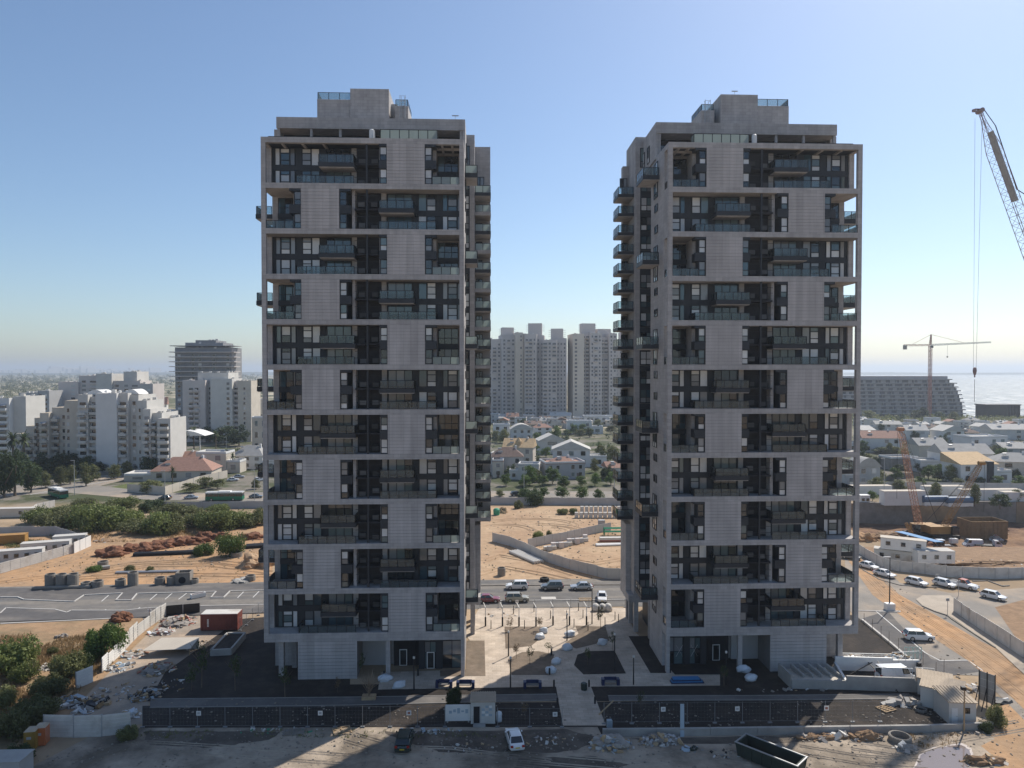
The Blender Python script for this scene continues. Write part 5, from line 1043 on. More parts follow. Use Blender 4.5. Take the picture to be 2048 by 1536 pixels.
rc = 'cars parked along the curved kerb on the right'
car(1737, 1137, -66, 'sedan', 'car_white', 'white sedan, first of the parked row beside the right tower', group=rc)
car(1769, 1153, -62, 'sedan', 'car_white', 'white sedan, second of the parked row near the stacked cabins', group=rc)
car(1833, 1170, -58, 'hatch', 'car_white', 'white hatchback below the stacked cabins, third in the parked row', group=rc)
car(1889, 1173, -60, 'hatch', 'car_white', 'white hatchback left of the orange-roofed pickup', group=rc)
car(1928, 1176, -60, 'pickup', 'car_white', 'white pickup with orange-red roof and side among the parked cars', group=rc, roofm='car_orange', cat='pickup')
car(1987, 1198, -56, 'hatch', 'car_white', 'white hatchback alone near the right hoarding', group=rc)
car(1702, 1118, -40, 'hatch', 'car_grey', 'dark car half hidden behind the right tower edge')
car(1790, 1362, 2, 'van', 'car_white', 'white van parked between the ramp walls', cat='van')
car(1029, 1487, 97, 'sedan', 'car_white', 'white car seen from behind in front of the guard booth')
car(809, 1490, 89, 'suv', 'car_green', 'dark green SUV seen from behind below the fence')
car(1945, 1094, 172, 'van', 'car_white', 'white panel van in the building pit', z=PIT_Z, cat='van')
lc = 'cars on the far left road'
car(330, 999, 170, 'hatch', 'car_black', 'dark car on the far left road, left of a silver car', group=lc); car(383, 998, 8, 'sedan', 'car_silver', 'silver car on the far left road beside the green bus', group=lc); car(512, 996, 4, 'sedan', 'car_grey', 'blue-grey car between the green bus and the left tower', group=lc)
car(466, 962, 10, 'sedan', 'car_white', 'white car parked below the grey-hipped house, lower one', group=lc); car(478, 956, 8, 'sedan', 'car_silver', 'silver car parked just above the white one near the grey-hipped house', group=lc); car(520, 962, 40, 'hatch', 'car_white', 'white car at the edge of the left tower, far left road', group=lc)
car(1034, 992, 12, 'suv', 'car_black', 'black SUV behind the hoarding between the towers'); car(1062, 989, 6, 'sedan', 'car_white', 'white car beside the black SUV behind the hoarding')
car(1857, 950, 5, 'sedan', 'car_silver', 'small silver car parked below the villas on the right')
def bus(px, py, rz, label):
    r = thing('bus', label, 'bus', G(px, py) + Vector((0, 0, .04)), R(rz), 'green city buses'); b = MB(); b.box(-6, 6, -1.25, 1.25, .35, 1.5); b.build('body', 'busgreen', r)
    MB().box(-5.95, 5.95, -1.23, 1.23, 1.5, 2.6).build('windows', 'carglass', r); MB().box(-6, 6, -1.25, 1.25, 2.6, 2.95).build('roof', 'car_white', r); MB().box(-2, 2, -.9, .9, 2.95, 3.2).build('roof_unit', 'white', r)
    for i in range(7):
        for s in (-1, 1): MB().box(-5.6 + i * 1.8, -5.5 + i * 1.8, s * 1.24, s * 1.26, 1.5, 2.6).build('window_pillar', 'busgreen', r)
    add_wheels(r, (4, -3), 1.25, .48, 1.3); return r
bus(450, 1001, 182, 'green city bus in profile on the far left road'); bus(116, 994, -42, 'green and white city bus turning at the far left junction')
# flatbed truck, backhoe and drill cranes in the pit
r = thing('flatbed_truck', 'white flatbed truck with dark bed in the pit, facing right', 'truck', G(1975, 1097, PIT_Z) + Vector((0, 0, .1)), R(-18)); MB().box(-3.2, 1.4, -1.05, 1.05, .75, .95).build('bed', 'black', r); MB().box(-3.2, 3.0, -.45, .45, .5, .75).build('chassis', 'black', r)
b = MB(); b.rings([[(1.5, -1, .55), (3.3, -1, .55), (3.3, 1, .55), (1.5, 1, .55)], [(1.5, -1, 1.5), (3.25, -1, 1.45), (3.25, 1, 1.45), (1.5, 1, 1.5)], [(1.5, -.9, 2.3), (2.5, -.9, 2.3), (2.5, .9, 2.3), (1.5, .9, 2.3)]]); b.build('cab', 'car_white', r); MB().hexa([(1.8, -1.01, 1.5), (3.0, -1.01, 1.46), (3.0, 1.01, 1.46), (1.8, 1.01, 1.5)], [(1.8, -.93, 2.15), (2.5, -.93, 2.15), (2.5, .93, 2.15), (1.8, .93, 2.15)]).build('cab_windows', 'carglass', r); add_wheels(r, (2.5, -2.1), 1.05, .45, 1.2)
r = thing('backhoe_loader', 'grey backhoe loader with raised rear arm in the pit', 'backhoe', G(1884, 1102, PIT_Z) + Vector((0, 0, .1)), R(-5)); MB().box(-1.6, 2.2, -.6, .6, .7, 1.6).build('body', 'car_silver', r); MB().box(-1.3, .3, -.75, .75, 1.6, 2.9).build('cab', 'carglass', r); MB().box(-1.4, .4, -.85, .85, 2.9, 3.05).build('cab_roof', 'car_white', r)
b = MB(); b.bar((-1.5, 0, 1.2), (-3.0, 0, 3.2), .35).bar((-3.0, 0, 3.2), (-4.3, 0, 2.0), .3).box(-4.8, -4.2, -.4, .4, 1.2, 2.1); b.build('rear_arm', 'black', r); b = MB(); b.bar((1.5, -.6, 1.4), (3.2, -.6, .6), .2).bar((1.5, .6, 1.4), (3.2, .6, .6), .2); b.hexa([(3.1, -1.1, .15), (4.0, -1.1, .15), (4.0, 1.1, .15), (3.1, 1.1, .15)], [(3.1, -1.1, 1.1), (3.3, -1.1, 1.1), (3.3, 1.1, 1.1), (3.1, 1.1, 1.1)]); b.build('front_loader', 'black', r); add_wheels(r, (-1.1,), .95, .75, 2.0); add_wheels(r, (1.5,), .9, .5, 1.6)
# ------------------------------------------------------------------ lattice booms and cranes
def lattice(b, a, c, w0, w1, n, t, tip=0.0):
    a, c = Vector(a), Vector(c); d = (c - a).normalized(); q = d.cross(Vector((0, 1, 0.01))).normalized(); r = d.cross(q).normalized()
    def corner(f):
        w_ = (w0 + (w1 - w0) * f) / 2
        if tip and f > 1 - tip: w_ *= max(.25, (1 - f) / tip)
        p = a.lerp(c, f); return [p + q * w_ + r * w_, p - q * w_ + r * w_, p - q * w_ - r * w_, p + q * w_ - r * w_]
    pv = corner(0)
    for i in range(n):
        nx = corner((i + 1) / n)
        for j in range(4):
            b.bar(pv[j], nx[j], t); k2 = (j + 1) % 4; b.bar(pv[j] if i % 2 else pv[k2], nx[k2] if i % 2 else nx[j], t * .55); b.bar(nx[j], nx[k2], t * .5)
        pv = nx
    return b
# big mobile crane on the right, boom tip high above the road
tip = at(1960, 222, 138.); foot = at(2300, 1165, 138.)
r = thing('mobile_crane', 'tall lattice-boom crane leaning in at the upper right, hook on long cables', 'crane', (foot.x, 138, 0)); L0 = Vector((foot.x, 138, 0))
lattice(MB(), foot - L0, tip - L0, 2.2, 2.0, 60, .085, .08).build('boom', 'crane_dk', r)
pl_ = tip.lerp(foot, .045) - L0; p2 = tip.lerp(foot, .19) - L0
b = MB(); b.bar(pl_ + Vector((.5, 0, .2)), p2 + Vector((.5, 0, .2)), 1.3, .4); b.build('boom_name_board', 'roofgrey', r)
b = MB(); b.tube(tip - L0 + Vector((0, -.8, 0)), tip - L0 + Vector((0, .8, 0)), .45, None, 12); b.box(tip.x - L0.x - 1.2, tip.x - L0.x - .2, -.3, .3, tip.z + .3, tip.z + .38).box(tip.x - L0.x - 1.5, tip.x - L0.x - .95, -.25, .25, tip.z - .2, tip.z + .3); b.build('boom_head', 'crane_dk', r)
b = MB(); g0 = tip.lerp(foot, .17) - L0 + Vector((1.5, 0, .7)); b.tube(g0, Vector((20, 3, 52)), .09, None, 5).tube(tip - L0 + Vector((.6, 0, .6)), tip.lerp(foot, .03) - L0 + Vector((2.1, 0, 0)), .08, None, 5).tube(tip.lerp(foot, .03) - L0 + Vector((2.1, 0, 0)), g0, .1, None, 5); b.build('stay_cable', 'black', r)
hk = at(1949.5, 742, 138.) - L0; b = MB()
for dx in (-.55, .55): b.tube((hk.x + dx + (1 if dx > 0 else -.2) * .3, 0, tip.z - 1.5), (hk.x + dx * .5, 0, hk.z), .03, None, 5)
b.build('hoist_cable', 'metal', r); b = MB(); b.lathe([(0, .8), (.3, .6), (.36, 0), (.22, -.7), (.09, -.9), (.14, -1.2), (0, -1.3)], 10, tuple(hk)); b.build('hook_block', 'crane_dk', r); MB().tube(hk + Vector((0, 0, -1.7)), hk + Vector((0, 0, -6.2)), .05, None, 5).build('hook_line', 'metal', r)
MB().box(-4, 8, -2.2, 2.2, 1.6, 4.6).build('upperworks', 'crane_red', r); MB().box(-3, 0, -3.2, -2.2, 1.7, 4.4).build('operator_cab', 'carglass', r)
for s in (-1, 1): MB().box(-5, 5, s * 2.6 - .6, s * 2.6 + .6, 0, 1.4).build('crawler_track', 'black', r)
MB().box(-4, 4, -2, 2, .6, 1.6).build('undercarriage', 'black', r)
b = MB(); b.bar((6, 0, 4.6), (20, 3, 52), .5).bar((2, 0, 4.6), (20, 3, 52), .35); b.build('rear_mast', 'crane_red', r)
# rigs in the pit
def rig(px, py, tipx, tipy, Y, label, m, body, w):
    base = at(px, py, Y); base.z = PIT_Z; r = thing('crawler_crane', label, 'crane', base, 0, 'rigs in the building pit'); a = Vector((0, 0, 3.0)); c = at(tipx, tipy, Y) - base
    lattice(MB(), a, c, w, w * .8, 34, .10, .06).build('boom', m, r); b = MB(); b.tube(c + Vector((-.9, 0, 0)), c + Vector((.9, 0, 0)), .6, None, 10); b.build('boom_head', m, r)
    b = MB(); s = 1 if c.x < 0 else -1
    for dx in (.3, .8): b.tube(c + Vector((s * dx, 0, 0)), Vector((s * 5.5, 0, 4.5)), .05, None, 4)
    b.tube(c + Vector((-s * .9, 0, 0)), (c.x - s * .9, 0, c.z * .35), .05, None, 4); b.build('cable', 'black', r)
    MB().box(-2 if s > 0 else -4.6, 4.6 if s > 0 else 2, -1.5, 1.5, 1.5, 3.7).build('upperworks', body, r); MB().box(-2.2 * s - 1, -2.2 * s + 1, -2.6, -1.7, 1.5, 3.8).build('operator_cab', 'carglass', r)
    for q in (-1, 1): MB().box(-3.6, 3.6, q * 1.9 - .5, q * 1.9 + .5, 0, 1.2).build('crawler_track', 'black', r)
    MB().box(-3, 3, -1.4, 1.4, .5, 1.5).build('undercarriage', 'black', r); return r
rig(1838, 1068, 1801, 858, 206., 'orange lattice crane with upright boom in the pit on the right', 'rig_or', 'yellow_st', 1.5)
rig(1886, 1070, 1963, 926, 203., 'ochre piling rig with boom slanting right in the pit', 'yellow_st', 'yellow_st', 1.3)
r = thing('small_crane', 'small yellow boom machine behind the stacked cabins', 'crane', G(1822, 1092, PIT_Z)); MB().box(-2, 2, -1, 1, .6, 2).build('body', 'yellow_st', r); lattice(MB(), (1, 0, 2), (-1.5, 0, 6.5), .8, .6, 8, .1).build('boom', 'yellow_st', r); MB().box(-2.2, 2.2, -1.3, 1.3, 0, .6).build('tracks', 'black', r)
# tower crane by the hotel
Yc = 620.; bs = at(1859, 834, Yc); bs.z = 0; r = thing('tower_crane', 'distant tower crane standing over the terraced hotel', 'crane', bs); zt = at(1859, 692, Yc).z; zp = at(1859, 669, Yc).z
lattice(MB(), (0, 0, 0), (0, 0, zt), 2.0, 2.0, 30, .32).build('mast', 'crane_red', r); zj = at(1859, 690, Yc).z; xl, xr = at(1808, 690, Yc).x - bs.x, at(1981, 684, Yc).x - bs.x
lattice(MB(), (0, 0, zj), (xr, 0, zj + 2.6), 1.4, 1.0, 34, .26).build('jib', 'metal', r); lattice(MB(), (0, 0, zj), (xl, 0, zj - .3), 1.3, 1.3, 9, .3).build('counter_jib', 'crane_red', r); lattice(MB(), (0, 0, zj), (.6, 0, zp), 1.6, .6, 6, .3).build('tower_head', 'crane_red', r)
MB().box(xl - .4, xl + 2.2, -1, 1, zj - 4, zj - .2).build('counterweight', 'conc_d', r); MB().box(-.2, 1.8, -1.6, -.4, zj - 2.6, zj - .4).build('operator_cab', 'black', r)
b = MB(); b.tube((.6, 0, zp), (xl * .7, 0, zj + .4), .13, None, 4).tube((.6, 0, zp), (xr * .55, 0, zj + 2.2), .13, None, 4); b.build('tie_bar', 'crane_red', r); b = MB(); xh = at(1895, 690, Yc).x - bs.x; b.tube((xh, 0, zj), (xh, 0, zj - 10), .08, None, 4); b.box(xh - .5, xh + .5, -.3, .3, zj - 11.2, zj - 10); b.build('hook', 'black', r)
# ------------------------------------------------------------------ walls, hoardings and fences
def hoarding(pts, h, label, m, step=2.6, name='hoarding', cat='hoarding', rib=False, wob=.06, z=0):
    P = [G(*p, z) for p in pts]; r = thing(name, label, cat, P[0]); o = P[0]; post = MB()
    for a, c in zip(P[:-1], P[1:]):
        n = max(1, round((c - a).length / step))
        for i in range(n):
            p, q = a.lerp(c, i / n) - o, a.lerp(c, (i + 1) / n) - o; d = (q - p); e = d.normalized() * .03; hh = h * (1 + wob * rnd.uniform(-.5, .5)); off = Vector((-e.y, e.x, 0)) * rnd.uniform(-1, 1)
            b = MB(); b.bar(p + e + off + Vector((0, 0, hh / 2)), q - e + off + Vector((0, 0, hh / 2)), .06, hh)
            if rib:
                for j in range(6): b.bar(p + e + off + Vector((0, 0, hh * (j + .5) / 6)), q - e + off + Vector((0, 0, hh * (j + .5) / 6)), .13, .09)
            b.build('panel', m, r); post.box(p.x - .06, p.x + .06, p.y - .06, p.y + .06, 0, h * 1.03)
    tag(post.build('posts', 'metal', r), kind='stuff'); return r
hoarding([(985, 1083), (1020, 1092), (1052, 1105), (1082, 1120), (1139, 1139), (1214, 1158), (1262, 1159)], 2.3, 'long pale site wall running diagonally across the sand between the towers', K.setdefault('pale_site_wall', M('pale_site_wall', (.50, .48, .45), .8, var=.08, scale=.4)), cat='wall')
hoarding([(1056, 1096), (1120, 1083), (1190, 1067), (1222, 1061)], 2.2, 'branch of the pale site wall reaching back between the towers', 'pale_site_wall', cat='wall')
hoarding([(960, 1009), (1262, 1011)], 2.4, 'grey hoarding below the street trees between the towers', 'greywall')
hoarding([(300, 1018), (420, 1018), (545, 1016)], 2.3, 'grey hoarding along the far left road behind the thicket', 'greywall')
hoarding([(-60, 1163), (0, 1148), (60, 1131), (148, 1106)], 2.3, 'white ribbed hoarding sloping along the left sand lot', 'dirty_white', rib=True); hoarding([(148, 1107), (182, 1092)], 2.6, 'white end panels of the left hoarding, in full sun', 'white', rib=False)
hoarding([(-40, 1074), (0, 1073), (110, 1071), (148, 1084), (178, 1092)], 2.5, 'grey hoarding behind the weeds on the left', 'greywall'); hoarding([(-20, 1032), (60, 1030), (75, 1022), (110, 1014)], 2.3, 'light grey hoarding by the far left roundabout', 'roofpale')
hoarding([(88, 1474), (148, 1475), (204, 1473), (262, 1466)], 2.6, 'shaded white gate panels closing the debris lane at the lower left', 'dirty_white', 3.6, rib=True)
hoarding([(152, 1378), (186, 1364)], 2.3, 'pair of bent white panels beside the olive bush', 'white', 1.8, rib=True); hoarding([(204, 1346), (228, 1322), (250, 1302)], 1.9, 'half-fallen white panels along the debris lane', 'white', 2.2, rib=True, wob=.5)
hoarding([(250, 1300), (275, 1274), (300, 1254), (332, 1232)], 2.2, 'leaning white panels in the upper debris lane', 'dirty_white', 2.0, rib=True, wob=.4); hoarding([(332, 1232), (400, 1226)], 1.8, 'dark mesh screen behind the rubbish heap', 'black', 3)
hoarding([(1908, 1224), (1938, 1245), (1970, 1266), (2048, 1318), (2140, 1380)], 2.5, 'white construction hoarding with faded print beside the traffic island', 'dirty_white', 3.2); hoarding([(1718, 1108), (1740, 1122), (1768, 1137), (1800, 1143), (1850, 1148), (1893, 1154), (1990, 1158), (2150, 1153)], 2.3, 'long white wall behind the parked cars on the right', 'dirty_white', 3)
hoarding([(1700, 978), (1900, 979), (2120, 982)], 2.6, 'white hoarding along the road above the pit', 'roofpale', 4); hoarding([(1740, 965), (1830, 955), (1850, 955)], 2, 'brown garden wall below the villas on the right', 'conc_d', 5, cat='wall')
b = MB(); b.bar(G(1940, 1246) + Vector((.0, -.25, 1.2)), G(1966, 1263) + Vector((0, -.25, 1.2)), .04, 1.4); tag(b.build('printed_banner', M('faded_blue_print', (.38, .44, .52), .7, var=.3, scale=.8)), 'faded blue printed banner on the right hoarding', 'banner')
# retaining wall of the pit
r = thing('retaining_wall', 'weathered concrete retaining wall at the back of the building pit', 'wall', (PIT_X0, PIT_Y1 - .1, 0))
x = 0
while x < PIT_X1 - PIT_X0:
    w_ = 5 + 3 * rnd.random(); MB().box(x + .04, x + w_, -.3 - .25 * rnd.random(), .6, PIT_Z - 2, .5 + .3 * rnd.random()).build('wall_panel', 'conc_d' if rnd.random() < .6 else K.setdefault('ochre_wall', M('ochre_concrete', (.30, .225, .15), .95, var=.3, scale=.4)), r); x += w_
kb = thing('kerb_wall', 'low concrete wall under the right-hand site fence', 'wall', G(1205, 1472)); o = G(1205, 1472); P = [G(*p) - o for p in ((1205, 1472), (1420, 1470), (1700, 1466), (1860, 1464), (1985, 1458))]
for a, c in zip(P[:-1], P[1:]):
    n = max(1, round((c - a).length / 6))
    for i in range(n): q = MB(); q.bar(a.lerp(c, i / n) + Vector((.02, 0, .42)), a.lerp(c, (i + 1) / n) + Vector((-.02, 0, .42)), .35, .9); q.build('wall_section', 'concrete', kb)
def mesh_fence(a, c, h, label, n, signs=(), z=.05):
    P, Q = G(*a), G(*c); r = thing('mesh_fence', label, 'fence', P + Vector((0, 0, z)), 0, 'wire site fences'); Q = Q - P; d = Q.normalized()
    for i in range(n + 1):
        p = Q * (i / n); t = MB(); t.tube(p, p + Vector((0, 0, h)), .035, None, 6); t.box(p.x - .25, p.x + .25, p.y - .1, p.y + .1, 0, .12); t.build('post', 'fence_grey', r)
    for i in range(n):
        p, q = Q * (i / n) + d * .06, Q * ((i + 1) / n) - d * .06; f = MB()
        for zz in (.25, h - .08): f.tube(p + Vector((0, 0, zz)), q + Vector((0, 0, zz)), .013, None, 5)
        w_ = MB(); nx = 8
        for j in range(1, nx): s = p.lerp(q, j / nx); w_.bar(s + Vector((0, 0, .25)), s + Vector((0, 0, h - .1)), .005)
        for j in range(1, 5): zz = .25 + (h - .35) * j / 5; w_.bar(p + Vector((0, 0, zz)), q + Vector((0, 0, zz)), .005)
        o = f.build('panel_frame', 'fence_grey', r); tag(w_.build('wire_mesh', 'fence_grey', o), kind='stuff')
    for sx, m in signs:
        q = G(sx, a[1] + (c[1] - a[1]) * (sx - a[0]) / (c[0] - a[0])) - P; s = MB(); s.box(q.x - .28, q.x + .28, -.09 + q.y, -.06 + q.y, h * .58, h * .58 + .55); o = s.build('warning_sign', 'white', r); MB().box(q.x - .16, q.x + .16, -.1 + q.y, -.09 + q.y, h * .58 + .14, h * .58 + .42).build('sign_print', m, o)
    return r
mesh_fence((285, 1456), (890, 1455), 2.6, 'wire site fence with warning signs in front of the left tower', 11, ((398, 'greywall'), (641, 'greywall'), (818, 'crane_red')))
mesh_fence((995, 1455), (1124, 1456), 2.4, 'short wire fence between guard booth and plaza path', 2, ((1110, 'greywall'),)); mesh_fence((1208, 1462), (1760, 1458), 2.6, 'wire site fence with warning signs in front of the right tower', 10, ((1326, 'greywall'), (1474, 'greywall'), (1652, 'crane_red')), .85)
mesh_fence((960, 1217), (1250, 1215), 1.6, 'thin wire fence between plaza and street', 8, ((1034, 'greywall'),)); mesh_fence((480, 1262), (528, 1222), 2.2, 'wire fence beside the red container', 4)
# ------------------------------------------------------------------ plaza furniture
pg = 'pergola posts on the plaza'
for i, x in enumerate((970, 1004, 1037, 1071, 1105, 1138, 1172)):
    p = G(x + 1, 1253 - (i > 3) * 2); r = thing('pergola_post', '%s pergola post from the left, white arm on dark foot' % ORD[i], 'post', p, 0, pg); b = MB(); b.tube((0, 0, .05), (0, 0, 1.6), .14, None, 8); b.build('wrapped_foot', 'black', r); b = MB(); b.tube((0, 0, 1.6), (0, 0, 3.3), .07, None, 8); b.build('shaft', 'white', r); MB().bar((0, 0, 3.28), (-.35, 1.0, 3.75), .1, .1).build('arm', 'white', r)
for i, (x, y) in enumerate(((1004, 1218), (1027, 1228), (1068, 1224), (1101, 1238), (1133, 1238), (1166, 1236), (1197, 1228), (1157, 1222), (1176, 1262), (1148, 1255), (1049, 1258), (982, 1258), (1210, 1252), (1230, 1240), (1237, 1245))):
    o = MB().tube((0, 0, .04), (0, 0, 1.5), .075, .06, 7).build('wrapped_pole', 'black', None, G(x, y)); tag(o, 'dark wrapped pole standing on the upper plaza, %s from the left of such poles' % ORD[sorted((1004, 1027, 1068, 1101, 1133, 1166, 1197, 1157, 1176, 1148, 1049, 982, 1210, 1230, 1237)).index(x)], 'pole', 'wrapped poles')
ld = 'plaza lamp posts'
for x, y, h, l in ((1017, 1313, 3.6, 'dark lamp post at the edge of the left planting bed'), (1021, 1376, 4.0, 'dark lamp post at the lower left corner of the plaza'), (1134, 1282, 4.2, 'dark lamp post beside the wrapped seats in the plaza middle'), (1229, 1342, 5.2, 'dark lamp post in the shaded right bed'), (1267, 1370, 3.8, 'dark lamp post right of the white bench'), (1452, 1370, 4.4, 'dark lamp post before the right tower entrance'), (828, 1379, 4.2, 'dark lamp post before the left tower entrance'), (1184, 1248, 6, 'tall dark lamp post beside the white bags')):
    r = thing('lamp_post', l, 'lamp', G(x, y), 0, ld); MB().tube((0, 0, .04), (0, 0, h), .10, .07, 8).build('pole', 'black', r); MB().lathe([(.05, 0), (.16, .05), (.16, .3), (.05, .36), (0, .36)], 10, (0, 0, h)).build('lamp_head', 'dirty_white', r)
for i, (x, y) in enumerate(((1103, 1311), (1108, 1374), (1178, 1374), (1099, 1350), (768, 1356), (836, 1352), (1115, 1410), (1190, 1408))):
    tag(MB().lathe([(.13, .04), (.13, .9), (.1, 1.0), (0, 1.0)], 8).build('bollard', 'black', None, G(x, y)), ['black bollard on the plaza centre line', 'black bollard left of the path mouth', 'black bollard right of the path mouth', 'black bollard next to the lowest wrapped seat', 'black bollard by the left porch', 'black bollard at the left entrance door', 'black bollard left of the paved path', 'black bollard right of the paved path'][i], 'bollard', 'bollards')
K['wrap'] = M('plastic_wrap', (.62, .65, .68), .35, var=.12, scale=1.5, bump=.05, bscale=5)
for i, (x, y, w_, l) in enumerate(((1088, 1268, 18, 'upper of the two wrapped seats by the left bed'), (1080, 1280, 20, 'lower of the two wrapped seats by the left bed'), (1140, 1275, 26, 'long wrapped seat behind the middle lamp post'), (1134, 1302, 23, 'wrapped seat at the shadow edge in the plaza middle'), (1205, 1291, 22, 'wrapped seat in shade beside the right bed'), (1112, 1330, 24, 'upper wrapped seat of the lower pair'), (1102, 1348, 22, 'lower wrapped seat of the lower pair'), (770, 1364, 29, 'wrapped seat at the left tower entrance, upper'), (799, 1377, 27, 'wrapped seat at the left tower entrance, lower'), (1487, 1346, 28, 'wrapped seat at the right tower entrance, upper'), (1502, 1363, 27, 'wrapped seat at the right tower entrance, lower'))):
    p = G(x, y - 2); k = mpp(p.y) * w_ / 2; tag(MB().blob((0, 0, .32), (k, k * .62, .62), i, 3, .3, .5).build('pebble_bench', 'wrap', None, p + Vector((0, 0, .05)), .3 * (i % 3), smooth=True), 'white pebble-shaped ' + l, 'seat', 'pebble seats in plastic wrap')
for i, (x, y, l) in enumerate(((1192, 1222, 'left'), (1205, 1222, 'middle'), (1217, 1222, 'right'))):
    tag(MB().blob((0, 0, .55), (.75, .7, .85), i + 20, 2, .25, .6).build('bulk_bag', 'dirty_white', None, G(x, y), smooth=True), 'full white bulk bag at the top of the plaza, %s of three' % l, 'bag', 'bulk bags')
def bench(x, y, L_, m, label, seat='conc_d'):
    r = thing('bench', label, 'bench', G(x, y) + Vector((0, 0, .06)), R(-2), 'plaza benches'); h = L_ / 2
    MB().box(-h + .25, h - .25, -.3, .3, .4, .5).build('seat', seat, r); MB().box(-h + .2, h - .2, .3, .42, .4, .95).build('backrest', m, r)
    for s in (-1, 1): MB().box(s * h - .2, s * h + .2, -.35, .45, 0, .85).build('side_panel', m, r)
for a in ((888, 1375, 1.9, 'navy', 'navy blue bench in the sun, left of the pair below the left tower'), (931, 1376, 2.1, 'navy', 'navy blue bench in the sun, right of the pair beside the booth'), (1065, 1376, 2.1, 'navy', 'navy blue bench in shade left of the path'), (1221, 1370, 2.1, 'navy', 'bench with pale seat and dark ends right of the path')): bench(*a)
r = thing('stacked_planks', 'long bundle of blue-wrapped boards on the plaza before the right tower', 'boards', G(1374, 1366) + Vector((0, 0, .06)))
for i in range(4): MB().box(-2.3 + .1 * i, 2.3 - .2 * i, -.4, .5, .02 + i * .17, .17 + i * .17).build('board', ['navy', 'blue', 'navy', 'blue'][i], r)
tag(MB().lathe([(.42, 0), (.45, .9), (.3, 1.0), (0, 1.0)], 12).build('bin', 'green_st', None, G(1168, 1380)), 'dark round bin at the mouth of the paved path', 'bin')
tag(MB().box(-.9, .9, -.5, .5, .05, .5).build('planter_box', 'wood', None, G(738, 1398)), 'wooden trough at the foot of the bare twiggy shrub', 'planter')
# ------------------------------------------------------------------ guard booth and foreground
o = G(966, 1448); r = thing('guard_booth', 'small white guard booth with dark doorway and posted notices', 'booth', o + Vector((0, 0, .03)), R(-1))
MB().box(-1.5, 1.5, 0, 2.4, 0, 2.75).build('wall', 'dirty_white', r); b = MB()
b.box(-1.6, 1.6, -.25, 2.5, 2.75, 2.85)
for i in range(11): b.box(-1.55 + i * .29, -1.45 + i * .29, -.25, 2.5, 2.85, 2.91)
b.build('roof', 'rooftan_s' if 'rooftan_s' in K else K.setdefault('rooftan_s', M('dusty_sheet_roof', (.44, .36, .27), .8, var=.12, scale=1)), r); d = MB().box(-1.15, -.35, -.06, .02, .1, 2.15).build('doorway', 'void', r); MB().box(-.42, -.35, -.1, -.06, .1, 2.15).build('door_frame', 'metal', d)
for i in range(3):
    for j in range(4): MB().box(-.15 + i * .45, .22 + i * .45, -.03, 0, .95 + j * .34, 1.22 + j * .34).build('notice', ['pblue', 'white', 'pblue', 'offwhite'][(i + j) % 4], r)
b = MB().box(-1.2, .3, -.9, -.05, 0, .12).build('step', 'concrete', r)
o = G(916, 1446); r = thing('sign_board', 'wide white sign panel with faded blue print beside the guard booth', 'sign', o); MB().box(-1.55, 1.55, 0, .12, .25, 2.25).build('board', 'white', r)
for i in range(5): MB().box(-1.1 + i * .5, -.75 + i * .5, -.02, 0, 1.2 + .15 * (i % 2), 1.55 + .15 * (i % 3)).build('faded_print', 'pblue', r)
for s in (-1, 1): MB().box(s * 1.3 - .1, s * 1.3 + .1, .02, .3, 0, .3).build('foot', 'concrete', r)
tag(MB().lathe([(0, 0), (.35, 0), (.38, .3), (.35, .6), (.38, .9), (.33, 1.15), (.2, 1.25), (0, 1.25)], 14).build('water_drum', 'wrap', None, G(998, 1443), smooth=True), 'pale water drum right of the guard booth', 'drum')
o = G(1365, 1474); tag(MB().hexa([(-.28, 0, 0), (.22, 0, 0), (.22, .08, 0), (-.28, .08, 0)], [(.05, 1.1, 3.4), (.5, 1.1, 3.4), (.5, 1.2, 3.4), (.05, 1.2, 3.4)]).build('foam_plank', 'pblue', None, o), 'pale blue plank leaning on the right site fence', 'plank'); tag(MB().box(-.3, .3, -.25, .25, 0, 1.0).build('cupboard_panel', 'pblue', None, G(1219, 1456), R(8)), 'pale blue cabinet standing above the rubble heap', 'cabinet')
tag(MB().bar((0, 0, .2), (2.0, .9, 1.5), .14, .12).build('timber', 'wood', None, G(1198, 1432)), 'timber beam leaning beside the paved path', 'beam')
# skip
o = G(1541, 1528); r = thing('skip_container', 'open dark green skip with rubbish inside at the bottom of the picture', 'skip', o + Vector((0, 0, .04)), R(-47)); b = MB(); L2, W2 = 3.3, 1.15
for s in (-1, 1):
    b.hexa([(-L2, s * W2 - .04, .1), (L2, s * W2 - .04, .1), (L2, s * W2 + .04, .1), (-L2, s * W2 + .04, .1)], [(-L2 - .25, s * (W2 + .1) - .04, 1.6), (L2 + .25, s * (W2 + .1) - .04, 1.6), (L2 + .25, s * (W2 + .1) + .04, 1.6), (-L2 - .25, s * (W2 + .1) + .04, 1.6)])
    b.box(s * L2 - .05, s * L2 + .05, -W2, W2, .1, 1.6)
b.build('side_walls', 'green_st', r); MB().box(-L2, L2, -W2, W2, .06, .12).build('floor', 'black', r); b = MB()
for s in (-1, 1): b.box(-L2 - .3, L2 + .3, s * (W2 + .1) - .07, s * (W2 + .1) + .07, 1.56, 1.66); b.box(s * (L2 + .2) - .07, s * (L2 + .2) + .07, -W2, W2, 1.56, 1.66)
b.build('rim', 'metal', r)
for s in (-1, 1):
    for i in range(6): MB().box(-2.9 + i * 1.15, -2.75 + i * 1.15, s * (W2 + .1), s * (W2 + .18), .2, 1.5).build('rib', 'green_st', r)
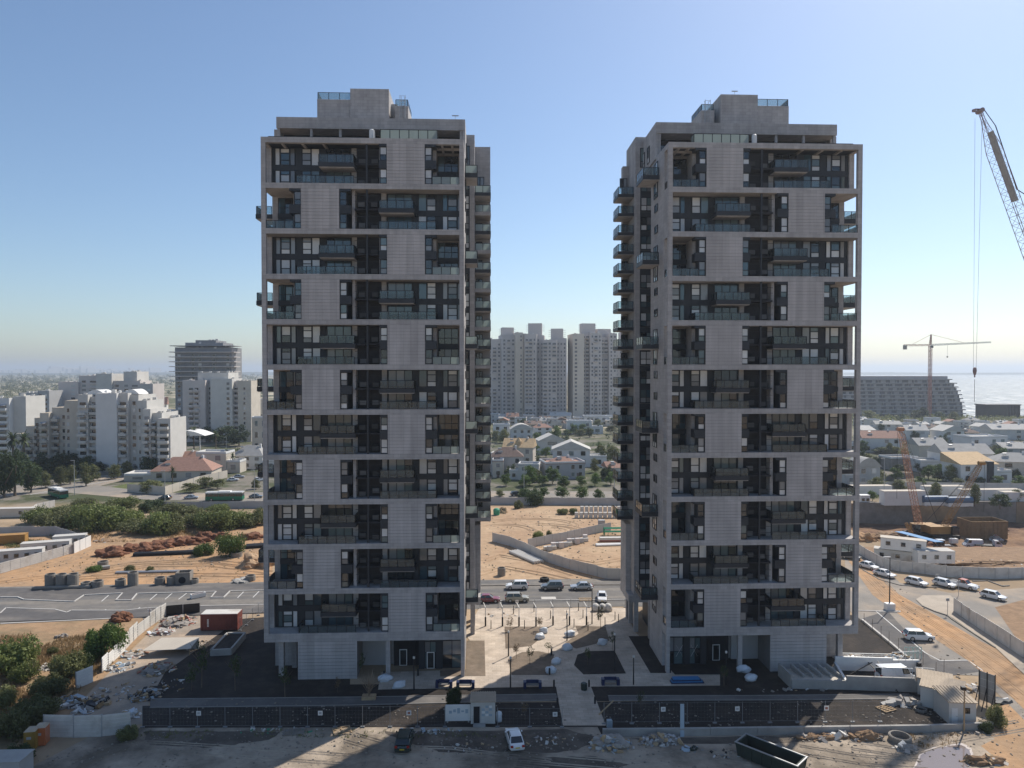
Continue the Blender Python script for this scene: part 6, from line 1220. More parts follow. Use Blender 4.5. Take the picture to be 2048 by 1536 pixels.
for i in range(9): tag(MB().box(-.3, .3, -.05, .05, 0, .25).build('rubbish', ['wood', 'dirty_white', 'pblue'][i % 3], r, (-.5 + .33 * i, rnd.uniform(-.6, .6), .14), rnd.random() * 3), None, None)
# portable toilets, grey box
for x, y, m, l in ((64, 1496, 'orange', 'weathered ochre portable toilet, nearer of two at the lower left'), (84, 1488, 'car_orange', 'bright orange portable toilet behind the weathered one')):
    r = thing('portable_toilet', l, 'toilet', G(x, y), R(8)); MB().box(-.6, .6, -.6, .6, .1, 2.15).build('cabin', K.setdefault('ochre_plastic', M('ochre_plastic', (.30, .18, .04), .6)) if 'ochre' in l else m, r); MB().rings([[(-.63, -.63, 2.15), (.63, -.63, 2.15), (.63, .63, 2.15), (-.63, .63, 2.15)], [(-.35, -.35, 2.38), (.35, -.35, 2.38), (.35, .35, 2.38), (-.35, .35, 2.38)]]).build('roof', 'rooftan_s', r); d = MB().box(-.45, .45, -.64, -.6, .15, 2.0).build('door', 'ochre_plastic' if 'ochre' in l else m, r); MB().box(-.28, .2, -.66, -.64, 1.3, 1.6).build('door_label', 'greywall', d)
r = thing('steel_box', 'plain grey steel box cut by the lower left corner', 'box', G(18, 1556)); MB().box(-3, 1.7, -1, 1.4, 0, 2.2).build('body', 'greywall', r); MB().box(-3.1, 1.8, -1.1, 1.5, 2.2, 2.3).build('lid', 'roofgrey', r)
# ------------------------------------------------------------------ debris
def debris(px, py, rx, ry, h, n, mats, label, seed, name='rubble_heap', z=0, big=.5, heap='rock'):
    """heap of broken material nobody could count: a mound with chunks, boards and sheets on it"""
    rg = random.Random(seed); p = G(px, py, z); k = mpp(p.y); r = thing(name, label, 'rubble', p); ax, ay = rx * k, ry * k / max(.2, (py - 740) / F) * .9
    if h > .25: MB().blob((0, 0, 0), (ax * .75, ay * .75, h), seed, 3, .6, .02).build('mound', heap, r)
    for m in mats:
        b = MB()
        for i in range(n // len(mats)):
            a = rg.random() * 6.283; f = rg.random() ** .6; x, y = ax * f * math.cos(a), ay * f * math.sin(a); zz = h * max(0, 1 - (f * 1.25) ** 2) * .9 + .04; s = big * (.25 + rg.random())
            u = Vector((rg.gauss(0, 1), rg.gauss(0, 1), rg.gauss(0, .35))).normalized(); v = u.cross(Vector((rg.gauss(0, .3), rg.gauss(0, .3), 1))).normalized(); t = u.cross(v); d0, d1, d2 = s * (.3 + .7 * rg.random()), s * (.15 + .45 * rg.random()), s * rg.choice([.04, .08, .3]); c = Vector((x, y, zz + d2 * .5))
            b.hexa([c - u * d0 - v * d1 - t * d2, c + u * d0 - v * d1 - t * d2, c + u * d0 * .8 + v * d1 - t * d2, c - u * d0 + v * d1 * .7 - t * d2], [c - u * d0 - v * d1 + t * d2, c + u * d0 * .9 - v * d1 + t * d2, c + u * d0 * .8 + v * d1 + t * d2, c - u * d0 * .7 + v * d1 * .7 + t * d2])
        tag(b.build('rubble_pieces', m, r), kind='stuff')
    return r
debris(1222, 1492, 48, 16, 1.0, 150, ('rock', 'pblue', 'dirty_white', 'wood', 'rooftan'), 'heap of bluish rubble sacks and boards at the end of the paved path', 3, big=.55)
debris(1322, 1484, 46, 12, .8, 110, ('rock', 'dirty_white', 'wood', 'greywall'), 'heap of grey rubble and broken pallets below the right fence', 4, big=.5)
debris(1385, 1500, 26, 6, .1, 16, ('pblue', 'green_st', 'rock'), 'scatter of blue-green drums and boards in front of the rubble', 5, big=.6); debris(1455, 1510, 40, 14, .05, 26, ('rock', 'black', 'dirty_white'), 'loose rubbish left of the green skip', 6, big=.35)
debris(870, 1464, 60, 6, .12, 46, ('dirty_white', 'rock', 'pblue'), 'litter along the foot of the fence left of the sign board', 7, big=.3); debris(1085, 1482, 80, 14, .05, 44, ('rock', 'dirty_white', 'wood'), 'litter scattered on the dirt right of the white car', 8, big=.3); debris(560, 1462, 90, 6, .1, 40, ('rock', 'green', 'dirty_white'), 'litter and weeds along the left fence foot', 9, big=.3)
debris(930, 1500, 60, 16, .03, 26, ('rock', 'wood', 'dirty_white'), 'sparse boards on the dirt left of the white car', 10, big=.28); debris(1660, 1476, 80, 8, .35, 60, ('rock', 'brownsoil', 'dirty_white'), 'earth and stones heaped along the low wall on the right', 11, heap='brownsoil'); debris(1735, 1478, 34, 9, .9, 16, ('brownsoil', 'rock'), 'brown earth heap left of the concrete ring', 12, heap='brownsoil'); debris(1815, 1500, 26, 8, .5, 22, ('rock', 'dirty_white'), 'pale broken concrete below the concrete ring', 13); debris(1965, 1525, 60, 12, .7, 26, ('brownsoil', 'rock', 'wood'), 'earth bank with weeds right of the puddle', 14, heap='brownsoil')
debris(1920, 1468, 60, 6, .1, 26, ('rock', 'wood'), 'stones along the end of the low wall', 30, big=.35)
debris(355, 1246, 40, 14, .9, 150, ('rock', 'dirty_white', 'wood', 'crane_red', 'beige'), 'rubbish heap in the sun left of the red container', 15, big=.5); debris(325, 1266, 26, 8, .6, 60, ('dirty_white', 'wrap', 'crane_red'), 'white and red sacks below the rubbish heap', 16, big=.5); debris(240, 1335, 26, 12, .3, 60, ('metal', 'dirty_white', 'pblue', 'wood'), 'metal scrap beside the half-fallen panels', 17); debris(268, 1310, 26, 10, .4, 60, ('dirty_white', 'wood', 'crane_red', 'pblue'), 'mixed rubbish and crates beside the leaning panels', 18)
debris(315, 1340, 34, 16, .8, 90, ('dirty_white', 'wood', 'oldwood', 'rock', 'crane_red'), 'shaded stack of sacks under the awning', 19); debris(292, 1392, 30, 16, .6, 110, ('pblue', 'rock', 'wood', 'oldwood', 'black'), 'shaded heap of boards with a pale blue trough', 20); debris(175, 1408, 44, 14, .35, 110, ('wood', 'dirty_white', 'oldwood', 'rock', 'black'), 'planks and sheets lying in the debris lane', 21, big=.7); debris(165, 1425, 20, 6, .2, 30, ('wrap', 'dirty_white'), 'crumpled white plastic in the debris lane', 22); debris(255, 1432, 26, 10, .5, 40, ('wrap', 'dirty_white', 'wood'), 'white sacks behind the gate panels', 23); debris(130, 1402, 24, 12, .4, 40, ('wood', 'oldwood', 'pblue'), 'bundle of boards below the olive bush', 24, big=.8)
debris(235, 1385, 50, 22, .04, 60, ('rock', 'wood', 'dirty_white'), 'boards and scraps strewn along the debris lane', 50, big=.35); debris(330, 1375, 40, 20, .04, 40, ('rock', 'oldwood', 'dirty_white'), 'scraps strewn at the shaded end of the yard', 51, big=.35); debris(390, 1290, 40, 14, .05, 50, ('rock', 'wood', 'dirty_white'), 'scraps strewn below the red container', 52, big=.3); debris(110, 1336, 40, 10, .3, 30, ('roofpale', 'rock'), 'pale broken sheets in the dry field', 25); debris(124, 1274, 14, 4, .4, 12, ('rock',), 'grey stone heap in the dry field', 26); debris(1705, 1318, 40, 10, .3, 60, ('white', 'metal', 'wood'), 'bright scrap behind the ramp railing', 27, big=.5); debris(1800, 1318, 30, 7, .4, 60, ('wood', 'dirty_white', 'pblue'), 'pallets and scrap beside the ramp kerb', 28, big=.5); debris(1935, 1378, 30, 10, .5, 50, ('dirty_white', 'wood', 'rock'), 'boards and sheets behind the beige cabins', 29, big=.5); debris(1810, 1408, 40, 8, .4, 40, ('concrete', 'rock', 'roofpale'), 'broken paving slabs beside the footpath end', 31, big=.8)
debris(1580, 1380, 110, 5, .05, 26, ('dirty_white', 'wood', 'rock'), 'scattered offcuts on the soil before the ramp wall', 32, big=.4); debris(1010, 1232, 40, 6, .05, 18, ('dirty_white', 'wood'), 'small boards lying at the top of the plaza', 33, big=.4); debris(1040, 1108, 20, 4, .3, 14, ('rock', 'wood'), 'brush and stones beside the long pipes', 34); debris(210, 1040 + 42, 20, 4, .5, 12, ('rock', 'brownsoil'), 'dark earth clods at the thicket edge', 35, heap='brownsoil')
def lit(pts, n, label, seed, s=.12):
    rg = random.Random(seed); b = MB(); P = [G(*p) for p in pts]
    for i in range(n):
        u, v = rg.random(), rg.random(); p = P[0].lerp(P[1], u).lerp(P[3].lerp(P[2], u), v); k = s * (.4 + 1.2 * rg.random() ** 3); b.blob((p.x, p.y, k * .3 + .02), (k, k * (.6 + .6 * rg.random()), k * .6), i, 1, .5, .5)
    tag(b.build('stones', 'pebble', None), label, 'stones', None, 'stuff')
lit([(0, 1536), (1400, 1536), (1350, 1465), (280, 1465)], 900, 'loose stones over the foreground dirt', 1); lit([(1400, 1536), (2048, 1536), (2048, 1400), (1480, 1470)], 500, 'loose stones over the sunny dirt at the lower right', 2); lit([(0, 1170), (530, 1165), (530, 1080), (100, 1110)], 400, 'stones strewn on the left sand lot', 3, .18); lit([(960, 1165), (1250, 1165), (1250, 1020), (985, 1020)], 400, 'stones strewn on the sand between the towers', 4, .2); lit([(300, 1400), (1130, 1395), (1130, 1450), (290, 1452)], 350, 'clods on the dark planting soil on the left', 5); lit([(1210, 1395), (1850, 1395), (1900, 1452), (1210, 1458)], 350, 'clods on the dark planting soil on the right', 6)
lit([(1720, 1120), (1760, 1125), (2048, 1420), (1980, 1440)], 160, 'pebbles on the sandy track', 7, .14)
# ------------------------------------------------------------------ left yard
def container(px, py, L_, rz, m, label, h=2.6, D=2.4, name='shipping_container', z=0, wins=0, group=None, top=None):
    r = thing(name, label, 'container' if not wins else 'cabin', G(px, py, z) + Vector((0, 0, .05)), R(rz), group); MB().box(-L_ / 2, L_ / 2, 0, D, .1, h).build('body', m, r); MB().box(-L_ / 2 - .06, L_ / 2 + .06, -.06, D + .06, h, h + .12).build('roof', top or m, r)
    if not wins:
        n = int(L_ / .42)
        for i in range(n): MB().box(-L_ / 2 + .2 + i * .42, -L_ / 2 + .36 + i * .42, -.06, 0, .25, h - .15).build('rib', m, r)
    for i in range(wins):
        x = -L_ / 2 + (i + .5) * L_ / wins; f = MB().box(x - .5, x + .5, -.06, 0, 1.0, 2.0).build('window', 'metal', r); MB().box(x - .42, x + .42, -.08, -.06, 1.08, 1.92).build('pane', 'g_dark', f)
    return r
r = container(438, 1262, 6.1, 0, 'red_box', 'rusty red shipping container with a sandy roof beside the left tower', top=None); MB().box(-3.0, 3.0, .05, 2.35, 2.73, 2.8).build('sand_layer', 'dirty_white', r)
for i in range(6): MB().box(-1.9, -1.65, -.1, -.06, .7 + i * .22, .86 + i * .22).build('white_lettering', 'white', r)
r = thing('lean_to', 'pale sheet-roofed lean-to in the debris yard', 'shed', G(350, 1306)); MB().box(-2.6, 3.0, 1.5, 1.7, 0, 1.7).build('back_panel', 'greywall', r); MB().hexa([(-4.2, -1.6, 1.0), (2.8, -1.2, 1.05), (3.1, 1.6, 1.75), (-2.7, 1.6, 1.75)], [(-4.2, -1.6, 1.06), (2.8, -1.2, 1.11), (3.1, 1.6, 1.81), (-2.7, 1.6, 1.81)]).build('awning', 'beige', r)
for x, y in ((-3.9, -1.4), (2.6, -1.0)): MB().tube((x, y, 0), (x, y, 1.02), .06, None, 6).build('prop', 'wood', r)
P = [G(*p) for p in ((422, 1312), (462, 1310), (490, 1277), (455, 1277))]; o = sum(P, Vector()) / 4; r = thing('raised_planter', 'raised concrete planter filled with dark soil beside the left tower', 'planter', o); b = MB()
for a, c in zip(P, P[1:] + P[:1]): b.bar(a - o + Vector((0, 0, .5)), c - o + Vector((0, 0, .5)), .3, 1.0)
b.build('rim_wall', 'concrete', r); q = MB(); q.prism([((p - o).x * .96, (p - o).y * .96) for p in P], .02, .82); q.build('soil', 'soil', r)
for i, (x, y, l, h) in enumerate(((25, 1125, 'nearest', 2.6), (82, 1108, 'middle', 2.6), (130, 1094, 'far', 2.7))): container(x + 8, y, 10 if i < 2 else 7, 17, 'offwhite', '%s cream site cabin behind the left white hoarding' % l, name='site_cabin', wins=5, group='cabins behind the left hoarding', top='roofpale')
container(15, 1036, 14, 4, 'beige', 'tan flat-roofed cabin at the left edge below the roundabout', name='site_cabin', wins=2, top='roofpale'); container(8, 1090, 9, 14, 'yellow_st', 'long ochre waste container at the left edge', h=2.2)
def drain(px, py, rad, h, label, lie=False):
    r = MB(); r.lathe([(rad * .82, .02), (rad, .02), (rad, h * .93), (rad * .93, h * .94), (rad * .93, h), (rad * .8, h), (rad * .8, .05)], 18); tag(r.build('concrete_ring', 'conc_d', None, G(px, py), smooth=False), label, 'drain ring', 'concrete drain pieces')
for x, y, rad, h, l in ((101, 1175, 1.0, 2.75, 'tall concrete drain pipe, left of three standing together'), (123, 1175, 1.0, 2.75, 'tall concrete drain pipe, middle of three standing together'), (146, 1174, 1.05, 2.7, 'tall concrete drain pipe, right of three standing together'), (172, 1175, .95, 1.1, 'short concrete drain ring right of the three tall pipes'), (195, 1174, 1.1, 1.3, 'pale short drain ring next to the smaller ring'), (266, 1171, 1.0, 2.75, 'single tall concrete drain pipe on the left sand lot'), (241, 1171, 1.0, 1.3, 'broken open drain ring left of the single tall pipe'), (320, 1169, 1.0, 1.5, 'half concrete ring in the middle of the drain row'), (345, 1167, 1.1, 1.5, 'concrete ring left of the square chamber'), (388, 1166, .9, .9, 'small concrete basin right of the square chamber'), (206, 1133, 1.1, 1.2, 'concrete ring on the small green mound'), (473, 1113, 1.3, 1.1, 'wide concrete ring beside the round bush'), (501, 1161, 1.0, 1.1, 'concrete ring near the left tower on the sand'), (1003, 1151, .85, 1.7, 'short concrete pipe standing on the sand between the towers'), (1800, 1482, 1.25, .7, 'flat concrete ring lying on the dirt at the lower right'), (1841, 1421, .75, .3, 'thin concrete ring on the dark soil by the cabins')): drain(x, y, rad, h, l)
r = thing('concrete_chamber', 'square open concrete chamber at the right end of the drain row', 'chamber', G(369, 1166), R(6)); b = MB()
for q in ((-1.4, 1.4, -1.2, -1.0), (-1.4, 1.4, 1.0, 1.2), (-1.4, -1.2, -1, 1), (1.2, 1.4, -1, 1)): b.box(*q, 0, 2.4)
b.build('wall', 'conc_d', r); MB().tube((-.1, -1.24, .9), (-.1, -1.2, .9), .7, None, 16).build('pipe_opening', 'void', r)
def pipes(pts, n, rad, m, label):
    a, c = G(*pts[0]), G(*pts[1]); r = thing('pipe_bundle', label, 'pipes', a); d = (c - a).normalized(); q = Vector((-d.y, d.x, 0))
    for i in range(n): b = MB(); off = q * (i - (n - 1) / 2) * rad * 2.1 + Vector((0, 0, rad + .03)); b.tube(off, c - a + off, rad, None, 10); b.build('pipe', m, r)
pipes(((1027, 1105), (1078, 1127)), 4, .33, 'offwhite', 'bundle of long cream pipes along the diagonal site wall'); pipes(((268, 1112), (395, 1107)), 2, .4, 'black', 'dark pipes lying on the sand below the red earth heaps'); pipes(((232, 1147), (372, 1144)), 2, .22, 'metal', 'thin grey pipes lying behind the concrete rings'); pipes(((194, 1141), (220, 1138)), 1, .45, 'concrete', 'single pale pipe below the concrete ring'); pipes(((65, 1180), (182, 1177)), 1, .35, 'conc_d', 'long concrete beam in front of the three tall drain pipes')
pipes(((492, 1096), (536, 1093)), 3, .4, 'black', 'stacked dark pipes beside the left tower on the sand'); pipes(((360, 1107), (400, 1104)), 1, .35, 'black', 'short dark pipe end below the earth heaps')
r = thing('stone_trough', 'white concrete trough standing on the parking bay', 'trough', G(396, 1195) + Vector((0, 0, .1)), R(40)); b = MB()
for q in ((-1.3, 1.3, -.5, -.38), (-1.3, 1.3, .38, .5), (-1.3, -1.18, -.38, .38), (1.18, 1.3, -.38, .38)): b.box(*q, 0, .75)
b.build('wall', 'white', r); MB().box(-1.18, 1.18, -.38, .38, .02, .55).build('filling', 'redsoil', r)
for i, (x, y, w_, h) in enumerate(((222, 1110, 48, 18), (262, 1101, 40, 16), (300, 1098, 42, 17), (332, 1092, 38, 16), (368, 1088, 42, 18), (400, 1084, 32, 13), (412, 1076, 30, 14), (441, 1077, 26, 16), (505, 1076, 40, 12))):
    p = G(x, y); k = mpp(p.y); tag(MB().blob((0, 0, 0), (w_ * k * .62, w_ * k * .5, h * k * .8), i + 3, 4, .5, .03).build('earth_heap', 'redsoil', None, p), '%s red earth heap from the left in the row below the thicket' % ORD[i], 'earth heap', 'red earth heaps')
for i, (x, y, w_, h, m, l) in enumerate(((243, 1240, 34, 12, 'redsoil', 'dark red earth heap behind the bright green bush'), (515, 1130, 60, 20, 'sand', 'tall sand heap at the left tower edge'), (482, 1163, 30, 6, 'concrete', 'flat grey gravel heap by the drain ring'), (1732, 1080, 40, 14, 'sand_o', 'orange sand heap at the pit edge beside the right tower'), (1770, 1078, 50, 12, 'brownsoil', 'brown earth heap behind the stacked cabins'), (1950, 1108, 70, 10, 'redsoil', 'red-brown earth bank in front of the flatbed truck'), (2030, 1112, 80, 14, 'redsoil', 'red-brown earth bank at the right edge of the pit'))):
    z = PIT_Z if m == 'redsoil' and x > 1900 else 0; p = G(x, y, z); k = mpp(p.y); tag(MB().blob((0, 0, 0), (w_ * k * .6, w_ * k * .5, h * k), i + 13, 4, .6, .03).build('earth_heap', m, None, p), l, 'earth heap')
# stacked blocks and goods on the sand between the towers
bl = 'pallets of blocks on the sand between the towers'; n = 0
for row, (y, xs, hh) in enumerate(((1027, [1164 + i * 9.2 for i in range(10)], 2.2), (1036, [1153 + i * 9.5 for i in range(11)], 1.7))):
    for i, x in enumerate(xs):
        r = thing('block_pallet', '%s pallet of white blocks from the left in the %s row by the hoarding' % (ORD[i], ('rear', 'front')[row]), 'pallet', G(x, y), 0, bl); MB().box(-.55, .55, -.5, .5, 0, .15).build('pallet', 'wood', r); MB().box(-.5, .5, -.45, .45, .15, hh * .52).build('block_stack', 'offwhite', r); MB().box(-.48, .5, -.45, .43, hh * .54, hh).build('block_stack', 'dirty_white', r)
for i in range(16):
    x, y = 1092 + i * 5.3 + (i % 3) * 2, 1100 - i * 1.35 + (i % 2) * 3.2; r = thing('goods_pallet', '%s wrapped pallet of goods from the left behind the diagonal site wall' % ORD[i], 'pallet', G(x, y), R(12), 'wrapped pallets behind the site wall'); MB().box(-.6, .6, -.5, .5, 0, .14).build('pallet', 'wood', r); MB().box(-.55, .55, -.45, .45, .14, .9 + .3 * (i % 3)).build('load', ['dirty_white', 'greywall', 'palestone'][i % 3], r)
r = thing('steel_rack', 'rack of red and white steel profiles beside the right tower', 'rack', G(1215, 1083)); MB().box(-2, 6, -.6, .6, .1, .5).build('red_profiles', 'crane_red', r); MB().box(-2, 6, -.6, .6, .5, 1.1).build('white_profiles', 'dirty_white', r)
pipes(((1192, 1092), (1262, 1090)), 3, .25, 'white', 'white steel beams lying behind the right tower balconies')
r = thing('green_frames', 'stack of green scaffold frames beside the right tower', 'scaffold', G(1232, 1072))
for i in range(6): b = MB(); b.bar((-3, i * .35, .1), (-3, i * .35, 1.9), .1).bar((3, i * .35, .1), (3, i * .35, 1.9), .1).bar((-3, i * .35, 1.9), (3, i * .35, 1.9), .1).bar((-3, i * .35, 1.0), (3, i * .35, 1.0), .1); b.build('frame', 'green', r)
tag(MB().box(-.9, .9, -.6, .6, 0, 1.7).build('utility_box', 'greywall', None, G(1203, 1052)), 'grey utility cabinet at the back end of the branch wall', 'cabinet'); tag(MB().lathe([(0, 0), (.9, 0), (1, 1.6), (.6, 2.0), (0, 2.1)], 12).build('storage_tank', 'green', None, G(993, 1030)), 'green tank at the edge of the left tower on the sand', 'tank'); debris(1006, 1024, 12, 5, 1.2, 14, ('rooftan', 'wood'), 'dry brown brush heap beside the green tank', 40, heap='drysoil')
r = thing('truck_tyre', 'old tyre with planks lying at the far kerb of the street', 'tyre', G(1089, 1163) + Vector((0, 0, .1))); MB().lathe([(.5, 0), (.9, .05), (1.0, .35), (.9, .65), (.5, .7), (.45, .35), (.5, 0)], 16).build('tyre', 'tyre', r)
def pallet(px, py, rz, label, sx=1.2, sy=1.0, m='wood', z=.05):
    r = thing('wooden_pallet', label, 'pallet', G(px, py) + Vector((0, 0, z)), R(rz), 'loose pallets')
    for i in range(5): MB().box(-sx / 2, sx / 2, -sy / 2 + i * sy / 4.6, -sy / 2 + i * sy / 4.6 + .13, .12, .15).build('slat', m, r)
    for i in range(3): MB().box(-sx / 2 + i * (sx - .12) / 2, -sx / 2 + .12 + i * (sx - .12) / 2, -sy / 2, sy / 2, .0, .12).build('runner', m, r)
pallet(1171, 1200, 0, 'striped wooden pallet stack on the street beside the white car', 2.4, 1.8); pallet(684, 1463, 20, 'weathered pallet on the dirt below the left fence, in the sun', 2.1, 1.9); pallet(588, 1466, 4, 'grey shaded pallet left of the sunlit one below the fence', 2.4, 1.4, 'conc_d'); pallet(1772, 1419, 20, 'pale pallet on the dark soil before the beige cabins', 1.9, 1.6); pallet(1791, 1314, 30, 'wooden grating leaning at the ramp kerb', 2.2, 2.2)
tag(MB().box(-1.4, 1.4, -.7, .7, 0, .12).build('board', 'roofpale', None, G(1097, 1197)), 'flat pale board lying on the street between SUV and pallet', 'board')
# ------------------------------------------------------------------ ramp at the right tower
r = thing('ramp_wall', 'white ramp walls with stepped planters in front of the right tower', 'ramp', G(1570, 1380)); o = G(1570, 1380)
def wseg(a, c, h, t=.3, m='white', z0=0): p, q = G(*a) - o, G(*c) - o; MB().bar(p + Vector((0, 0, z0 + h / 2)), q + Vector((0, 0, z0 + h / 2)), t, h).build('wall_section', m, r)
wseg((1558, 1352), (1583, 1377), 1.9, m='concrete'); wseg((1583, 1377), (1693, 1379), 1.25, m='concrete'); wseg((1693, 1379), (1828, 1384), 1.9, m='concrete'); wseg((1828, 1384), (1858, 1385), 1.5, m='concrete'); wseg((1670, 1340), (1785, 1343), 2.0); wseg((1785, 1343), (1838, 1343), 1.7); wseg((1670, 1340), (1693, 1379), 1.2)
for i in range(5): p = G(1600 + i * 18, 1360) - o; MB().hexa([(p.x - .1, p.y - 1.2, .9), (p.x + .1, p.y - 1.2, .9), (p.x - .5, p.y + 1.6, 1.0), (p.x - .7, p.y + 1.6, 1.0)], [(p.x - .1, p.y - 1.2, 1.3), (p.x + .1, p.y - 1.2, 1.3), (p.x - .5, p.y + 1.6, 1.7), (p.x - .7, p.y + 1.6, 1.7)]).build('fin_wall', 'concrete', r)
q = MB(); q.prism([((G(*p) - o).x, (G(*p) - o).y) for p in ((1585, 1375), (1690, 1377), (1668, 1345), (1562, 1350))], .02, .85); q.build('planter_fill', 'beige', r)
for zz in (.35, .65, .95): wseg((1672, 1322), (1782, 1325), .05, .05, 'white', zz + .3)
def wrail(a, c, h, label, m='white', n=6):
    P, Q = G(*a), G(*c); t = thing('railing', label, 'railing', P, 0, 'railings at the ramp'); Q = Q - P; b = MB(); b.bar(Vector((0, 0, h)), Q + Vector((0, 0, h)), .07, .07); b.build('top_rail', m, t)
    for i in range(n + 1): p = Q * (i / n); MB().tube(p, p + Vector((0, 0, h)), .035, None, 6).build('post', m, t)
wrail((1672, 1328), (1782, 1330), 1.6, 'white railing along the upper ramp wall', n=6); wrail((1750, 1378), (1825, 1381), 3.0, 'tall white frame over the lower ramp wall', n=2); wrail((1830, 1372), (1868, 1375), 2.6, 'short grey railing at the ramp end beside the cabins', n=2); wrail((1784, 1345), (1838, 1342), 2.9, 'pale green-white railing above the ramp corner', n=4)
r = thing('timber_props', 'crossed dark poles leaning over the lower ramp wall', 'poles', G(1755, 1385)); P0 = G(1755, 1385)
for a, c in (((1792, 1384), (1722, 1332)), ((1795, 1386), (1755, 1345)), ((1700, 1352), (1756, 1340))): p, q = G(*a) - P0, G(*c) - P0; MB().tube(p + Vector((0, 0, .2)), q + Vector((0, 0, 1.6)), .07, None, 6).build('pole', 'black', r)
tag(MB().box(-.25, .25, -.2, .2, 0, 1.5).build('meter_box', 'black', None, G(1838, 1346)), 'black meter box at the ramp corner', 'box')
r = thing('trolley_frames', 'pale green tubular frames standing beside the road kerb', 'frames', G(1822, 1318))
for i in range(4): b = MB(); x = i * .7 - 1; b.tube((x, 0, 0), (x, 0, 1.8), .05, None, 5).tube((x + .5, 0, 0), (x + .5, 0, 1.8), .05, None, 5).tube((x, 0, 1.8), (x + .5, 0, 1.8), .05, None, 5).tube((x, 0, .9), (x + .5, 0, .9), .05, None, 5); b.build('frame', K.setdefault('mint', M('mint_paint', (.45, .62, .55), .5)), r)
# site cabins at the corner
def gcab(px, py, L_, D, h, rz, label):
    r = thing('site_cabin', label, 'cabin', G(px, py) + Vector((0, 0, .03)), R(rz), 'beige cabins at the corner'); MB().box(-L_ / 2, L_ / 2, 0, D, 0, h).build('wall', 'offwhite', r); b = MB(); b.hexa([(-L_ / 2 - .15, -.15, h), (L_ / 2 + .15, -.15, h), (L_ / 2 + .15, D + .15, h + .35), (-L_ / 2 - .15, D + .15, h + .35)], [(-L_ / 2 - .15, -.15, h + .1), (L_ / 2 + .15, -.15, h + .1), (L_ / 2 + .15, D + .15, h + .45), (-L_ / 2 - .15, D + .15, h + .45)])
    for i in range(int(L_ / .4)): x = -L_ / 2 + i * .4; b.hexa([(x, -.15, h + .1), (x + .08, -.15, h + .1), (x + .08, D + .15, h + .45), (x, D + .15, h + .45)], [(x, -.15, h + .16), (x + .08, -.15, h + .16), (x + .08, D + .15, h + .51), (x, D + .15, h + .51)])
    b.build('sheet_roof', 'rooftan_s', r); return r
r = gcab(1882, 1422, 4.6, 3.6, 2.6, -38, 'larger beige cabin with tan sheet roof at the corner'); r = gcab(1925, 1450, 3.2, 3.6, 2.7, -6, 'smaller beige cabin with door and small window, nearest the road')
f = MB().box(-.35, .35, -.06, 0, 1.4, 2.1).build('window', 'frame', r, (.5, 0, 0)); MB().box(-.27, .27, -.08, -.06, 1.48, 2.02).build('pane', 'g_dark', f); d = MB().box(-1.3, -.6, -.05, 0, .05, 2.0).build('door', 'white', r); MB().box(-.75, -.68, -.1, -.05, 1, 1.1).build('handle', 'metal', d)
r = gcab(1870, 1395, 4.0, 2.2, 2.2, -30, 'low lean-to cabin joined behind the larger beige cabin')
o = G(1928, 1464); r = thing('lamp_post', 'wooden lamp post in front of the smaller beige cabin', 'lamp', o); MB().tube((0, 0, 0), (0, 0, 5.2), .1, .08, 7).build('pole', 'wood', r); MB().box(-.4, .1, -.2, .2, 5.1, 5.5).build('floodlight', 'black', r)
P, Q = G(1958, 1408), G(1990, 1420); r = thing('billboard', 'back of a grey billboard on struts beside the sandy track', 'billboard', P); Q = Q - P
for i in range(4):
    for j in range(4): a = Q * (i / 4 + .005); c = Q * ((i + 1) / 4 - .005); MB().bar(a + Vector((0, 0, 1.1 + j * .95)), c + Vector((0, 0, 1.1 + j * .95)), .08, .92).build('panel', 'roofgrey', r)
for i in range(3): a = Q * (i / 2); MB().tube(a + Vector((-.1, -.1, 0)), a + Vector((-.1, -.1, 4.6)), .07, None, 6).build('post', 'black', r); MB().tube(a + Vector((-1.6, -1.2, 0)), a + Vector((-.1, -.1, 2.6)), .06, None, 6).build('strut', 'black', r)
tag(MB().tube((-.9, 0, .15), (.9, .5, .15), .14, None, 8).build('plastic_pipe', 'white', None, G(2008, 1403)), 'white pipe lying on the sand right of the billboard', 'pipe'); tag(MB().blob((0, 0, 0), (1.6, 1.0, .5), 4, 2, .6, .1).build('tarpaulin', 'black', None, G(1998, 1404)), 'black crumpled sheet behind the white pipe', 'sheet')
# puddle
ps = [(1828, 1540), (1842, 1512), (1858, 1500), (1880, 1496), (1900, 1492), (1922, 1490), (1938, 1500), (1942, 1510), (1932, 1520), (1938, 1540), (1930, 1560), (1820, 1560)]
cxp, cyp = 1885, 1525
fine = []
for a, c in zip(ps, ps[1:] + ps[:1]):
    for i in range(5): f = i / 5; fine.append((a[0] + (c[0] - a[0]) * f + 4 * noise.noise(Vector((a[0] * .1 + f * 3, c[1] * .1, 0))), a[1] + (c[1] - a[1]) * f + 1.6 * noise.noise(Vector((f * 4, a[0] * .2, 1)))))
K['mud'] = M('chalky_mud_rim', (.56, .50, .46), .9, var=.15, scale=1.5, bump=.04); K['puddle'] = M('muddy_water', (.22, .185, .175), .04, var=.05, scale=.3, spec=.5)
sheet('mud_rim', [(cxp + (x - cxp) * 1.08, cyp + (y - cyp) * 1.1 ) for x, y in fine], .035, 'mud'); sheet('puddle', fine, .05, 'puddle')
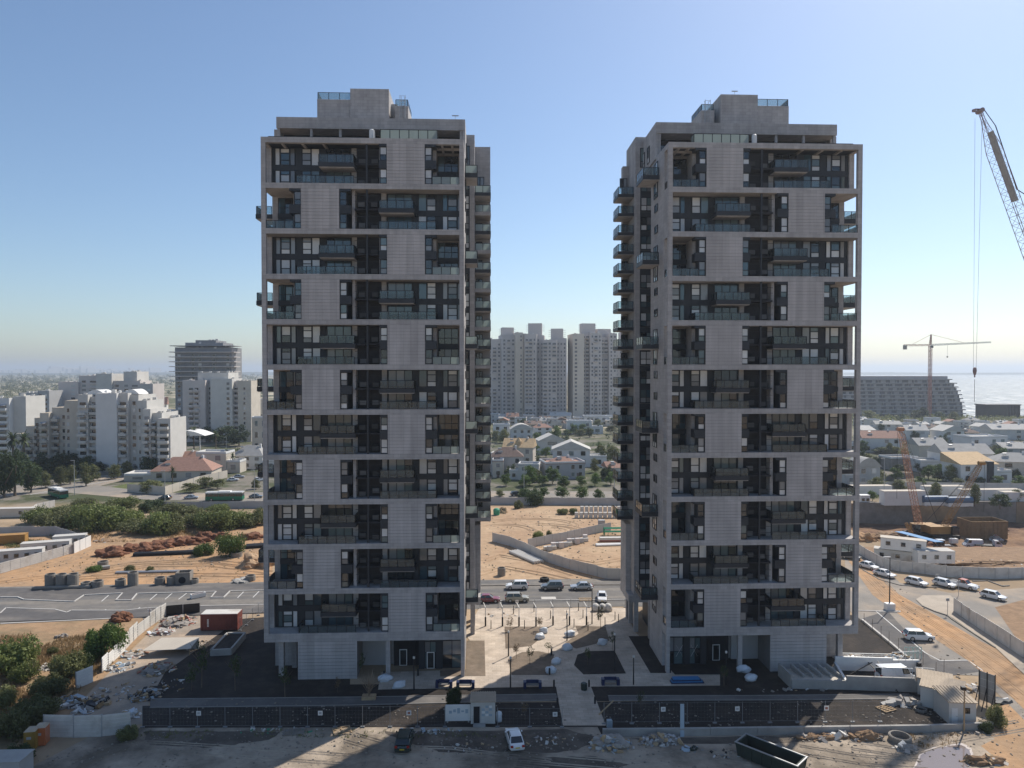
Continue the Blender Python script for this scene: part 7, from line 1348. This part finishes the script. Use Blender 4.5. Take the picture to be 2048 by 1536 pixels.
# street lamps, signs
sl = 'street lamps'
for x, y, h, l, base in ((1779, 1222, 9.6, 'tall street lamp on a white concrete block beside the right tower', True), (1768, 1000, 14, 'tall street lamp behind the pit, left of the white containers', False), (1048, 992, 11, 'street lamp behind the hoarding between the towers', False), (1229, 985, 10, 'street lamp next to the balconies of the right tower', False), (330, 1002, 10, 'street lamp on the far left road by the dark car', False), (149, 990, 12, 'street lamp at the far left junction', False), (509, 1000, 10, 'street lamp on the far left road near the left tower', False), (453, 905, 8, 'lamp between the palms and the grey-hipped house', False)):
    r = thing('street_lamp', l, 'street lamp', G(x, y), 0, sl); MB().tube((0, 0, 0), (0, 0, h), .12, .07, 8).build('pole', 'metal' if not base else 'black', r); MB().box(-1.2, .1, -.12, .12, h - .05, h + .1).build('lamp_arm', 'metal', r)
    if base: MB().box(-.75, .75, -.6, .6, 0, 1.25).build('concrete_block', 'white', r); r.location = G(1779, 1220)
for x, y, h, l in ((1895, 1230, 3.0, 'thin sign post on the traffic island'), (1874, 1172, 2.4, 'thin sign post by the third white hatchback'), (1917, 1192, 3.0, 'thin sign post at the corner of the right hoarding'), (299, 1233, 1.3, 'red and white barrier post at the left kerb')):
    r = thing('sign_post', l, 'sign', G(x, y)); MB().tube((0, 0, 0), (0, 0, h), .05, None, 6).build('pole', 'metal' if h > 2 else 'crane_red', r); MB().box(-.3, .3, -.03, .03, h - .5, h).build('sign_plate', 'metal' if h > 2 else 'white', r)
for i, (x, y) in enumerate(((1728, 1250), (1745, 1262), (1762, 1276), (1778, 1288), (1797, 1302), (1846, 1330), (1888, 1346), (1872, 1352))):
    tag(MB().tube((0, 0, 0), (0, 0, 2.0), .035, None, 5).build('fence_stake', 'bark', None, G(x, y)), '%s thin stake from the tower along the road kerb' % ORD[i], 'stake', 'stakes along the kerb')
# ------------------------------------------------------------------ pit surroundings
cb = 'stacked site cabins'
container(1795, 1126, 9.5, -32, 'dirty_white', 'lower of the stacked white cabins behind the parked cars', 2.6, 2.6, 'site_cabin', wins=3, group=cb, top='roofpale')
r = container(1806, 1128, 9.0, -30, 'white', 'upper white cabin with rusty roof stains, stacked on another', 2.6, 2.6, 'site_cabin', wins=3, group=cb, top='beige'); r.location.z = 2.85
container(1873, 1136, 8.0, -4, 'white', 'white cabin with barred windows and door, right of the stack', 2.7, 3.2, 'site_cabin', wins=3, group=cb, top='roofpale').location.z = .9
container(1840, 1128, 4, -60, 'dirty_white', 'short white cabin between the stack and the right cabin', 2.7, 2.6, 'site_cabin', wins=1, group=cb, top='roofpale')
tag(MB().hexa([(-1.0, -5, 5.5), (1.0, -5, 5.5), (-2.2, 5, 5.6), (-4.2, 5, 5.6)], [(-1.0, -5, 5.6), (1.0, -5, 5.6), (-2.2, 5, 5.7), (-4.2, 5, 5.7)]).build('blue_awning', K.setdefault('sky_blue_sheet', M('sky_blue_sheet', (.08, .24, .46), .6)), None, G(1850, 1122)), 'bright blue sheet roof bridging the white cabins', 'awning')
wc = 'white containers above the pit'
for x, y, L_, l, h in ((1810, 1012, 13.5, 'large white container above the pit wall', 4.6), (1745, 990, 14, 'low white container behind the small hut', 3), (1890, 992, 14, 'white container behind the blue tank', 3.2), (1985, 1002, 20, 'long white container behind the pit trees', 3.6), (2050, 1006, 14, 'white container at the right edge above the pit', 3.4)): container(x, y, L_, 0, 'white', l, h, 3, 'storage_container', group=wc, top='beige')
r = container(1731, 1009, 3.0, 0, 'white', 'small white hut with windows beside the right tower', 2.8, 2.4, 'site_hut', wins=2)
for x, y, l in ((1870, 1012, 'left blue and white lying tank above the pit'), (1918, 1014, 'right blue and white lying tank above the pit')):
    r = thing('liquid_tank', l, 'tank', G(x, y), 0, 'lying tanks'); MB().tube((-4, 0, 2.2), (4, 0, 2.2), 1.15, None, 14).build('shell', 'tankblue', r); MB().box(-4, 4, -1.0, 1.0, .3, 1.4).build('skirt', 'white', r)
    for s in (-3, 3): MB().box(s - .3, s + .3, -1, 1, 0, .5).build('saddle', 'conc_d', r)
r = thing('formwork_box', 'ochre timber formwork box on the pit floor at the right', 'formwork', G(1978, 1078, PIT_Z)); b = MB()
for q in ((-5.5, 5.5, -.2, 0), (-5.5, 5.5, 6, 6.2), (-5.5, -5.3, 0, 6), (5.3, 5.5, 0, 6)): b.box(*q, 0, 5.2)
b.build('side', 'oldwood', r)
for i in range(9): MB().box(-5.4 + i * 1.3, -5.2 + i * 1.3, -.35, -.2, 0, 5.2).build('stud', 'oldwood', r)
for zz in (1.2, 3.2, 5.0): MB().box(-5.6, 5.6, -.42, -.35, zz, zz + .2).build('waler', 'oldwood', r)
tag(MB().box(-1, 1, -.6, .6, 0, 1.3).build('water_cube', 'white', None, G(1907, 1086, PIT_Z)), 'white water cube beside the panel van in the pit', 'tank'); debris(1990, 1080, 14, 4, 1.2, 30, ('crane_red', 'white', 'metal'), 'red and white props in front of the formwork box', 41, z=PIT_Z, big=.7); debris(1900, 1060, 60, 6, .8, 60, ('rock', 'metal', 'yellow_st', 'wood'), 'machine parts and scrap around the piling rig', 42, z=PIT_Z, big=.8)
debris(1850, 1088, 50, 6, 1.4, 60, ('brownsoil', 'rock', 'oldwood'), 'dark spoil heaps behind the stacked cabins', 60, z=PIT_Z, heap='redsoil'); debris(1990, 1112, 70, 6, 1.8, 60, ('brownsoil', 'rock'), 'red-brown spoil ridge across the pit', 61, z=PIT_Z, heap='redsoil'); debris(1790, 1072, 50, 6, 1.2, 50, ('rock', 'dirty_white', 'metal'), 'scrap and spoil at the pit edge beside the right tower', 62, z=PIT_Z, heap='brownsoil'); debris(1960, 1128, 120, 6, .7, 70, ('rock', 'wood', 'dirty_white', 'brownsoil'), 'earth and planks along the back of the long white wall', 43, heap='brownsoil'); sheet('pit_verge', [(1728, 1094), (2250, 1094), (2250, 1150), (1990, 1154), (1893, 1149), (1850, 1143), (1775, 1130)], .03, 'brownsoil'); sheet('dark_plot', [(1990, 1215), (2048, 1200), (2300, 1190), (2300, 1380), (2120, 1355), (2048, 1300)], .055, 'brownsoil')
# far left road
sheet('far_road', [(-100, 1000), (130, 985), (300, 1000), (560, 1004), (560, 984), (330, 986), (200, 972), (270, 955), (245, 948), (130, 968), (-100, 975)], .04, 'dusty'); kerb([(60, 990), (140, 976), (270, 954)], .4, .2); kerb([(0, 972), (140, 962), (262, 946)], .4, .3)
sheet('verge', [(170, 985), (260, 966), (300, 972), (300, 984), (200, 990)], .03, M('verge_grass', (.10, .12, .04), .95, var=.3, scale=.6, bump=.1)); hoarding([(160, 956), (250, 946), (262, 942)], 1.6, 'low retaining wall along the far left road', 'conc_d', 5, 'garden_wall', 'wall'); hoarding([(255, 984), (330, 990), (400, 968), (455, 955)], 3, 'beige garden wall around the red-hipped house', 'beige', 5, 'garden_wall', 'wall')
sheet('far_road', [(960, 1004), (1262, 1005), (1262, 983), (960, 982)], .04, 'dusty'); sheet('far_road', [(1690, 990), (2200, 994), (2200, 982), (1690, 980)], .04, 'dusty')
# ------------------------------------------------------------------ hazy air
hz = bpy.data.materials.new('hazy_air'); hz.use_nodes = True; t = hz.node_tree; t.nodes.clear(); o = t.nodes.new('ShaderNodeOutputMaterial'); pv = t.nodes.new('ShaderNodeVolumePrincipled')
pv.inputs['Color'].default_value = (.80, .89, 1.0, 1); pv.inputs['Density'].default_value = HAZE; pv.inputs['Anisotropy'].default_value = .35; t.links.new(pv.outputs[0], o.inputs['Volume'])
if HAZE: K['air'] = hz; tag(MB().box(-41000, 41000, -3100, 41000, -9, 135).build('haze', 'air'), 'thin bluish haze over the whole town', 'haze', None, 'stuff')
